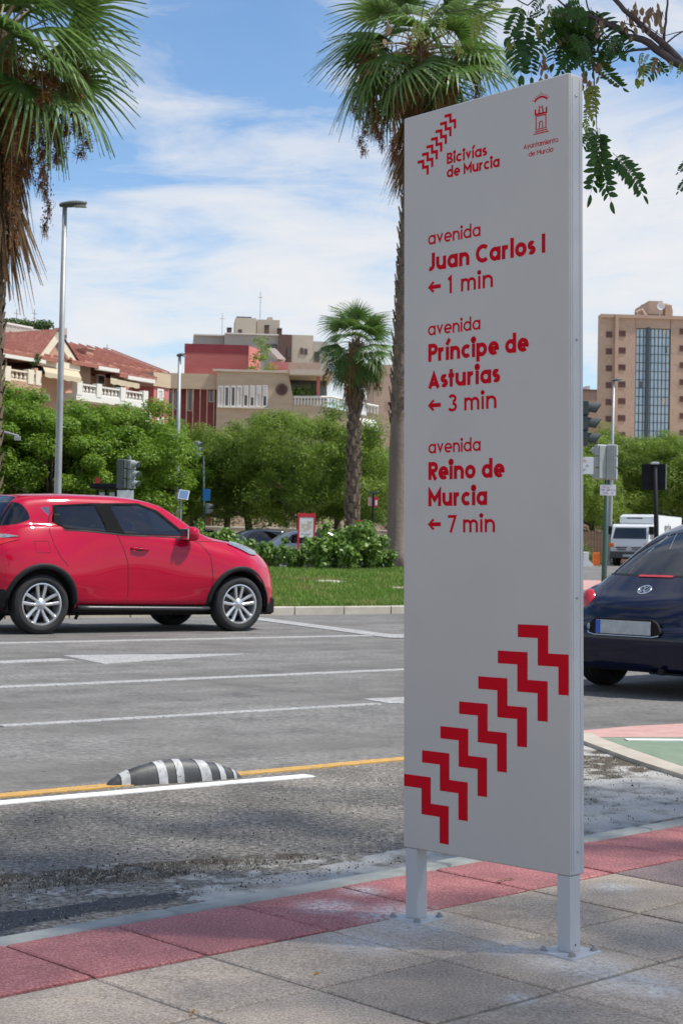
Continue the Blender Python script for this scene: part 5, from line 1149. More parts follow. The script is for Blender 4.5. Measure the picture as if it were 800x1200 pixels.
mb = MB(); mb.add([(gp[0], -.7, gp[1] + .1), (gk1 + .1, -.7, gz0 + .05), (gk1 + .1, 7, gz0 + .05), (gp[0], 7, gp[1] + .1)], [(0, 1, 2, 3)])
mb.add([(gp[0], -.7, gp[1] + .12), (gk0 - .1, -.7, gz0 + .05), (gk0 - .1, 7, gz0 + .05), (gp[0], 7, gp[1] + .12)], [(3, 2, 1, 0)]); gr_ = mb.build('gable_roof', 'roof_tile', f.t)
# round vent in the gable
kv, zv = kz(226, 150, .6)
# main roof slope facing us
def roof(f, k0, k1, ze, zr, depth=6.0, over=.9, m='roof_tile', nrib=0, back=True):
    mb = MB(); mb.add([(k0, -over, ze), (k1, -over, ze), (k1, depth, zr), (k0, depth, zr), (k0, -over, ze - .22), (k1, -over, ze - .22), (k1, depth, zr - .22), (k0, depth, zr - .22), (k1, depth * 2 + over, ze), (k0, depth * 2 + over, ze)],
      [(0, 1, 2, 3), (4, 5, 1, 0), (1, 5, 6, 2), (0, 3, 7, 4), (7, 6, 5, 4), (3, 2, 8, 9), (0, 9, 3), (1, 2, 8)]); o = mb.build('roof', m, f.t)
    # courses of barrel tiles running down the slope
    mb = MB(); n = max(4, int((k1 - k0) / .9)); d = Vector((0, depth + over, zr - ze)).normalized()
    for i in range(n + 1):
        k = k0 + (k1 - k0) * i / n; a = Vector((k, -over, ze + .03)); mb.add([a + Vector((-.07, 0, 0)), a + Vector((0, 0, .1)), a + Vector((.07, 0, 0)), Vector((k - .07, depth, zr + .03)), Vector((k, depth, zr + .13)), Vector((k + .07, depth, zr + .03))], [(0, 1, 4, 3), (1, 2, 5, 4)])
    rb = mb.build('tile_ridge', m, o); rb['kind'] = 'stuff'; return o
zR = kz(150, 92)[1]; roof(f, kA, gk0 + 1.5, kz(140, 186, 1.0)[1], kz(226, 86)[1] + .3, 6.5, 1.0)
f.box('eaves_fascia', 'white_trim', kA, gk0 + .2, kz(140, 196, 1.0)[1] - .25, kz(140, 186, 1.0)[1] - .2, .75, 1.02)
# awning in front of the gable opening
def awning(f, x0, y0, x1, y1, x2, y2, x3, y3, o0, o1, conv=c1, m='awning_cloth'):
    a = f.kz(*conv(x0, y0), o0); b_ = f.kz(*conv(x1, y1), o0); c = f.kz(*conv(x2, y2), o1); d = f.kz(*conv(x3, y3), o1); mb = MB()
    vs = []; nn = 8
    for (p, q, w) in ((a, b_, o0), (d, c, o1)):
        for i in range(nn + 1): t = i / nn; vs.append((p[0] + (q[0] - p[0]) * t, -w, p[1] + (q[1] - p[1]) * t))
    for i in range(nn + 1): t = i / nn; vs.append((d[0] + (c[0] - d[0]) * t, -o1, d[1] + (c[1] - d[1]) * t - .25 - .05 * (i % 2)))
    m1 = nn + 1; mb.add(vs, [(i, i+1, m1+i+1, m1+i) for i in range(nn)] + [(m1+i, m1+i+1, 2*m1+i+1, 2*m1+i) for i in range(nn)]); return mb.build('awning', m, f.t)
awning(f, 160, 214, 300, 234, 318, 276, 176, 252, .1, 1.5)
f.box('terrace_recess', 'window_dark', kG0 + .3, kG1 - .3, kz(220, 268)[1], gz0 - .35, -2.5, -.4)
mb = MB(); k = kG0 + .2; zt_ = kz(220, 262)[1]; mb.box(kG0, kG1, -.06, 0, zt_ + .35, zt_ + .42); mb.box(kG0, kG1, -.06, 0, zt_ + .05, zt_ + .1)
while k < kG1: mb.box(k, k + .04, -.05, -.01, zt_, zt_ + .4); k += .22
mb.build('railing', 'mullion', f.t)
def balustrade(f, k0, k1, z0, z1, o, piers, m='balustrade_paint', step=.32):
    b_ = f.box('balustrade', m, k0, k1, z0, z0 + (z1 - z0) * .16, o - .2, o); f.box('hand_rail', m, k0, k1, z1 - (z1 - z0) * .16, z1, o - .22, o + .03, b_)
    mb = MB(); k = k0 + .1; 
    while k < k1 - .1:
        mb.lathe([(.06, z0 + .1), (.10, z0 + (z1 - z0) * .35), (.05, z0 + (z1 - z0) * .6), (.07, z1 - .1)], 6, M=Matrix.Translation((k, -(o - .1), 0))); k += step
    bb = mb.build('baluster', m, b_); bb['kind'] = 'stuff'
    for kp in piers: f.box('pier', m, kp - .22, kp + .22, z0 - .1, z1 + .12, o - .3, o + .08, b_)
kb0, kb1 = kz(-260, 240, 1.2)[0], kz(160, 262, 1.2)[0]; zb1 = kz(80, 246, 1.2)[1]; zb0 = kz(80, 288, 1.2)[1]
balustrade(f, kb0, kb1, zb0, zb1, 1.2, [kz(28, 240, 1.2)[0], kz(118, 252, 1.2)[0], kb1 - .25])
f.box('balcony_slab', 'salmon_wall', kb0, kb1, zb0 - .5, zb0, -1.5, 1.25)
for (x0, y0, x1, y1) in ((0, 198, 24, 236), (66, 322, 92, 352)): f.window(*c1(x0, y0), *c1(x1, y1), o=-1.42)
mb = MB(); 
for (x0, y0, x1, y1) in ((0, 178, 70, 196),): pass
# potted plant on the balcony: a thing of its own
V, Q = leafcloud(3, [(0, 0, .75), (.1, 0, 1.0), (-.15, .1, .9)], [.35, .3, .3], 90, .16, .5); p = f.o + f.d * kz(140, 240, 1.0)[0] + f.n * .9
t = thing('potted_plant', 'bushy green plant on the balcony corner of the gabled house', 'plant', (p.x, p.y, kz(140, 252, 1.0)[1] - .2)); quickmesh('foliage', V, Q, 'hedge_leaves', t); mb = MB(); mb.lathe([(.14, 0), (.2, .4), (.17, .4), (.16, .36)], 10); mb.build('pot', 'salmon_wall', t)
f.window(*c1(168, 340), *c1(192, 366), o=0.0); f.window(*c1(258, 358), *c1(284, 388), o=0.0)
# flat-roofed block behind, with planters and aerials
Fb = Fac(4, 120, HA, 'flat_roofed_block', 'pale flat roofed block with dark rooftop hedges behind the gabled house'); f = Fb; kzb = lambda x, y, o=0.0: f.kz(*c1(x, y), o)
f.box('wall', 'grey_wall', kzb(22, 80)[0], kzb(262, 80)[0], 0, kzb(120, 82)[1], -10, 0); f.box('parapet', 'white_trim', kzb(22, 80)[0], kzb(130, 80)[0], kzb(60, 82)[1], kzb(60, 64)[1], -.3, .0)
for (xa, xb, yy) in ((30, 118, 62), (140, 212, 68)):
    C = []; 
    for i in range(14): a = kzb(xa + (xb - xa) * i / 13, yy); C.append((a[0], .6, a[1] + .0))
    V, Q = leafcloud(int(xa), C, [.55] * 14, 40, .3, .5); o = quickmesh('rooftop_hedge', V, Q, 'signal_dark' if False else 'hedge_leaves', f.t)
f.box('chimney', 'tan_brick', kzb(246, 90)[0], kzb(262, 90)[0], kzb(254, 120)[1], kzb(254, 80)[1], -1, 0)
for x in (85, 155):
    k, z = kzb(x, 6); k0, z0 = kzb(x, 70); mb = MB(); mb.tube([(k, .5, z0), (k, .5, z)], .035, 5); mb.box(k - .3, k + .3, .48, .52, z - .35, z - .3); mb.box(k - .2, k + .2, .48, .52, z - .7, z - .66); mb.build('aerial', 'galvanised', f.t)
# second house
Fh2 = Fac(0, 88, HA, 'balcony_house', 'house with long white balustrade and two red tiled roofs right of the lamp post', group='houses behind the green trees'); f = Fh2
k0, k1 = kG1 + .02, kz(600, 320)[0]; f.box('wall', 'salmon_wall', k0, k1, 0, kz(440, 262)[1], -9, -1.6); f.box('front_wall', 'salmon_wall', k0, k1, 0, kz(440, 372, 0)[1], -1.6, 0)
f.box('side_wall', 'tan_brick', kz(296, 250)[0], kz(385, 250)[0], kz(340, 300)[1], kz(330, 205)[1], -1.58, -.6)
kk0, kk1 = kz(297, 300, 1.0)[0], kz(576, 350, 1.0)[0]; zb1 = kz(430, 314, 1.0)[1]; zb0 = kz(430, 352, 1.0)[1]; balustrade(f, kk0, kk1, zb0, zb1, 1.0, [kz(385, 310, 1.0)[0], kz(478, 330, 1.0)[0], kk1 - .25, kk0 + .25], 'white_trim'); f.box('balcony_slab', 'white_trim', kk0, kk1, zb0 - .4, zb0, -1.5, 1.05)
roof(f, kz(282, 200, .8)[0], kz(468, 240, .8)[0], kz(400, 226, .8)[1], kz(330, 150)[1] + .9, 5, .8)
roof(f, kz(468, 240, .8)[0] + .03, kz(612, 270, .8)[0], kz(560, 272, .8)[1], kz(470, 196)[1] + .6, 5, .8)
f.box('fascia', 'white_trim', kz(385, 240, .8)[0], kz(466, 240, .8)[0], kz(430, 250, .8)[1], kz(430, 236, .8)[1], .5, .82)
f.box('fascia', 'white_trim', kz(500, 276, .8)[0], kz(606, 276, .8)[0], kz(560, 290, .8)[1], kz(560, 276, .8)[1], .5, .82)
awning(f, 430, 262, 530, 285, 545, 300, 432, 280, -.2, .8)
f.window(*c1(378, 262), *c1(410, 304), o=-1.5, m='window_dark'); f.window(*c1(556, 306), *c1(590, 352), o=-1.5, m='shutter_pale'); f.window(*c1(440, 285), *c1(475, 318), o=-1.5)
f.window(*c1(310, 362), *c1(345, 396), o=0.0); f.window(*c1(460, 392), *c1(486, 420), o=0.0); f.window(*c1(548, 412), *c1(586, 448), o=0.0)
f.box('chimney', 'salmon_wall', kz(430, 160)[0], kz(457, 160)[0], kz(440, 215)[1], kz(440, 158)[1], -3, -1.8); f.box('chimney_cap', 'tan_brick', kz(428, 160)[0], kz(459, 160)[0], kz(440, 158)[1], kz(440, 153)[1], -3.1, -1.7)
# third, behind: roofs and roof terrace
Fh3 = Fac(0, 104, HA, 'rear_house', 'tiled roof and brick chimney of a house behind the balcony house', group='houses behind the green trees'); f = Fh3; kz3 = lambda x, y, o=0.0: f.kz(*c1(x, y), o)
f.box('wall', 'salmon_wall', kz3(350, 240)[0], kz3(640, 260)[0], 0, kz3(560, 246)[1], -8, 0); roof(f, kz3(350, 220)[0], kz3(640, 240)[0], kz3(560, 246)[1], kz3(470, 190)[1] + 1.2, 5, .5)
f.box('roof_room', 'white_trim', kz3(520, 200)[0], kz3(596, 205)[0], kz3(550, 225)[1], kz3(550, 196)[1], -6, -3)
C = [(kz3(470 + 9 * i, 186)[0], 3.4, kz3(470 + 9 * i, 186 + i * .9)[1]) for i in range(14)]; V, Q = leafcloud(31, C, [.5] * 14, 34, .3, .5); quickmesh('rooftop_hedge', V, Q, 'hedge_leaves', f.t)
k, z = kz3(546, 136); k_, z0 = kz3(546, 190); mb = MB(); mb.tube([(k, 3, z0), (k, 3, z)], .03, 5); mb.box(k - .3, k + .3, 2.98, 3.02, z - .3, z - .25); mb.build('aerial', 'galvanised', f.t)
# pink house at the corner
Fp = Fac(0, 88, HA, 'pink_house', 'pink corner house with a cream cornice band and one white framed window', group='houses behind the green trees'); f = Fp
k0, k1 = kz(600, 320)[0] + .02, kz(660, 330)[0]; f.box('wall', 'pink_wall', k0, k1, 0, kz(630, 306)[1], -8, 0); f.box('cornice_band', 'cream_wall', k0 - .2, k1, kz(630, 312)[1], kz(630, 258)[1], -8, .12)
f.window(*c1(612, 318), *c1(637, 370), o=0, m='shutter_pale', fr=.14); f.window(*c1(612, 430), *c1(637, 470), o=0, m='shutter_pale', fr=.14)
# ---- red and beige block
def c2(x, y): return 180 + x * .375, 340 + y * .375
FB = Fac(253, 112, R(4), 'red_and_beige_block', 'beige apartment block with a red rooftop storey and a round dark emblem on its wall', group=None); f = FB; q2 = lambda x, y, o=0.0: f.kz(*c2(x, y), o)
kl, kr = q2(197, 300)[0], q2(436, 300)[0]
f.prism('wall', 'cream_wall', [(kl, 0), (kr + .1, 0), (kr, q2(434, 333)[1]), (q2(418, 250)[0], q2(418, 249)[1]), (kl, q2(197, 255)[1])], -12, 0)
f.box('parapet', 'stone_wall', kl - .3, q2(420, 250)[0], q2(300, 256)[1], q2(300, 249)[1], -.4, .15)
for i in range(8):
    x0 = 201 + i * 19.8; f.window(*c2(x0, 299 - i * .3), *c2(x0 + 15.5, 364), o=0, fr=.07, m='window_dark' if i % 3 else 'shutter_pale')
    f.pbox('blind', 'shutter_pale', *c2(x0 + 2, 301), *c2(x0 + 13.5, 318 + (i * 7) % 18 if i > 3 else 304), .03, .06)
f.pbox('window_sill', 'white_trim', *c2(199, 364), *c2(360, 368), 0, .25)
ke, ze = q2(400, 310); mb = MB(); mb.lathe([(0, .1), (.27, .1), (.3, .14), (.40, .14), (.42, 0)], 24, M=Matrix.Translation((ke, 0, ze)) @ Matrix.Rotation(R(90), 4, 'X')); em = mb.build('round_emblem', 'brown_panel', f.t)
mb = MB()
for i in range(6): a = i * 1.05; mb.tube([(ke + .06 * math.cos(a), -.12, ze + .06 * math.sin(a)), (ke + .22 * math.cos(a + .3), -.13, ze + .22 * math.sin(a + .3))], .03, 5)
mb.build('emblem_relief', 'shutter_brown', em)
# left wing, running back to the left with red infill panels
Lk0 = q2(-6, 320)[0]
f.box('left_wing_band', 'cream_wall', Lk0, kl, q2(100, 306)[1], q2(100, 258)[1], -9, -.3); f.box('left_wing_wall', 'red_wall', Lk0, kl - .02, 0, q2(100, 306)[1], -9, -.9)
for i, x in enumerate((40, 62, 84, 104, 124, 146, 168, 190)): f.pbox('column', 'cream_wall', *c2(x - 1.5, 306), *c2(x + 1.5, 392), -.9, -.35, zb=0)
for x0, x1, y0, y1 in ((44, 60, 312, 372), (66, 82, 312, 372), (106, 122, 312, 378), (172, 188, 306, 350)): f.window(*c2(x0, y0), *c2(x1, y1), o=-.9, fr=.08)
# rooftop storey
ko0, ko1, ko2 = q2(97, 200, -3)[0], q2(296, 200, -3)[0], q2(334, 200, -3)[0]
f.box('roof_storey', 'red_wall', ko0, ko1, q2(197, 258)[1] - .5, q2(197, 196, -3)[1], -9, -3); f.box('roof_storey_parapet', 'dark_red_wall', ko0 - .02, ko1 + .02, q2(197, 196, -3)[1], q2(197, 169, -3)[1], -9, -2.98)
mb = MB(); a = q2(296, 169, -3); b_ = q2(334, 180, -5.5); mb.prism([(a[0] + .03, 3.0), (b_[0], 5.2), (b_[0], 9), (a[0] + .03, 9)], q2(197, 258)[1] - .5, q2(197, 171, -3)[1]); mb.build('roof_storey_lit_side', 'pink_wall', f.t)  # sunlight on the right face put into its colour: paler than the red front
# stepped terraces at the right end
kt0, kt1 = q2(424, 260)[0], q2(562, 260)[0]; f.box('terrace_roof', 'stone_wall', kt0, kt1, q2(490, 268)[1], q2(490, 252)[1], -7, .8); f.box('terrace_recess', 'window_dark', kt0, kt1 - .3, q2(490, 330)[1], q2(490, 268)[1], -7, -3)
f.box('terrace_column', 'pink_wall', q2(510, 290)[0], q2(520, 290)[0], q2(515, 335)[1], q2(515, 268)[1], -.6, -.1)
kt2 = q2(705, 370)[0]; mb = MB()
a0 = q2(436, 352); a1 = q2(700, 392); mb.prism([(a0[0], 0), (a1[0], 0), (a1[0], a1[1] - .2), (q2(560, 372)[0], q2(560, 368)[1]), (a0[0], a0[1])], -8, -.0, fn=lambda u, v, w: (u, -w, v)); mb.build('terrace_block', 'cream_wall', f.t)
mb = MB()
for i in range(27):
    x = 440 + i * 9.9; yt = 336 + max(0, x - 552) * .2; k_, zz_ = q2(x, yt); k__, z_ = q2(x, yt + 22); mb.box(k_, k_ + .1, -.1, 0, z_, zz_)
r1 = mb.build('railing_bar', 'white_trim', f.t); r1['kind'] = 'stuff'
for (xa, ya, xb, yb) in ((436, 334, 555, 334), (555, 334, 702, 364)):
    a, b_ = q2(xa, ya), q2(xb, yb); mb = MB(); mb.tube([(a[0], -.05, a[1]), (b_[0], -.05, b_[1])], .09, 5); mb.build('hand_rail', 'white_trim', f.t)
C = [(q2(440 + i * 9, 320)[0], .7, q2(440, 322)[1] + .2 * (i % 3)) for i in range(9)]; V, Q = leafcloud(6, C, [.5] * 9, 60, .22, .5); t = thing('terrace_plants', 'green plants growing on the terrace right of the round emblem', 'plants', f.o, f.a); quickmesh('foliage', V, Q, 'bush_leaves', t)
V, Q = leafcloud(61, [(q2(340, 222, -3)[0] + a, 2.0, q2(340, 226, -3)[1] + c) for a, c in ((-.7, -.5), (0, .3), (.5, -.5), (.1, .9), (-.4, .2), (.3, -.9), (-.2, 1.4))], [.6] * 7, 90, .22, .4); t = thing('roof_shrub', 'yellow green shrub on the roof beside the side wall coloured paler as if sunlit', 'shrub', f.o, f.a); quickmesh('foliage', V, Q, 'light_leaves', t)
awning(f, 640, 398, 690, 405, 702, 428, 655, 425, 0, 1.2, conv=c2, m='white_trim')
# grey and cream block behind
FG = Fac(253, 132, R(6), 'grey_and_cream_block', 'grey and cream stepped block with roof boxes and aerials rising behind the red storey'); f = FG; q3 = lambda x, y, o=0.0: f.kz(*c2(x, y), o)
def g(name, m, x0, x1, yt, o0, o1, yb=None): f.box(name, m, q3(x0, yt, o1)[0], q3(x1, yt, o1)[0], 0 if yb is None else q3((x0+x1)/2, yb, o1)[1], q3((x0+x1)/2, yt, o1)[1], o0, o1)
g('wall', 'grey_wall', 125, 220, 141, -8, -1); g('wall', 'grey_wall', 222, 391, 138, -8, 0); g('brown_bay', 'brown_panel', 391.5, 431, 138, -8, .3); g('cream_wall', 'stone_wall', 432, 499, 140, -8, 0); g('rear_wing', 'grey_wall', 499.5, 545, 160, -10, -3)
g('roof_box', 'stone_wall', 256, 321, 86, -6, -2, 141); g('roof_box', 'stone_wall', 323, 394, 92, -7, -3, 141); g('upper_box', 'stone_wall', 356, 372, 84, -6.5, -3.2, 93)
f.box('coping', 'white_trim', q3(222, 138)[0], q3(391, 138)[0], q3(300, 139)[1], q3(300, 135)[1], -.5, .15); f.box('coping', 'white_trim', q3(125, 138, -1)[0], q3(220, 138, -1)[0], q3(170, 142, -1)[1], q3(170, 138, -1)[1], -1.5, -.85)
for x0, y0, x1, y1, o in ((348, 168, 385, 187, 0), (458, 180, 467, 200, 0), (470, 183, 480, 202, 0), (264, 122, 276, 138, -2), (418, 176, 428, 210, .3), (502, 192, 518, 224, -3)): f.window(*c2(x0, y0), *c2(x1, y1), o=o, fr=.08, fm='brown_panel')
for x0, y0, x1, o in ((230, 118, 244, .5), (348, 110, 361, -1), (388, 120, 401, -1)):
    g('vent_box', 'brown_panel', x0, x1, y0, o - 1.6, o - .6, 138); g('vent_cap', 'mullion', x0 - 1, x1 + 1, y0 - 2, o - 1.7, o - .5, y0)
mb = MB()
for x in range(4): mb.box(q3(262 + 12 * x, 90)[0], q3(262 + 12 * x, 90)[0] + .3, 2.1, 2.4, q3(262, 86, -2)[1], q3(262, 81, -2)[1])
mb.build('roof_fitting', 'mullion', f.t)['kind'] = 'stuff'
for x, y, y0 in ((215, 72, 138), (334, 6, 90), (303, 140, 165)):
    k, z = q3(x, y, -2); k_, z0 = q3(x, y0, -2); mb = MB(); mb.tube([(k, 2, z0), (k, 2, z)], .025, 5); mb.box(k - .22, k + .22, 1.99, 2.01, z - .45, z - .42); mb.build('aerial', 'galvanised', f.t)
# salmon roof terraces between them
g('roof_terrace', 'tan_brick', 370, 520, 226, 2, 5, 252); g('terrace_wall', 'pink_wall', 362, 420, 224, 5.1, 7, 246)
mb = MB(); a = q3(352, 190, 3); b_ = q3(384, 224, 3); mb.prism([(a[0], a[1]), (a[0] + .6, a[1]), (b_[0] + .6, b_[1]), (b_[0], b_[1])], -5, -3, fn=lambda u, v, w: (u, w, v)); mb.build('chute', 'white_trim', f.t)
# tan building at the far right of that group
Ft = Fac(445, 150, R(3), 'tan_block', 'tan brick block showing between the small palm and the thick palm trunk'); f = Ft; q4 = lambda x, y, o=0.0: f.kz(*c2(x, y), o)
f.box('wall', 'tan_brick', q4(688, 300)[0], q4(840, 300)[0], 0, q4(720, 232)[1], -10, 0); f.window(*c2(728, 346), *c2(747, 364), o=0, m='shutter_brown', fm='tan_brick'); f.window(*c2(700, 300), *c2(716, 318), o=0, m='shutter_brown', fm='tan_brick')
# ---- tan tower at the right with its glass column
def c5(x, y): return 660 + x * .175, 330 + y * .175
FT = Fac(703, 165, R(3.5), 'tan_tower', 'tan brick apartment tower with a blue glass column, right of the totem'); f = FT; q5 = lambda x, y, o=0.0: f.kz(*c5(x, y), o)
kL = q5(245, 600)[0]; kR = kL + 34; zt = q5(500, 246)[1]; f.box('wall', 'tan_brick', kL, q5(481, 600)[0], 0, zt, -1.3, 0); f.box('wall', 'tan_brick', q5(716, 600)[0], kR, 0, zt, -16, 0); f.box('wall_top', 'tan_brick', q5(481, 300)[0], q5(716, 300)[0], q5(600, 312)[1], zt, -16, 0); f.box('wall_core', 'tan_brick', q5(481, 300)[0], q5(716, 300)[0], 0, q5(600, 312)[1], -16, -1.2)
f.box('pilaster', 'tan_brick', q5(340, 400)[0], q5(362, 400)[0], 0, zt + .3, 0, .45); f.box('coping', 'tan_brick', kL + .0, kR, zt, zt + .35, -1.3, .2)
kg0, kg1, kgm = q5(482, 600)[0] + .05, q5(715, 600)[0] - .05, q5(562, 600)[0]; zg = q5(600, 314)[1]
gl_ = f.box('glass_column', 'blue_glass', kg0, kg1, 3, zg, -1.1, -.25)
for i in range(10):
    k = kg0 + (kg1 - kg0) * i / 9; f.box('mullion', 'mullion', k - .035, k + .035, 3, zg, -.25, -.17, gl_)
nb = 18
for i in range(nb):
    z = zg - i * (q5(600, 352)[1] - q5(600, 409)[1]) ; 
    if z < 4: break
    f.box('transom', 'mullion', kg0, kg1, z - .03, z + .03, -.249, -.19, gl_)
f.box('dark_rib', 'mullion', kgm - .16, kgm + .16, 3, zg + .1, -.25, .15, gl_)
for (x0, y0, x1, y1) in ((503, 668, 530, 710), (680, 438, 692, 478)): a = q5(x0, y0, -.2); b_ = q5(x1, y1, -.2); f.box('open_pane', 'window_dark', a[0], b_[0], b_[1], a[1], -.24, -.14, gl_)
for (x0, y0, x1, y1) in ((655, 780, 690, 820), (665, 322, 694, 350)): a = q5(x0, y0, -.2); b_ = q5(x1, y1, -.2); f.box('pane_blind', 'shutter_pale', a[0], b_[0], b_[1], a[1], -.24, -.18, gl_)
for row in range(8):
    y = 327 + row * 113.3
    for (x0, x1) in ((285 - row * .9, 325 - row * .9), (366 - row * .5, 416 - row * .5), (777, 817), (858, 900)): f.window(*c5(x0, y + (6 if x0 < 300 else 0) - (14 if x0 > 700 else 0)), *c5(x1, y + (46 if x0 < 300 else 40) - (14 if x0 > 700 else 0)), o=.0, m='shutter_brown', fm='brown_panel', fr=.1)
f.box('roof_room', 'tan_brick', q5(570, 200, -3)[0], q5(664, 200, -3)[0], zt, q5(600, 128, -3)[1], -9, -3); mb = MB(); mb.lathe([(1.55, 0), (1.55, q5(600, 126, -3)[1] - zt)], 20, M=Matrix.Translation((q5(664, 200, -3)[0], 6, zt))); mb.lathe([(0, q5(600, 126, -3)[1] - zt), (1.55, q5(600, 126, -3)[1] - zt)], 20, M=Matrix.Translation((q5(664, 200, -3)[0], 6, zt))); mb.build('roof_drum', 'tan_brick', f.t, smooth=False)
f.box('roof_room_wing', 'tan_brick', q5(700, 200, -3)[0], q5(742, 200, -3)[0], zt, q5(720, 146, -3)[1], -9, -4); f.box('roof_room_wing', 'tan_brick', q5(745, 200, -3)[0], q5(765, 200, -3)[0], zt, q5(720, 160, -3)[1], -9, -5); f.box('roof_louvre', 'brown_panel', q5(568, 200, -2.9)[0], q5(664, 200, -2.9)[0], q5(600, 232, -2.9)[1], q5(600, 218, -2.9)[1], -3.2, -2.8)
k, z = q5(655, 160, -1.2); mb = MB(); mb.lathe([(0, .12), (.5, .3), (.85, .6), (.9, .62), (.55, .22), (0, 0)], 16, M=Matrix.Translation((k, 1.6, z)) @ Matrix.Scale(.45, 4) @ Matrix.Rotation(R(90), 4, 'X')); mb.build('satellite_dish', 'white_plate', f.t, smooth=True); mb = MB(); mb.tube([(k, 1.9, zt), (k, 1.9, z)], .08, 6); mb.build('dish_post', 'galvanised', f.t)
f.box('vent_box', 'white_trim', q5(338, 240, -1)[0], q5(385, 240, -1)[0], zt, q5(360, 229, -1)[1], -3, -1); mb = MB(); k = q5(490, 230, -2)[0]; mb.tube([(k, 2, zt), (k, 2, zt + .9), (k + .5, 2, zt + 1.2), (k + .9, 2, zt + .5)], .25, 8); mb.build('vent_pipe', 'tan_brick', f.t)
Fl = Fac(690, 190, R(3.5), 'low_tan_block', 'lower tan block seen between the totem and the tower'); f = Fl; a = f.kz(*c5(100, 730)); b_ = f.kz(*c5(270, 730)); f.box('wall', 'tan_brick', a[0] - 12, b_[0], 0, f.kz(*c5(180, 728))[1], -12, 0); f.box('parapet', 'brown_panel', a[0] - 12, b_[0], f.kz(*c5(180, 728))[1], f.kz(*c5(180, 722))[1], -12, .15); f.box('vent_box', 'white_trim', f.kz(*c5(166, 700))[0], f.kz(*c5(190, 700))[0], f.kz(*c5(180, 722))[1], f.kz(*c5(180, 692))[1], -3, -1)
# ================================================================== park edge behind the trees
far_pav = MB()
vs = [RP(-90, 57, 0), RP(140, 57, 0), RP(140, 76, 0), RP(-90, 76, 0)]
n = 40; V = []; 
for j in range(9):
    for i in range(n + 1):
        p = RP(-90 + 200 * i / n, 57 + 60 * j / 8); V.append((p.x, p.y, gz(p.x, p.y) + .13))
far_pav.add(V, [(j*(n+1)+i, j*(n+1)+i+1, (j+1)*(n+1)+i+1, (j+1)*(n+1)+i) for j in range(8) for i in range(n)]); struct(far_pav.build('far_pavement', 'beige_concrete'))
def wall_run(name, label, cat, a, b_, h, th, m, posts=None):
    L = (b_ - a).length; t = thing(name, label, cat, (a.x, a.y, gz(a.x, a.y)), math.atan2(b_.y - a.y, b_.x - a.x)); mb = MB(); mb.box(0, L, 0, th, -.3, h, bev=.02); mb.build('wall', m, t); mb = MB(); mb.box(-.05, L + .05, -.05, th + .05, h + .002, h + .1, bev=.02); mb.build('coping', 'kerb_pale', t); return t
a = base(180, 92); b_ = base(690, 100); wall_run('park_wall', 'long beige garden wall behind the trunks of the pines', 'wall', a, b_, 1.6, .3, 'concrete_wall')
a = base(-60, 72); b_ = base(200, 86); wall_run('garden_wall', 'low pale garden wall behind the light green trees', 'wall', a, b_, 1.5, .3, 'concrete_wall')
a = base(684, 84); b_ = base(1000, 92); t = thing('plank_fence', 'weathered wooden plank fence under the pines right of the totem', 'fence', a, math.atan2(b_.y - a.y, b_.x - a.x)); x = -.5; r = random.Random(2)
pm = None
while x < 12:
    mb = MB(); mb.box(0, .16, 0, .03, .05, 1.7 + r.uniform(-.05, .05)); o = mb.build('plank', 'wood_board', t); o.location.x = x; x += .19
def hedge(name, label, pa, da, pb, db, h, seed, m='hedge_leaves', dn=26, w=1.2, leaf=.3):
    a, b_ = base(pa, da), base(pb, db); L = (b_ - a).length; r = random.Random(seed); C = []; rad = []
    for i in range(max(14, int(L * h / 1.1))): C.append((r.uniform(0, L), r.uniform(-w, w), r.uniform(.1, h * (.8 + .35 * math.sin(i * .37))))); rad.append(min(h * .5, r.uniform(.5, .95)))
    t = thing(name, label, 'hedge', a, math.atan2(b_.y - a.y, b_.x - a.x)); V, Q = leafcloud(seed, C, rad, dn, leaf, .5, up=.5); quickmesh('foliage', V, Q, m, t); return t
hedge('hedge', 'dark hedge and undergrowth behind the long beige wall', 190, 95, 700, 104, 4.6, 3, dn=44)
hedge('hedge', 'dark hedge behind the light green trees at left', -60, 76, 205, 90, 3.6, 4, dn=44)
hedge('hedge', 'yellow green hedge behind the plank fence right of the totem', 680, 104, 860, 104, 5.0, 5, m='light_leaves', dn=44)
hedge('hedge', 'low trimmed hedge in front of the plank fence, left of the orange barrier', 668, 80, 694, 80, .9, 6, m='bush_leaves', dn=60, w=.4, leaf=.12)
# bus shelter, poster, barrier
b_ = base(104, 52); t = thing('bus_shelter', 'bus shelter with dark roof and pale blue glass behind the red car roof', 'bus shelter', b_); k = 52 / F; zt = hgt(122, 571, 52) - b_.z
mb = MB(); mb.box(0, 36 * k, -.1, 1.2, zt - .04, zt + .12, bev=.03); mb.build('roof', 'dark_metal', t)
for x in (.05, 12 * k, 24 * k, 35 * k): mb = MB(); mb.box(x, x + .06, 1.05, 1.11, 0, zt - .05); mb.build('post', 'dark_metal', t)
mat('shelter_glass', (.3, .45, .52), rough=.1, spec=1.0)
for x in (0, 12, 24): mb = MB(); mb.box(x * k + .14, (x + 11.5) * k, 1.07, 1.09, .4, zt - .12); mb.build('glass_panel', 'shelter_glass', t)
mb = MB(); mb.box(6.5 * k, 12 * k, -.14, -.1, zt + .12, zt + .3); mb.build('route_sign', 'red_plate', t)
b_ = base(696, 76); t = thing('road_barrier', 'orange plastic road barrier standing left of the white truck', 'barrier', b_, R(-5)); k = 76 / F
for x0, x1 in ((-1.5, -.2), (5.3, 6.6)): mb = MB(); mb.box(x0 * k, x1 * k, -.06, .06, 0, 17 * k, bev=.02); mb.build('leg', 'orange_plastic', t)
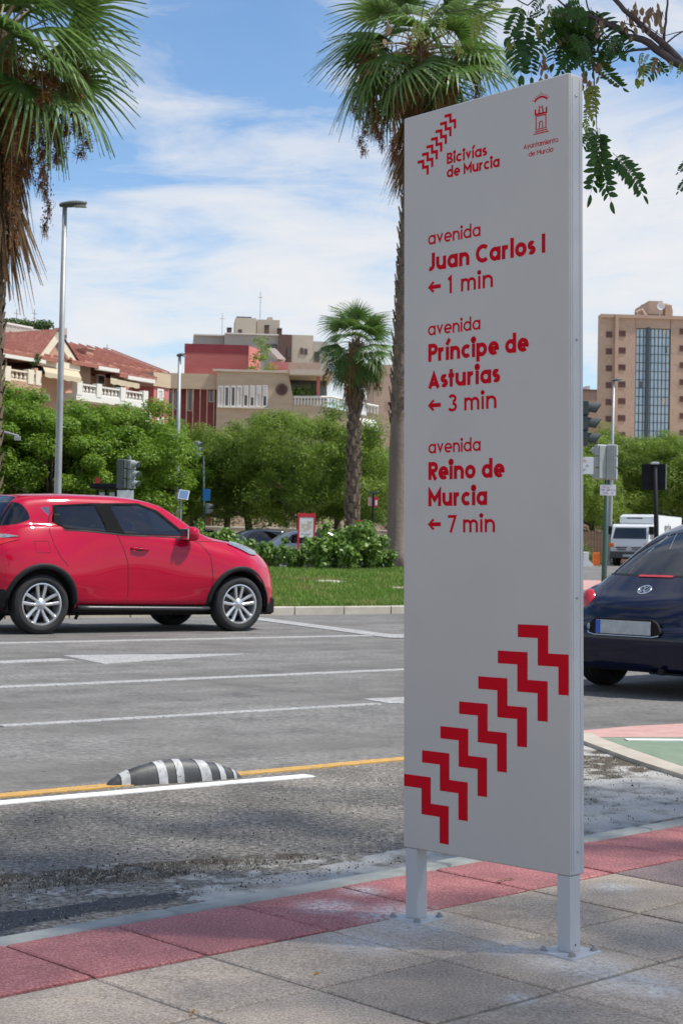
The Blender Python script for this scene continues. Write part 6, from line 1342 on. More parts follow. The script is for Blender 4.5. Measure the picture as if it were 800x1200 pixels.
for z0, z1 in ((2, 4), (7.5, 9.5), (13, 16.5)): mb = MB(); mb.box(-.2 * k, 5.3 * k, -.04, .04, z0 * k, z1 * k, bev=.015); mb.build('rail', 'orange_plastic', t)
mb = MB(); mb.box(-.2 * k, 5.3 * k, -.01, .01, 4 * k, 13 * k); mb.build('board', 'orange_plastic', t)
b_ = base(685, 76); t = thing('white_barrier', 'white plastic block barrier beside the totem edge, left of the orange one', 'barrier', b_); mb = MB(); mb.prism([(-.35, 0), (.35, 0), (.3, .15), (.12, .3), (.12, .62), (-.12, .62), (-.12, .3), (-.3, .15)], -.5, .5, fn=lambda u, v, w: (u, w, v)); mb.build('body', 'white_plate', t); mb = MB(); mb.box(-.14, .14, -.45, .45, .63, .68, bev=.01); mb.build('top_rail', 'white_plate', t)
# island corner where the green post stands
q = [P(560, 640, 36), P(735, 640, 38.5), P(752, 640, 46), P(560, 640, 47)]
mb = MB(); mb.add([(p.x, p.y, gz(p.x, p.y) + .13) for p in q] + [(p.x, p.y, gz(p.x, p.y) - .02) for p in q], [(0, 1, 2, 3), (4, 5, 1, 0), (5, 6, 2, 1), (6, 7, 3, 2), (7, 4, 0, 3)]); struct(mb.build('traffic_island', 'pink_lane'))
# ================================================================== car building
def cr_interp(xs, ys, xq):
    """smooth monotone interpolation"""
    xs = np.array(xs, float); ys = np.array(ys, float); h = np.diff(xs); d = np.diff(ys) / h; m = np.zeros(len(xs)); m[0] = d[0]; m[-1] = d[-1]
    for i in range(1, len(xs) - 1):
        if d[i-1] * d[i] > 0: w1 = 2*h[i] + h[i-1]; w2 = h[i] + 2*h[i-1]; m[i] = (w1 + w2) / (w1 / d[i-1] + w2 / d[i])
    xq = np.clip(xq, xs[0], xs[-1]); i = np.clip(np.searchsorted(xs, xq) - 1, 0, len(xs) - 2); t = (xq - xs[i]) / h[i]
    return (2*t**3 - 3*t**2 + 1) * ys[i] + (t**3 - 2*t**2 + t) * h[i] * m[i] + (-2*t**3 + 3*t**2) * ys[i+1] + (t**3 - t**2) * h[i] * m[i+1]
def crom(P_, sub):
    """Catmull-Rom through the ring points"""
    P_ = np.array(P_); n = len(P_); out = []
    for i in range(n - 1):
        p0 = P_[max(i-1, 0)]; p1 = P_[i]; p2 = P_[i+1]; p3 = P_[min(i+2, n-1)]
        for k in range(sub):
            t = k / sub; out.append(.5 * ((2*p1) + (-p0 + p2)*t + (2*p0 - 5*p1 + 4*p2 - p3)*t*t + (-p0 + 3*p1 - 3*p2 + p3)*t**3))
    out.append(P_[-1]); return np.array(out)
def car_shell(rows, ring, bow, nx=110, sub=4, bump=None):
    """rows: table of stations (x first); ring(dict)->list of (y,z) half section bottom->top; bow(x)->plan curvature"""
    keys = rows[0]; T = np.array(rows[1:], float); x0, x1 = T[0, 0], T[-1, 0]
    u = np.linspace(0, 1, nx); xs = x0 + (x1 - x0) * (u - .035 * np.sin(4*np.pi*u) * 0 - .12 * np.sin(2*np.pi*u) / 1.0 * .5)
    cols = {k: cr_interp(T[:, 0], T[:, i], xs) for i, k in enumerate(keys) if i}
    V = []; m = None
    for j, x in enumerate(xs):
        q = crom(ring({k: v[j] for k, v in cols.items()}), sub); m = len(q)
        if bump is not None: q = np.array([(y + bump(x, y, z), z) for y, z in q])
        b_ = bow(x)
        pts = [(x + b_ * min(1.2, abs(y) / .85) ** 2.4, y, z) for y, z in q]
        V += [(a, -y, z) for a, y, z in pts] + [(a, y, z) for a, y, z in reversed(pts[1:-1])]
    M = 2 * m - 2; fs = [(j*M + k, j*M + (k+1) % M, (j+1)*M + (k+1) % M, (j+1)*M + k) for j in range(nx - 1) for k in range(M)]
    fs += [tuple(range(M - 1, -1, -1)), tuple(range((nx-1)*M, nx*M))]
    bm = bmesh.new(); vs = [bm.verts.new(v) for v in V]
    for f in fs: bm.faces.new([vs[i] for i in f])
    bmesh.ops.recalc_face_normals(bm, faces=bm.faces); bmesh.ops.triangulate(bm, faces=[f for f in bm.faces if len(f.verts) > 4]); return bm
def inside(poly, x, y):
    c = False; n = len(poly)
    for i in range(n):
        x1, y1 = poly[i]; x2, y2 = poly[(i+1) % n]
        if (y1 > y) != (y2 > y) and x < (x2 - x1) * (y - y1) / (y2 - y1) + x1: c = not c
    return c
def cut(bm, poly, ax, filt):
    """slice the shell along an outline seen along one axis; returns the faces inside it"""
    i, j = ax; lo = [min(p[k] for p in poly) - .03 for k in (0, 1)]; hi = [max(p[k] for p in poly) + .03 for k in (0, 1)]
    n = len(poly)
    for k in range(n):
        a, b_ = poly[k], poly[(k+1) % n]; fcs = []
        slo = [min(a[0], b_[0]) - .004, min(a[1], b_[1]) - .004]; shi = [max(a[0], b_[0]) + .004, max(a[1], b_[1]) + .004]
        for f in bm.faces:
            c0 = [v.co[i] for v in f.verts]; c1_ = [v.co[j] for v in f.verts]
            if max(c0) < slo[0] or min(c0) > shi[0] or max(c1_) < slo[1] or min(c1_) > shi[1]: continue
            if filt(f): fcs.append(f)
        if not fcs: continue
        nn = Vector((0, 0, 0)); nn[i] = -(b_[1] - a[1]); nn[j] = b_[0] - a[0]; co = Vector((0, 0, 0)); co[i] = a[0]; co[j] = a[1]
        g_ = list({e for f in fcs for e in f.edges}) + list({v for f in fcs for v in f.verts}) + fcs
        bmesh.ops.bisect_plane(bm, geom=g_, plane_co=co, plane_no=nn, dist=1e-5)
    res = []
    for f in bm.faces:
        c = f.calc_center_median()
        if lo[0] <= c[i] <= hi[0] and lo[1] <= c[j] <= hi[1] and filt(f) and inside(poly, c[i], c[j]): res.append(f)
    return res
def take(bm, faces, name, m, parent, off=0.0, smooth=True, thick=0.0):
    """lift faces off the shell into a part of their own"""
    vm = {}; vs = []; fs = []
    for f in faces:
        t = []
        for v in f.verts:
            if v not in vm: vm[v] = len(vs); vs.append(v.co + v.normal * off)
            t.append(vm[v])
        fs.append(tuple(t))
    me = bpy.data.meshes.new(name); me.from_pydata(vs, [], fs); me.materials.append(MAT[m]); 
    if smooth: me.shade_smooth()
    me.update(); o = bpy.data.objects.new(name, me); COL.objects.link(o); o.parent = parent
    bmesh.ops.delete(bm, geom=faces, context='FACES')
    if thick: md_ = o.modifiers.new('s', 'SOLIDIFY'); md_.thickness = thick
    return o
def finish(bm, name, mats, parent, smooth=True):
    me = bpy.data.meshes.new(name); bm.to_mesh(me); bm.free()
    for m in mats: me.materials.append(MAT[m])
    if smooth: me.shade_smooth()
    me.set_sharp_from_angle(angle=R(50)); o = bpy.data.objects.new(name, me); COL.objects.link(o); o.parent = parent; return o
def circ(cx, cz, r, n=28, a0=0, a1=360): return [(cx + r * math.cos(R(a0 + (a1 - a0) * k / n)), cz + r * math.sin(R(a0 + (a1 - a0) * k / n))) for k in range(n if a1 - a0 == 360 else n + 1)]
def rounded(pts, r=.03, n=4):
    out = []; m = len(pts)
    for i in range(m):
        p = Vector(pts[i]); a = Vector(pts[i-1]) - p; b_ = Vector(pts[(i+1) % m]) - p; ra = min(r, a.length * .45); rb = min(r, b_.length * .45); A = p + a.normalized() * ra; B = p + b_.normalized() * rb
        for k in range(n + 1): t = k / n; q = A * (1-t)**2 + p * 2*t*(1-t) + B * t*t; out.append((q.x, q.y))
    return out
def ribbon(bvh, pts, w, name, m, parent, off=.0015, side=-1, axis='y', step=.04, thick=0.0):
    """a thin strip laid on the shell along a path seen from the side (or from above / behind)"""
    P2 = []; 
    for a, b_ in zip(pts, pts[1:]):
        L = math.dist(a, b_); k = max(1, int(L / step))
        for q in range(k): P2.append((a[0] + (b_[0]-a[0]) * q / k, a[1] + (b_[1]-a[1]) * q / k))
    P2.append(pts[-1]); vs = []; ok = []
    for i, p in enumerate(P2):
        a = P2[max(0, i-1)]; b_ = P2[min(len(P2)-1, i+1)]; d = Vector((b_[0]-a[0], b_[1]-a[1])).normalized(); nn = Vector((-d.y, d.x)) * w / 2
        for s in (1, -1):
            u, v = p[0] + nn.x * s, p[1] + nn.y * s
            if axis == 'y': o_, dr = Vector((u, side * 3, v)), Vector((0, -side, 0))
            elif axis == 'x': o_, dr = Vector((side * 6, u, v)), Vector((-side, 0, 0))
            else: o_, dr = Vector((u, v, 4)), Vector((0, 0, -1))
            h = bvh.ray_cast(o_, dr)
            vs.append((h[0] + h[1] * off * (1 if h[1].dot(dr) < 0 else -1)) if h[0] is not None else None)
    mb = MB()
    for i in range(len(P2) - 1):
        q = vs[2*i:2*i+4]
        if all(x is not None for x in q) and max((q[0]-q[2]).length, (q[1]-q[3]).length) < .25: mb.add([q[0], q[1], q[3], q[2]], [(0, 1, 2, 3)])
    o = mb.build(name, m, parent, smooth=True)
    if thick: md_ = o.modifiers.new('s', 'SOLIDIFY'); md_.thickness = thick; md_.offset = 0
    return o
def make_wheel(name, parent, x, y, r, w, side, rim_r, spokes='twin', steer=0.0):
    wh = bpy.data.objects.new(name, None); COL.objects.link(wh); wh.parent = parent; wh.location = (x, y, r)
    M = Matrix.Rotation(R(90) * (1 if side < 0 else -1), 4, 'X')       # local z of the lathe points outward
    wh.rotation_euler = (0, 0, steer); h = w / 2
    mb = MB(); p = [(rim_r - .005, h * .75), (rim_r + .012, h * .93), (rim_r + .05, h * 1.02), (r - .045, h * 1.0), (r - .014, h * .86), (r - .002, h * .6)]
    for gk in (-.45, 0, .45): p += [(r, h * (-gk) + .012), (r - .009, h * (-gk) + .007), (r - .009, h * (-gk) - .007), (r, h * (-gk) - .012)]
    p += [(r - .002, -h * .6), (r - .014, -h * .86), (r - .045, -h), (rim_r + .03, -h), (rim_r - .005, -h * .75)]
    mb.lathe(p, 48, M=M); mb.build('tyre', 'tyre', wh, smooth=True, auto=35)
    mb = MB(); mb.lathe([(rim_r + .004, h * .9), (rim_r - .008, h * .93), (rim_r - .016, h * .82), (rim_r - .022, h * .5), (rim_r - .03, -h * .8)], 48, M=M); rim = mb.build('rim', 'alloy', wh, smooth=True, auto=40)
    mb = MB(); mb.lathe([(0, -h * .1), (rim_r * .62, -h * .1), (rim_r * .66, -h * .25), (rim_r * .3, -h * .2)], 32, M=M); mb.build('brake_disc', 'brake_disc', wh, smooth=True)
    mb = MB(); mb.lathe([(0, -h * .5), (rim_r, -h * .5)], 24, M=M); mb.build('wheel_back', 'under', wh)
    mb = MB(); mb.lathe([(0, h * .80), (.022, h * .79), (.028, h * .74), (.055, h * .70), (.07, h * .55), (.07, h * .2)], 20, M=M); mb.build('hub', 'alloy', wh, smooth=True, auto=40)
    n = 5
    for k in range(n):
        for s in ((-1, 1) if spokes == 'twin' else (0,)):
            a = 2 * math.pi * k / n + math.pi / 2; mb = MB(); wd0, wd1 = (.014, .020) if spokes == 'twin' else (.045, .03); o0 = s * .020; o1 = s * (.052)
            vs = []
            for (rr_, oo, ww, zt, zb) in ((.045, o0, wd0, h * .66, h * .35), (rim_r * .55, (o0 + o1) / 2 * 1.05, (wd0 + wd1) / 2, h * .74, h * .42), (rim_r - .012, o1, wd1, h * .86, h * .45)):
                for (dy_, zz) in ((-ww, zt - .006), (-ww * .5, zt), (ww * .5, zt), (ww, zt - .006), (ww, zb), (-ww, zb)):
                    v = Matrix.Rotation(a, 3, 'Z') @ Vector((rr_, oo + dy_, zz)); vs.append(M @ v)
            mb.add(vs, [(q*6+k2, q*6+(k2+1) % 6, (q+1)*6+(k2+1) % 6, (q+1)*6+k2) for q in range(2) for k2 in range(6)]); mb.build('spoke', 'alloy', wh, smooth=False)
    for k in range(5):
        a = 2 * math.pi * (k + .5) / 5 + math.pi/2; mb = MB(); mb.lathe([(0, h * .66), (.009, h * .66), (.009, h * .5)], 6, M=M @ Matrix.Translation((.05 * math.cos(a), .05 * math.sin(a), 0))); mb.build('wheel_nut', 'dark_metal', wh)
    return wh
def arch_trim(bvh, cx, cz, r0, r1, side, name, m, parent, a0=-8, a1=188, out=.018, n=34):
    """wide plastic lip round a wheel opening, following the body side"""
    vs = []; 
    for k in range(n + 1):
        a = R(a0 + (a1 - a0) * k / n); y0 = None
        for rr_ in (r1, r1 + .03, r1 + .06):
            h = bvh.ray_cast(Vector((cx + rr_ * math.cos(a), side * 3, max(.24, cz + rr_ * math.sin(a)))), Vector((0, -side, 0)))
            if h[0] is not None and abs(h[0].y) > .55: y0 = h[0].y; break
        if y0 is None: y0 = side * .84
        y0 = side * max(abs(y0), .80)
        def pt(rr_, yy): return (cx + rr_ * math.cos(a), yy, cz + rr_ * math.sin(a))
        vs += [pt(r1 + .004, y0 - side * .02), pt(r1 - .004, y0 + side * out * .7), pt((r0 + r1) / 2 + .01, y0 + side * out), pt(r0 + .006, y0 + side * out * .8), pt(r0, y0 + side * out * .2), pt(r0, y0 - side * .12)]
    mb = MB(); mb.add(vs, [(i*6+k, i*6+k+1, (i+1)*6+k+1, (i+1)*6+k) for i in range(n) for k in range(5)]); return mb.build(name, m, parent, smooth=True)
def wheel_well(cx, cz, r, side, parent, y_out=.80, y_in=.45):
    mb = MB(); n = 18; vs = []
    for k in range(n + 1):
        a = R(-15 + 210 * k / n); vs += [(cx + r * math.cos(a), side * y_out, cz + r * math.sin(a)), (cx + r * math.cos(a), side * y_in, cz + r * math.sin(a))]
    fs = [(2*k, 2*k+1, 2*k+3, 2*k+2) for k in range(n)]; mb.add(vs, fs); mb.add([v for v in vs[1::2]], [tuple(range(n + 1))]); return mb.build('wheel_housing', 'under', parent, smooth=True)
def seat(parent, x, y, z, s=1.0):
    mb = MB(); mb.box(x - .25, x + .25, y - .24, y + .24, z - .12, z + .06, bev=.05); M = Matrix.Translation((x - .25, y, z)) @ Matrix.Rotation(R(-14), 4, 'Y'); mb.box(-.08, .06, -.23, .23, 0, .6, bev=.05, M=M); mb.box(-.06, .05, -.13, .13, .63, .82, bev=.04, M=M); return mb.build('seat', 'seat_cloth', parent)
# ------------------------------------------------------------------ the red car
c0 = G(45, 743.4, 0); TH_ = R(35.5); SC = 1.03
e_ = Vector((math.cos(TH_), math.sin(TH_), 0)); n_ = Vector((-e_.y, e_.x, 0))
org = c0 - e_ * (.765 * SC) + n_ * (.80 * SC)
red = thing('parked_car', 'bright red compact crossover car in side view crossing the lanes', 'car', org, TH_); red.name = 'red_car'; red.scale = (SC, SC, SC); red.rotation_euler = (0, R(.15), TH_)
JK = ('x', 'zt', 'zr', 'wr', 'zq', 'wq', 'zs', 'wsh', 'wm', 'wl', 'zb')
#      x     roof  rail  w     belt  w     shldr w     max   sill  bottom
JT = [JK,
 (0.00, .90, .885, .52, .86, .60, .80, .66, .68, .62, .44),
 (0.05, .99, .975, .57, .94, .68, .86, .74, .76, .72, .36),
 (0.14, 1.08, 1.06, .60, 1.00, .74, .90, .81, .83, .78, .30),
 (0.26, 1.17, 1.145, .60, 1.06, .76, .93, .845, .87, .80, .27),
 (0.40, 1.36, 1.32, .585, 1.13, .76, .955, .855, .885, .80, .25),
 (0.52, 1.50, 1.445, .58, 1.18, .755, .97, .86, .89, .79, .24),
 (0.66, 1.555, 1.495, .58, 1.20, .755, .98, .86, .89, .78, .24),
 (0.95, 1.578, 1.52, .585, 1.20, .76, .98, .85, .885, .78, .24),
 (1.30, 1.590, 1.53, .59, 1.17, .775, .96, .84, .87, .785, .235),
 (1.70, 1.590, 1.53, .59, 1.145, .785, .945, .838, .862, .79, .235),
 (2.05, 1.572, 1.51, .59, 1.125, .79, .94, .838, .862, .79, .235),
 (2.35, 1.515, 1.455, .59, 1.105, .79, .94, .84, .864, .79, .235),
 (2.62, 1.375, 1.325, .60, 1.09, .785, .94, .845, .868, .79, .235),
 (2.86, 1.225, 1.185, .63, 1.08, .77, .94, .85, .875, .785, .235),
 (3.02, 1.145, 1.12, .64, 1.065, .755, .93, .855, .885, .78, .235),
 (3.25, 1.10, 1.085, .62, 1.045, .735, .91, .855, .89, .78, .235),
 (3.50, 1.065, 1.05, .58, 1.00, .70, .87, .84, .885, .78, .235),
 (3.72, 1.01, .995, .54, .93, .66, .81, .80, .86, .77, .23),
 (3.90, .93, .915, .48, .85, .60, .74, .73, .80, .74, .23),
 (4.03, .82, .81, .42, .76, .54, .67, .64, .70, .66, .25),
 (4.11, .66, .655, .34, .62, .44, .58, .50, .54, .52, .30)]
def jring(c):
    zb, zs = c['zb'], c['zs']; g = (c['zq'], c['wq']); 
    return [(0, zb), (c['wl'] * .85, zb), (c['wl'], zb + (zs - zb) * .10), (c['wm'] - .012, zb + (zs - zb) * .38), (c['wm'], zb + (zs - zb) * .68), (c['wsh'], zs), (g[1] + .012, g[0] - .012), (g[1] - .03, g[0] + .018),
            (c['wr'] + (g[1] - c['wr']) * .52, g[0] + (c['zr'] - g[0]) * .5), (c['wr'] + .02, c['zr'] - .012), (c['wr'] - .07, c['zr'] + (c['zt'] - c['zr']) * .55), (c['wr'] * .5, c['zt'] - (c['zt'] - c['zr']) * .10), (0, c['zt'])]
def jbow(x): return (.16 * max(0, (1.1 - x) / 1.1) ** 2.2) - .30 * max(0, (x - 2.9) / 1.2) ** 1.7
WX = (.765, 3.325); WR = .334
def jbump(x, y, z):
    b_ = 0
    for wx in WX:
        d2 = ((x - wx) / .50) ** 2 + ((z - .62) / .34) ** 2; b_ += .035 * math.exp(-d2) * (1 if abs(y) > .6 else 0)
    b_ -= .022 * math.exp(-((x - 1.95) / .55) ** 2 - ((z - .62) / .2) ** 2) * (1 if abs(y) > .6 else 0)
    b_ += .018 * math.exp(-((z - .36) / .06) ** 2) * (1 if (abs(y) > .6 and 1.1 < x < 3) else 0)
    return b_
bm = car_shell(JT, jring, jbow, nx=120, sub=4, bump=jbump); bm.normal_update()
full = BVHTree.FromBMesh(bm)
side = lambda f: abs(f.normal.y) > .25 and f.calc_center_median().z > 0
nearly = lambda sg: (lambda f: f.normal.y * sg > .2)
RWIN = rounded([(1.075, 1.195), (1.00, 1.33), (1.01, 1.425), (1.49, 1.455), (1.60, 1.165), (1.3, 1.175)], .03)
FWIN = rounded([(1.82, 1.15), (1.69, 1.455), (2.06, 1.475), (2.28, 1.40), (2.62, 1.135)], .03)
DLO = [(.93, 1.25), (.955, 1.35), (.965, 1.44), (1.45, 1.478), (2.06, 1.50), (2.31, 1.42), (2.70, 1.125), (1.80, 1.128), (1.06, 1.172)]
PIL = [(1.50, 1.47), (1.70, 1.478), (1.83, 1.125), (1.605, 1.14)]
for sg in (-1, 1):
    ff = nearly(sg)
    top = lambda f: ff(f) and f.calc_center_median().z > .95
    take(bm, cut(bm, RWIN, (0, 2), top), 'rear_side_window', 'tinted_glass', red, -.006)
    take(bm, cut(bm, FWIN, (0, 2), top), 'front_side_window', 'side_glass', red, -.006)
    take(bm, cut(bm, DLO, (0, 2), top), 'window_frame', 'window_trim', red, -.002, thick=.004)
    for wx in WX:
        fc = cut(bm, circ(wx, .345, .405, 40), (0, 2), lambda f: ff(f) and abs(f.calc_center_median().y) > .5 or (abs(f.normal.z) > .5 and f.calc_center_median().z < .4 and f.calc_center_median().y * sg > .5))
        bmesh.ops.delete(bm, geom=fc, context='FACES')
    SILL = [(1.15, .20), (2.95, .20), (2.91, .325), (1.24, .335)]
    take(bm, cut(bm, SILL, (0, 2), lambda f: ff(f) and f.calc_center_median().z < .5), 'sill_cladding', 'black_plastic', red, .006)
    LB = [(3.70, .20), (4.3, .20), (4.3, .42), (3.95, .40), (3.80, .30)]
    take(bm, cut(bm, LB, (0, 2), lambda f: ff(f) and f.calc_center_median().z < .6), 'front_bumper_lower', 'black_plastic', red, .002)
    RB = [(-.2, .18), (.40, .18), (.37, .34), (.33, .50), (-.2, .52)]
    take(bm, cut(bm, RB, (0, 2), lambda f: ff(f) and f.calc_center_median().z < .6), 'rear_bumper_lower', 'black_plastic', red, .002)
    # tail lamp: boomerang across the rear corner
    TL = rounded([(.50, 1.045), (.34, 1.053), (.20, 1.058), (.05, 1.05), (.02, .96), (.12, .90), (.26, .975), (.36, 1.01)], .02)
    take(bm, cut(bm, TL, (0, 2), lambda f: ff(f) and f.calc_center_median().z > .8), 'tail_lamp', 'red_lens', red, .006)
    take(bm, cut(bm, rounded([(.50, 1.078), (.40, 1.095), (.24, 1.10), (.20, 1.06), (.34, 1.055)], .01), (0, 2), lambda f: ff(f) and f.calc_center_median().z > .8), 'lamp_lens', 'clear_lens', red, .008)
    RQ = rounded([(.24, 1.185), (.36, 1.19), (.52, 1.215), (.675, 1.27), (.665, 1.35), (.60, 1.445), (.50, 1.47), (.40, 1.36), (.30, 1.25)], .03)
    take(bm, cut(bm, RQ, (0, 2), lambda f: ff(f) and f.calc_center_median().z > 1.1), 'rear_corner_glass', 'tinted_glass', red, -.002)
    # headlamp high on the wing
    HL = rounded([(3.20, 1.05), (3.42, 1.085), (3.62, 1.045), (3.74, .965), (3.68, .915), (3.52, .925), (3.38, .985)], .03)
    take(bm, cut(bm, HL, (0, 2), lambda f: f.normal.y * sg > .05 and abs(f.calc_center_median().y) > .5 and f.calc_center_median().y * sg > 0 and f.calc_center_median().z > .85), 'headlamp', 'clear_lens', red, .012)
# rear window and windscreen
bm.normal_update()
take(bm, cut(bm, rounded([(.60, -.50), (.24, -.585), (.24, .585), (.60, .50)], .06), (0, 1), lambda f: f.normal.x < -.2 and f.normal.z > .15 and f.calc_center_median().z > 1.12), 'rear_window', 'tinted_glass', red, -.004)
take(bm, cut(bm, rounded([(2.34, -.52), (2.98, -.58), (3.02, 0), (2.98, .58), (2.34, .52)], .06), (0, 1), lambda f: f.normal.x > .15 and f.normal.z > .2 and f.calc_center_median().z > 1.1), 'windscreen', 'side_glass', red, -.004)
# front grille opening and rear number plate recess
take(bm, cut(bm, rounded([(-.42, .66), (-.30, .76), (.30, .76), (.42, .66), (.30, .52), (-.30, .52)], .04), (1, 2), lambda f: f.normal.x > .2 and f.calc_center_median().x > 3.7), 'grille', 'black_plastic', red, -.01)
body = finish(bm, 'body', ['red_paint'], red)
for sg in (-1, 1):
    rb = lambda pts, w=.008, nm='door_seam', m='under', off=.001: ribbon(full, pts, w, nm, m, red, off, sg)
    rb([(2.63, 1.11), (2.80, 1.04), (2.91, .90), (2.93, .65), (2.90, .335)])
    rb([(1.70, 1.13), (1.765, 1.0), (1.83, .8), (1.845, .5), (1.835, .34)])
    rb([(.95, 1.37), (.90, 1.30), (.87, 1.14), (.90, 1.0), (.965, .86), (1.06, .76)])
    rb([(.665, 1.03), (.835, 1.03), (.845, .905), (.675, .90), (.665, 1.03)], .005, 'fuel_flap_seam')
    rb([(2.75, 1.07), (3.0, 1.075), (3.2, 1.065)], .006, 'bonnet_seam')
    rb([(.30, 1.02), (.12, .86), (.10, .60)], .006, 'tailgate_seam')
    mb = MB(); mb.tube([(1.22, sg * .835, .30), (1.35, sg * .855, .295), (2.8, sg * .855, .282), (2.93, sg * .835, .285)], .022, 8); mb.build('sill_strip', 'sill_plastic', red, smooth=True)
    ribbon(full, [(1.04, 1.163), (1.3, 1.158), (1.8, 1.123), (2.66, 1.108)], .014, 'window_strip', 'black_plastic', red, .004, sg)
    # handles: a front bar, the rear one hidden at the window corner
    h = full.ray_cast(Vector((1.98, sg * 3, .965)), Vector((0, -sg, 0)))[0]
    mb = MB(); mb.tube([(1.87, h.y + sg * .0, .972), (1.90, h.y + sg * .028, .972), (2.0, h.y + sg * .034, .968), (2.07, h.y + sg * .028, .963), (2.10, h.y, .962)], [.012, .014, .015, .014, .012], 8, squash=.8); mb.build('door_handle', 'red_paint', red, smooth=True)
    mb = MB(); mb.lathe([(0, .004), (.045, .003), (.05, 0)], 16, M=Matrix.Translation((1.99, h.y, .955)) @ Matrix.Rotation(R(-90) * sg, 4, 'X') @ Matrix.Diagonal((1.3, .7, 1, 1))); mb.build('handle_recess', 'under', red)
    h = full.ray_cast(Vector((1.0, sg * 3, 1.28)), Vector((0, -sg, 0)))[0]
    mb = MB(); mb.box(.955, 1.03, -.012, .012, -.06, .06, bev=.008, M=Matrix.Translation((0, h.y, 1.28)) @ Matrix.Rotation(R(-18), 4, 'Y') if False else Matrix.Translation((0, h.y, 1.28))); mb.build('rear_door_handle', 'black_plastic', red)
    # mirror
    hy = sg * .90; mb = MB(); M = Matrix.Translation((2.62, hy, 1.155)) @ Matrix.Diagonal((.10, .11, .085, 1))
    prof_ = [(math.cos(R(-90 + 180 * k / 10)), math.sin(R(-90 + 180 * k / 10))) for k in range(11)]; mb.lathe([(abs(a) ** .6, b_) for a, b_ in prof_], 16, M=M); mi_ = mb.build('wing_mirror', 'red_paint', red, smooth=True)
    mb = MB(); mb.tube([(2.64, sg * .78, 1.12), (2.63, hy, 1.13)], [.03, .035], 8); mb.build('mirror_foot', 'black_plastic', mi_); mb = MB(); mb.box(2.525, 2.535, hy - .09, hy + .09, 1.09, 1.215, bev=.004); mb.build('mirror_glass', 'chrome', mi_)
    # quarter glass triangle behind the rear door
    q = rounded([(.815, 1.41), (.925, 1.42), (.905, 1.315)], .01, 2)
    mb = MB(); vs = []
    for (u, v) in q:
        h = full.ray_cast(Vector((u, sg * 3, v)), Vector((0, -sg, 0))); vs.append(h[0] + h[1] * .002)
    mb.add(vs, [tuple(range(len(vs)))]); mb.build('quarter_trim', 'side_glass', red)
    for wx, nm in ((WX[0], 'rear_wheel'), (WX[1], 'front_wheel')):
        arch_trim(full, wx, .345, .385, .445, sg, 'arch_trim', 'black_plastic', red, a0=-6 if nm == 'front_wheel' else -2, a1=186)
        wheel_well(wx, .345, .40, sg, red, .86, .40)
        make_wheel(nm, red, wx, sg * .775, WR, .215, sg, .232)
# underside, cabin, seats, lights of the nose
mb = MB(); mb.box(.25, 3.95, -.66, .66, .20, .42, bev=.03); mb.build('underbody', 'under', red)
mb = MB(); mb.box(.30, 2.95, -.70, .70, .42, 1.0, bev=.03); mb.build('cabin_floor', 'cabin', red)
for x, y in ((1.95, -.36), (1.95, .36), (1.15, -.36), (1.15, .36)): seat(red, x, y, .62)
mb = MB(); mb.box(2.55, 2.98, -.68, .68, .95, 1.10, bev=.04); mb.build('dashboard', 'cabin', red)
mb = MB(); M = Matrix.Translation((2.42, .36, 1.13)) @ Matrix.Rotation(R(-65), 4, 'Y'); mb.lathe([(.17 + .014 * math.cos(k * .785), .014 * math.sin(k * .785)) for k in range(9)], 24, M=M); mb.build('steering_wheel', 'cabin', red, smooth=True)
mb = MB(); mb.tube([(1.3, .0, 1.60), (1.05, 0, 1.70)], [.006, .003], 6); mb.build('aerial', 'dark_metal', red).location = (-.35, 0, -.01)
mb = MB(); mb.tube([(1.24, -.74, .17), (1.3, -.70, .24)], .02, 6); mb.build('mud_flap', 'under', red)
mb = MB(); mb.box(.62, .66, -.78, -.70, .12, .30, bev=.004); 
mb = MB(); mb.box(-.005, .02, -.26, .26, .62, .73, bev=.004); mb.build('number_plate', 'plate_white', red).location = (.0, 0, 0)
for k in range(3): mb = MB(); mb.lathe([(0, .02), (.05, .012), (.065, 0)], 16, M=Matrix.Translation((3.86 - .0, (-.55, .55, 0)[k], .66)) @ Matrix.Rotation(R(75), 4, 'Y')); k < 2 and mb.build('fog_lamp', 'clear_lens', red, smooth=True)
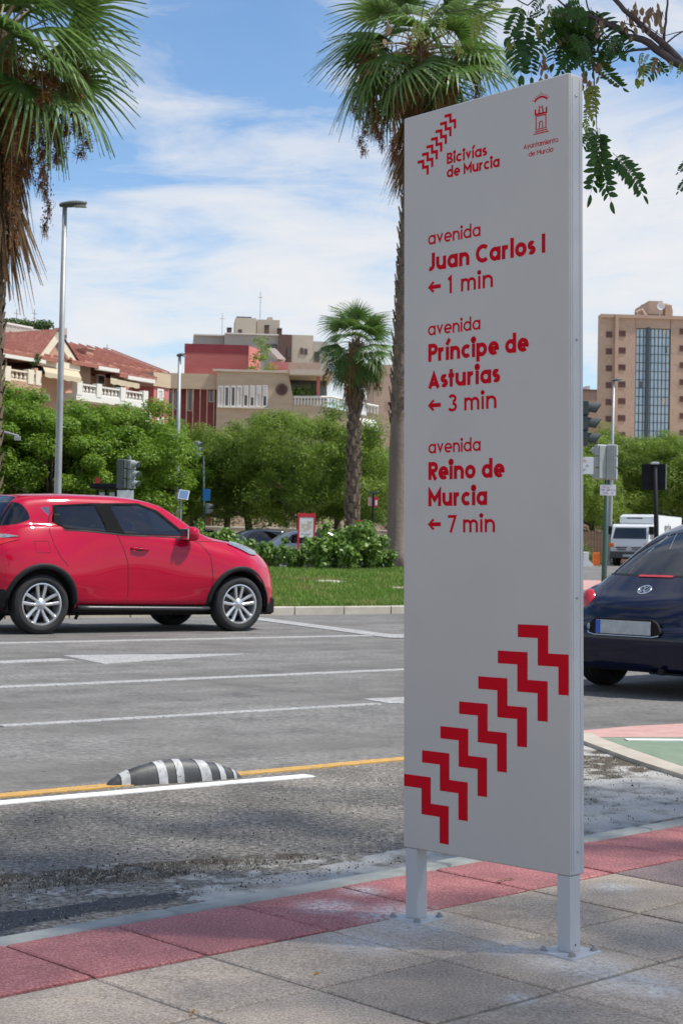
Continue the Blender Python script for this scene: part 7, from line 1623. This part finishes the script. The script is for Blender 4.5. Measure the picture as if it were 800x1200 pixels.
# driver glimpsed through the front window
pr = thing('person', 'driver in a pale shirt at the wheel of the red car', 'person', red.location, TH_); pr.scale = (SC, SC, SC)
def skin_body(name, joints, edges, m, parent, sub=1):
    me = bpy.data.meshes.new(name); me.from_pydata([j[0] for j in joints], edges, []); o = bpy.data.objects.new(name, me); COL.objects.link(o); o.parent = parent
    md_ = o.modifiers.new('skin', 'SKIN'); me.skin_vertices or None
    if not me.skin_vertices:
        bpy.context.view_layer.objects.active = o
    for sv, j in zip(me.skin_vertices[0].data, joints): sv.radius = (j[1], j[1] if len(j) < 3 else j[2])
    me.skin_vertices[0].data[0].use_root = True; s_ = o.modifiers.new('sub', 'SUBSURF'); s_.levels = sub; s_.render_levels = sub; me.materials.append(MAT[m]); return o
X0, Y0 = 1.80, .36
try:
    skin_body('body', [((X0, Y0, .92), .15, .12), ((X0 - .03, Y0, 1.10), .15, .12), ((X0 - .05, Y0, 1.24), .14, .09), ((X0 - .03, Y0, 1.33), .055), ((X0 - .02, Y0 - .19, 1.22), .06), ((X0 + .14, Y0 - .24, 1.04), .045), ((X0 + .42, Y0 - .16, 1.10), .034), ((X0 + .54, Y0 - .13, 1.16), .028), ((X0 - .02, Y0 + .19, 1.22), .06), ((X0 + .14, Y0 + .24, 1.04), .045), ((X0 + .42, Y0 + .16, 1.10), .034), ((X0 + .54, Y0 + .13, 1.16), .028), ((X0 + .3, Y0 - .1, .90), .08), ((X0 + .3, Y0 + .1, .90), .08)],
        [(0, 1), (1, 2), (2, 3), (2, 4), (4, 5), (5, 6), (6, 7), (2, 8), (8, 9), (9, 10), (10, 11), (0, 12), (0, 13)], 'shirt', pr, 2)
    mb = MB(); M = Matrix.Translation((X0 + .01, Y0, 1.40)) @ Matrix.Diagonal((.095, .075, .115, 1)); mb.lathe([(math.cos(R(-90 + 15 * k)) * (1 if k > 4 else .9), math.sin(R(-90 + 15 * k))) for k in range(13)], 16, M=M); mb.box(X0 + .09, X0 + .12, Y0 - .012, Y0 + .012, 1.375, 1.41, bev=.006); mb.build('head', 'skin', pr, smooth=True)
    mb = MB(); M = Matrix.Translation((X0 - .012, Y0, 1.425)) @ Matrix.Diagonal((.10, .084, .10, 1)); mb.lathe([(math.cos(R(0 + 15 * k)), math.sin(R(0 + 15 * k))) for k in range(7)], 16, M=M); mb.build('hair', 'signal_dark', pr, smooth=True)
except Exception as ex: print('person', ex)
# ------------------------------------------------------------------ the dark blue car at the right, seen from behind
TB = R(46.5); SB = .90
eb = Vector((math.cos(TB), math.sin(TB), 0)); nb_ = Vector((-eb.y, eb.x, 0))
ax = G(713, 803, 0) - nb_ * (.70 * SB); ob = ax - eb * (.80 * SB)
blue = thing('dark_blue_car', 'dark blue rounded small car seen from behind at the right edge', 'car', ob, TB); blue.scale = (SB, SB, SB)
BK = ('x', 'zt', 'zr', 'wr', 'zq', 'wq', 'zs', 'wsh', 'wm', 'wl', 'zb')
BT = [BK,
 (0.00, .560, .555, .40, .54, .50, .50, .58, .60, .58, .30),
 (0.04, .665, .655, .46, .63, .58, .56, .66, .68, .64, .26),
 (0.12, .760, .745, .50, .70, .62, .62, .70, .72, .68, .24),
 (0.25, .845, .83, .52, .77, .64, .66, .715, .74, .70, .23),
 (0.42, .960, .92, .53, .84, .655, .70, .73, .75, .72, .22),
 (0.62, 1.095, 1.02, .52, .90, .685, .73, .735, .755, .73, .22),
 (0.85, 1.240, 1.14, .50, .93, .675, .75, .735, .755, .73, .22),
 (1.15, 1.380, 1.26, .49, .95, .69, .76, .735, .755, .73, .22),
 (1.50, 1.470, 1.345, .49, .96, .70, .77, .74, .76, .73, .22),
 (1.90, 1.500, 1.38, .50, .955, .725, .77, .74, .76, .73, .22),
 (2.25, 1.480, 1.37, .505, .945, .72, .77, .74, .76, .73, .22),
 (2.60, 1.360, 1.28, .53, .93, .71, .765, .735, .755, .73, .22),
 (2.95, 1.125, 1.085, .57, .90, .69, .75, .72, .75, .72, .22),
 (3.20, .985, .965, .55, .87, .66, .72, .70, .74, .71, .22),
 (3.50, .90, .885, .50, .82, .62, .66, .68, .72, .70, .22),
 (3.80, .775, .765, .44, .70, .56, .58, .62, .66, .65, .22),
 (4.00, .60, .595, .36, .56, .46, .50, .52, .55, .54, .25),
 (4.06, .48, .478, .28, .46, .36, .44, .42, .44, .43, .30)]
bow2 = lambda x: (.22 * max(0, (1.3 - x) / 1.3) ** 1.6) - .30 * max(0, (x - 2.9) / 1.15) ** 1.7
bm = car_shell(BT, jring, bow2, nx=110, sub=5); bm.normal_update(); shell = BVHTree.FromBMesh(bm)
# rear window: bounded by a curved outline seen from behind
RW = rounded([(-.485, .985), (0, .975), (.485, .985), (.44, 1.10), (.355, 1.23), (.25, 1.32), (0, 1.365), (-.25, 1.32), (-.355, 1.23), (-.44, 1.10)], .05)
rearf = lambda f: f.normal.x < -.12 and f.calc_center_median().x < 1.6
take(bm, cut(bm, RW, (1, 2), rearf), 'rear_window', 'side_glass', blue, -.004)
RWo = [(y * 1.035, 1.16 + (z - 1.16) * 1.05) for y, z in RW]
take(bm, cut(bm, RWo, (1, 2), rearf), 'rear_window_seal', 'black_plastic', blue, -.001)
# tailgate panel: bowl shaped outline
TG = rounded([(-.60, .98), (-.555, .86), (-.47, .765), (-.33, .715), (0, .70), (.33, .715), (.47, .765), (.555, .86), (.60, .98), (0, .962)], .03)
for sg in (-1, 1):
    ff = nearly(sg); SW = rounded([(.98, .985), (1.15, 1.15), (1.45, 1.34), (1.50, 1.345), (1.50, .99)], .03); DW = rounded([(1.56, .99), (1.56, 1.355), (2.15, 1.37), (2.45, 1.24), (2.78, .985)], .03)
    tp = lambda f: ff(f) and f.calc_center_median().z > .93
    take(bm, cut(bm, SW, (0, 2), tp), 'rear_side_window', 'side_glass', blue, -.005); take(bm, cut(bm, DW, (0, 2), tp), 'door_window', 'side_glass', blue, -.005)
    for wx in (.80, 3.31):
        fc = cut(bm, circ(wx, .315, .36, 36), (0, 2), lambda f: f.calc_center_median().y * sg > .45 and f.calc_center_median().z < .7); bmesh.ops.delete(bm, geom=fc, context='FACES')
bm.normal_update()
take(bm, cut(bm, rounded([(2.42, -.48), (3.02, -.56), (3.06, 0), (3.02, .56), (2.42, .48)], .06), (0, 1), lambda f: f.normal.x > .15 and f.normal.z > .2 and f.calc_center_median().z > 1.0), 'windscreen', 'side_glass', blue, -.004)
finish(bm, 'body', ['navy_paint'], blue)
ribbon(shell, TG + [TG[0]], .009, 'tailgate_seam', 'under', blue, .0012, -1, 'x', .03)
# number plate recess, plate, lamp
def on_back(y, z, off=0.0):
    h = shell.ray_cast(Vector((-3, y, z)), Vector((1, 0, 0))); return h[0], h[1]
# rear wing bulges: arched fenders standing proud of the narrow body
def fender(wx, sg, front):
    mb = MB(); n = 26; m = 12; vs = []; r_in = .365
    for i in range(n + 1):
        a = R(-14 + 208 * i / n)                     # round the wheel
        c, s = math.cos(a), math.sin(a); top = max(0, s)
        rad = .365 + (.235 + (.07 if c * (-1 if not front else 1) > 0 else .02) * abs(c)) * (.35 + .65 * top ** .8)
        for k in range(m + 1):
            t = k / m; ph = t * math.pi / 2          # from the outer lip to where it dives into the body
            y = .865 * 1.0 - .30 * (1 - math.cos(ph)) ** 1.15 - .03 * (1 - top); rr_ = r_in + (rad - r_in) * math.sin(ph) ** .85
            z = max(.20, .315 + rr_ * s * 1.0); vs.append((wx + rr_ * c * (1.12 if top > 0 else 1.0), sg * y, z))
    mb.add(vs, [(i*(m+1)+k, i*(m+1)+k+1, (i+1)*(m+1)+k+1, (i+1)*(m+1)+k) for i in range(n) for k in range(m)]); 
    vs2 = []
    for i in range(n + 1):
        a = R(-14 + 208 * i / n); vs2 += [(wx + .365 * math.cos(a) * (1.12 if math.sin(a) > 0 else 1), sg * (.865 - .03 * (1 - max(0, math.sin(a)))), max(.20, .315 + .365 * math.sin(a))), (wx + .36 * math.cos(a), sg * .55, max(.20, .315 + .36 * math.sin(a)))]
    mb.add(vs2, [(2*i, 2*i+1, 2*i+3, 2*i+2) for i in range(n)]); return mb.build('wing', 'navy_paint', blue, smooth=True)
for sg in (-1, 1):
    fender(.80, sg, False); fender(3.31, sg, True)
    for wx, nm in ((.80, 'rear_wheel'), (3.31, 'front_wheel')): make_wheel(nm, blue, wx, sg * .745, .317, .205, sg, .205, 'single'); wheel_well(wx, .315, .36, sg, blue, .80, .42)
    mb = MB(); mb.tube([(1.25, sg * .77, .25), (2.85, sg * .77, .25)], .055, 10); mb.build('running_board', 'navy_paint', blue, smooth=True)
# rear bumper: a full-width rounded apron
def bumper():
    mb = MB(); n = 30; prof_ = [(.12, .20), (.02, .205), (-.02, .24), (-.025, .33), (-.035, .372), (-.05, .40), (-.052, .46), (-.045, .52), (-.02, .555), (.05, .585), (.14, .60)]
    vs = []
    for i in range(n + 1):
        t = -1 + 2 * i / n; y = .845 * math.sin(t * math.pi / 2) ** 1 if abs(t) < 1 else .845 * t; bx = .02 + .55 * (1 - math.sqrt(max(0, 1 - (abs(t)) ** 2.6 * .96))) * .9
        for (dx_, z) in prof_: vs.append((bx + dx_ * (1 - .3 * abs(t)), y, z))
    k_ = len(prof_); mb.add(vs, [(i*k_+j, i*k_+j+1, (i+1)*k_+j+1, (i+1)*k_+j) for i in range(n) for j in range(k_ - 1)]); return mb.build('bumper', 'navy_paint', blue, smooth=True, auto=60)
bumper()
def back_quad(name, pts, m, x, parent=blue, thick=.01, bev=0): 
    mb = MB(); mb.prism(pts, x, x + thick, fn=lambda u, v, w: (w, -u, v)); return mb.build(name, m, parent)
# (u to the right seen from behind)
back_quad('plate_recess', rounded([(-.345, .52), (-.32, .59), (-.27, .625), (.27, .625), (.32, .59), (.345, .52), (.30, .488), (-.30, .488)], .02), 'under', -.040, thick=.03)
pl_ = back_quad('number_plate', [(-.26, .50), (.26, .50), (.26, .61), (-.26, .61)], 'plate_white', -.052, thick=.008)
back_quad('euro_band', [(-.258, .502), (-.215, .502), (-.215, .608), (-.258, .608)], 'euro_blue', -.0545, pl_, .003)
mb = MB(); mb.tube([(-.043, .34, .515), (-.046, .335, .50), (-.046, .28, .487), (-.046, -.28, .487), (-.043, -.335, .50)], .005, 6); mb.build('plate_trim', 'chrome', blue)
mb = MB(); mb.lathe([(0, .008), (.016, .006), (.018, 0)], 12, M=Matrix.Translation((-.043, .335, .55)) @ Matrix.Rotation(R(-90), 4, 'Y') @ Matrix.Diagonal((1.5, .8, 1, 1))); mb.build('plate_lamp', 'clear_lens', blue, smooth=True)
# round tail lamps on the wings: oval lens on the bulge
for sg in (-1, 1):
    c, nrm = on_back(sg * .525, .748); nrm = nrm if nrm.x < 0 else -nrm; c = c - Vector((.0, 0, 0)) + nrm * .008; nrm = Vector((-.85, sg * .38, .34)).normalized(); u = Vector((0, 0, 1)) - nrm * nrm.z; u.normalize(); v = nrm.cross(u); M = Matrix((v, u, nrm)).transposed().to_4x4(); M.translation = c
    mb = MB(); mb.lathe([(0, .030), (.35, .027), (.7, .016), (.92, .002), (1.0, -.03)], 28, M=M @ Matrix.Rotation(R(-22 * sg), 4, 'Z') @ Matrix.Diagonal((.085, .115, 1, 1))); tl_ = mb.build('tail_lamp', 'red_lens', blue, smooth=True)
    
    mb = MB(); mb.lathe([(0, .018), (.5, .015), (1.0, .0)], 16, M=M @ Matrix.Translation((0, -.03, .016)) @ Matrix.Diagonal((.035, .04, 1, 1))); mb.build('reversing_lens', 'red_lens', tl_, smooth=True)
# brake light strip below the window
p0, n0 = on_back(0, .968); vs = []; mb = MB()
for i in range(13):
    y = -.165 + .33 * i / 12
    for z in (.958, .974): p, n1_ = on_back(y, z); vs.append(p + n1_ * (-.006 if n1_.x > 0 else .006))
mb.add(vs, [(2*i, 2*i+1, 2*i+3, 2*i+2) for i in range(12)]); mb.build('brake_light_strip', 'red_lens', blue)
# round maker's emblem on the tailgate
p, n1_ = on_back(0, .855); n1_ = n1_ if n1_.x < 0 else -n1_; u = (Vector((0, 0, 1)) - n1_ * n1_.z).normalized(); v = u.cross(n1_); v = Vector((0, -1, 0)); M = Matrix((v, u, n1_)).transposed().to_4x4(); M.translation = p
mb = MB(); mb.lathe([(0, .004), (.058, .004), (.060, .001)], 32, M=M); em = mb.build('emblem', 'navy_paint', blue)
mb = MB(); mb.lathe([(.052, .0042), (.054, .009), (.062, .009), (.064, .002)], 32, M=M); mb.build('emblem_ring', 'chrome', em, smooth=True)
kq = 0
for pts in ([(-.022, .047), (0, .010), (.022, .047)], [(-.044, .027), (-.020, -.045), (0, -.002), (.020, -.045), (.044, .027)]):
    vs, fs = strip(pts, False, .0105); kq += 1; mb = MB(); mb.add([M @ Vector((q.x, q.y, .0085 + .0003 * kq)) for q in vs], fs); mb.build('emblem_stroke', 'chrome', em)
# fog lamp and exhaust, right of centre
mb = MB(); mb.lathe([(0, .02), (.035, .014), (.045, 0)], 18, M=Matrix.Translation((.035, -.43, .315)) @ Matrix.Rotation(R(-90), 4, 'Y')); mb.build('fog_lamp', 'clear_lens', blue, smooth=True)
mb = MB(); mb.tube([(-.02, -.34, .215), (.2, -.34, .21)], .028, 12); mb.box(.0, .12, -.52, -.22, .19, .205, bev=.005); mb.build('exhaust', 'dark_metal', blue)
mb = MB(); mb.box(.12, 3.9, -.66, .66, .19, .40, bev=.03); mb.build('underbody', 'under', blue)
mb = MB(); mb.box(.55, 3.0, -.62, .62, .40, .86, bev=.03); mb.build('cabin_floor', 'cabin', blue)
for x, y in ((2.15, -.34), (2.15, .34), (1.5, -.3), (1.5, .3)): seat(blue, x, y, .50 if x > 1.6 else .40)
# ------------------------------------------------------------------ white box truck
b_ = base(737, 79); k = 79 / F
TA = R(-128)      # heading: towards us, turned so that its left flank shows at the right
trk = thing('box_truck', 'white box truck facing the viewer with orange indicators, right of the totem', 'truck', b_, 0)
zt = lambda py: hgt(735, py, 79) - b_.z; xx = lambda px: P(px, 640, 79).x - b_.x
# local frame of the truck: x to the viewer's right, y away; turned a little
trk.rotation_euler.z = R(-27)
Hc0, Hc1 = zt(652), zt(614); w = .93
CAB = [(0, .55), (-.06, 1.0), (.0, 1.28), (.28, Hc1 - .12), (.42, Hc1), (1.6, Hc1), (1.6, .55)]   # side outline (depth, height)
mb = MB(); mb.prism(CAB, -w, w, fn=lambda u, v, ww: (ww, u, v)); mb.build('cab', 'white_paint', trk)
mb = MB(); mb.prism([(.035, 1.33), (.26, Hc1 - .17)], 0, 0) if False else None
mb = MB(); mb.add([(-w + .09, -.012 + .03, 1.34), (w - .09, .018, 1.34), (w - .15, .262, Hc1 - .17), (-w + .15, .262, Hc1 - .17)], [(0, 1, 2, 3)]); o = mb.build('windscreen', 'truck_glass', trk); o.location.y = -.012
for sx in (-1, 1):
    mb = MB(); mb.add([(sx * (w + .006), .32, 1.34), (sx * (w + .006), 1.1, 1.28), (sx * (w + .006), 1.1, Hc1 - .2), (sx * (w + .006), .46, Hc1 - .2)], [(0, 1, 2, 3)]); mb.build('door_window', 'truck_glass', trk)
    mb = MB(); mb.box(sx * (w + .02) - .02, sx * (w + .22) + .02, .12, .2, 1.55, 1.95, bev=.03) if sx > 0 else mb.box(-(w + .24), -(w), .12, .2, 1.55, 1.95, bev=.03); mb.build('mirror', 'black_plastic', trk)
    mb = MB(); mb.box(sx * .88 - .12, sx * .88 + .12, -.085, -.055, .92, 1.12, bev=.01); mb.build('indicator', 'orange_plastic', trk)
    mb = MB(); mb.box(sx * .70 - .26, sx * .70 + .26, -.14, -.06, .52, .66, bev=.02); mb.build('headlamp', 'clear_lens', trk)
    mb = MB(); mb.box(sx * .38 - .28, sx * .38 + .28, -.075, -.04, .88, .93); mb.box(sx * .38 - .22, sx * .38 + .22, -.078, -.042, .79, .83); mb.build('grille_slot', 'signal_dark', trk)
    for y in (.7, 3.6): mb = MB(); mb.lathe([(.0, .1), (.2, .1), (.36, .1), (.38, .05), (.38, -.12)], 20, M=Matrix.Translation((sx * .86, y, .38)) @ Matrix.Rotation(R(90) * sx, 4, 'Y')); mb.build('wheel', 'tyre', trk)
mb = MB(); mb.box(-w, w, -.16, .5, .38, .72, bev=.03); mb.build('front_bumper', 'sill_plastic', trk); mb = MB(); mb.box(-.26, .26, -.172, -.163, .46, .57); mb.build('number_plate', 'plate_white', trk)
mb = MB(); mb.box(-.95, .95, .5, 4.9, .35, .62); mb.build('chassis', 'under', trk)
zb_ = zt(602); mb = MB(); mb.box(-w + .12, w - .02, 1.02, 1.7, Hc1 - .05, zb_, bev=.12); mb.build('wind_deflector', 'white_paint', trk); mb = MB(); mb.box(-.45, .35, 1.0, 1.03, zb_ - .22, zb_ - .17); mb.build('deflector_slot', 'sill_plastic', trk)
mb = MB(); mb.box(-w - .02, w + .04, 1.72, 5.9, .75, zb_ - .02, bev=.03); mb.build('cargo_box', 'white_paint', trk)
def on_flank(a, b_2, c): return (w + .042 + (-.0 if c > -1 else 0) + (-.0005 - c) * 0, a, b_2)
mb = MB(); st, tw = text_strokes('ente', .2, .1)
for pts, cl in st:
    vs, fs = strip([(px * .42, py * .42) for px, py in pts], cl, .08); mb.add([(w + .045, 2.7 + q.x, 1.75 + q.y) for q in vs], fs)
o = mb.build('lettering', 'signal_body', trk); o['label'] = 'dark lettering on the side of the box'
em = MB(); em.lathe([(.05, 0), (.08, .01), (.1, 0)], 14, M=Matrix.Translation((0, -.075, .86)) @ Matrix.Rotation(R(90), 4, 'X')); em.build('emblem', 'chrome', trk)
# ------------------------------------------------------------------ parked cars behind the bushes
def far_car(px, dep, rz, paint_, label, s=1.0):
    b_ = base(px, dep); t = thing('parked_car', label, 'car', b_, rz, 'cars parked on the far carriageway'); t.scale = (s, s, s)
    T = [BK] + [(x, zt_, zr_, wr_, zq_, wq_, .70, .80, .83, .76, .22) for x, zt_, zr_, wr_, zq_, wq_ in ((0, .70, .69, .5, .66, .58), (.08, .88, .87, .58, .82, .70), (.3, .96, .95, .6, .90, .74), (.55, 1.10, 1.08, .58, .93, .76), (1.0, 1.36, 1.32, .57, .95, .77), (1.5, 1.44, 1.40, .57, .95, .78), (2.1, 1.42, 1.37, .57, .94, .78), (2.5, 1.28, 1.24, .58, .93, .77), (3.0, 1.0, .985, .62, .90, .75), (3.5, .90, .885, .58, .82, .72), (3.9, .76, .75, .5, .70, .64), (4.1, .56, .555, .4, .53, .5))]
    bm = car_shell(T, jring, lambda x: (.2 * max(0, (1 - x)) ** 2) - .3 * max(0, (x - 3) / 1.1) ** 1.7, nx=60, sub=3); bm.normal_update()
    for sg in (-1, 1):
        ff = nearly(sg); take(bm, cut(bm, rounded([(.75, 1.0), (1.05, 1.28), (1.5, 1.36), (2.15, 1.34), (2.45, 1.2), (2.8, .98)], .04), (0, 2), lambda f: ff(f) and f.calc_center_median().z > .93), 'side_window', 'tinted_glass', t, -.004)
        for wx in (.8, 3.3):
            fc = cut(bm, circ(wx, .31, .36, 24), (0, 2), lambda f: f.calc_center_median().y * sg > .45 and f.calc_center_median().z < .7); bmesh.ops.delete(bm, geom=fc, context='FACES'); wheel_well(wx, .31, .36, sg, t, .78, .4)
            mb = MB(); mb.lathe([(0, .03), (.19, .05), (.2, .1), (.3, .1), (.315, .06), (.315, -.1)], 24, M=Matrix.Translation((wx, sg * .72, .315)) @ Matrix.Rotation(R(-90) * sg, 4, 'X')); mb.build('wheel', 'tyre', t)
            mb = MB(); mb.lathe([(0, .055), (.05, .06), (.19, .055)], 10, M=Matrix.Translation((wx, sg * .72, .315)) @ Matrix.Rotation(R(-90) * sg, 4, 'X')); mb.build('rim', 'alloy', t)
        take(bm, cut(bm, rounded([(3.62, .80), (3.9, .70), (3.95, .60), (3.7, .66)], .02), (0, 2), lambda f: ff(f)), 'headlamp', 'clear_lens', t, .004); take(bm, cut(bm, rounded([(.25, .86), (.02, .80), (.02, .66), (.2, .70)], .02), (0, 2), lambda f: ff(f)), 'tail_lamp', 'red_lens', t, .004)
    bm.normal_update(); take(bm, cut(bm, [(2.42, -.5), (2.95, -.58), (2.95, .58), (2.42, .5)], (0, 1), lambda f: f.normal.x > .15 and f.normal.z > .2 and f.calc_center_median().z > .95), 'windscreen', 'tinted_glass', t, -.004)
    finish(bm, 'body', [paint_], t); mb = MB(); mb.box(.2, 3.9, -.64, .64, .18, .5); mb.build('underbody', 'under', t); return t
far_car(252, 54, R(20), 'dark_blue_paint', 'dark blue car with its roof showing over the bushes')
far_car(300, 51, R(12), 'silver_paint', 'silver car whose bonnet shows between the bushes')
far_car(60, 66, R(38), 'silver_paint', 'silver car parked in the shade behind the red car at left')
far_car(196, 72, R(38), 'white_paint', 'white car in the shade left of the raised traffic light')
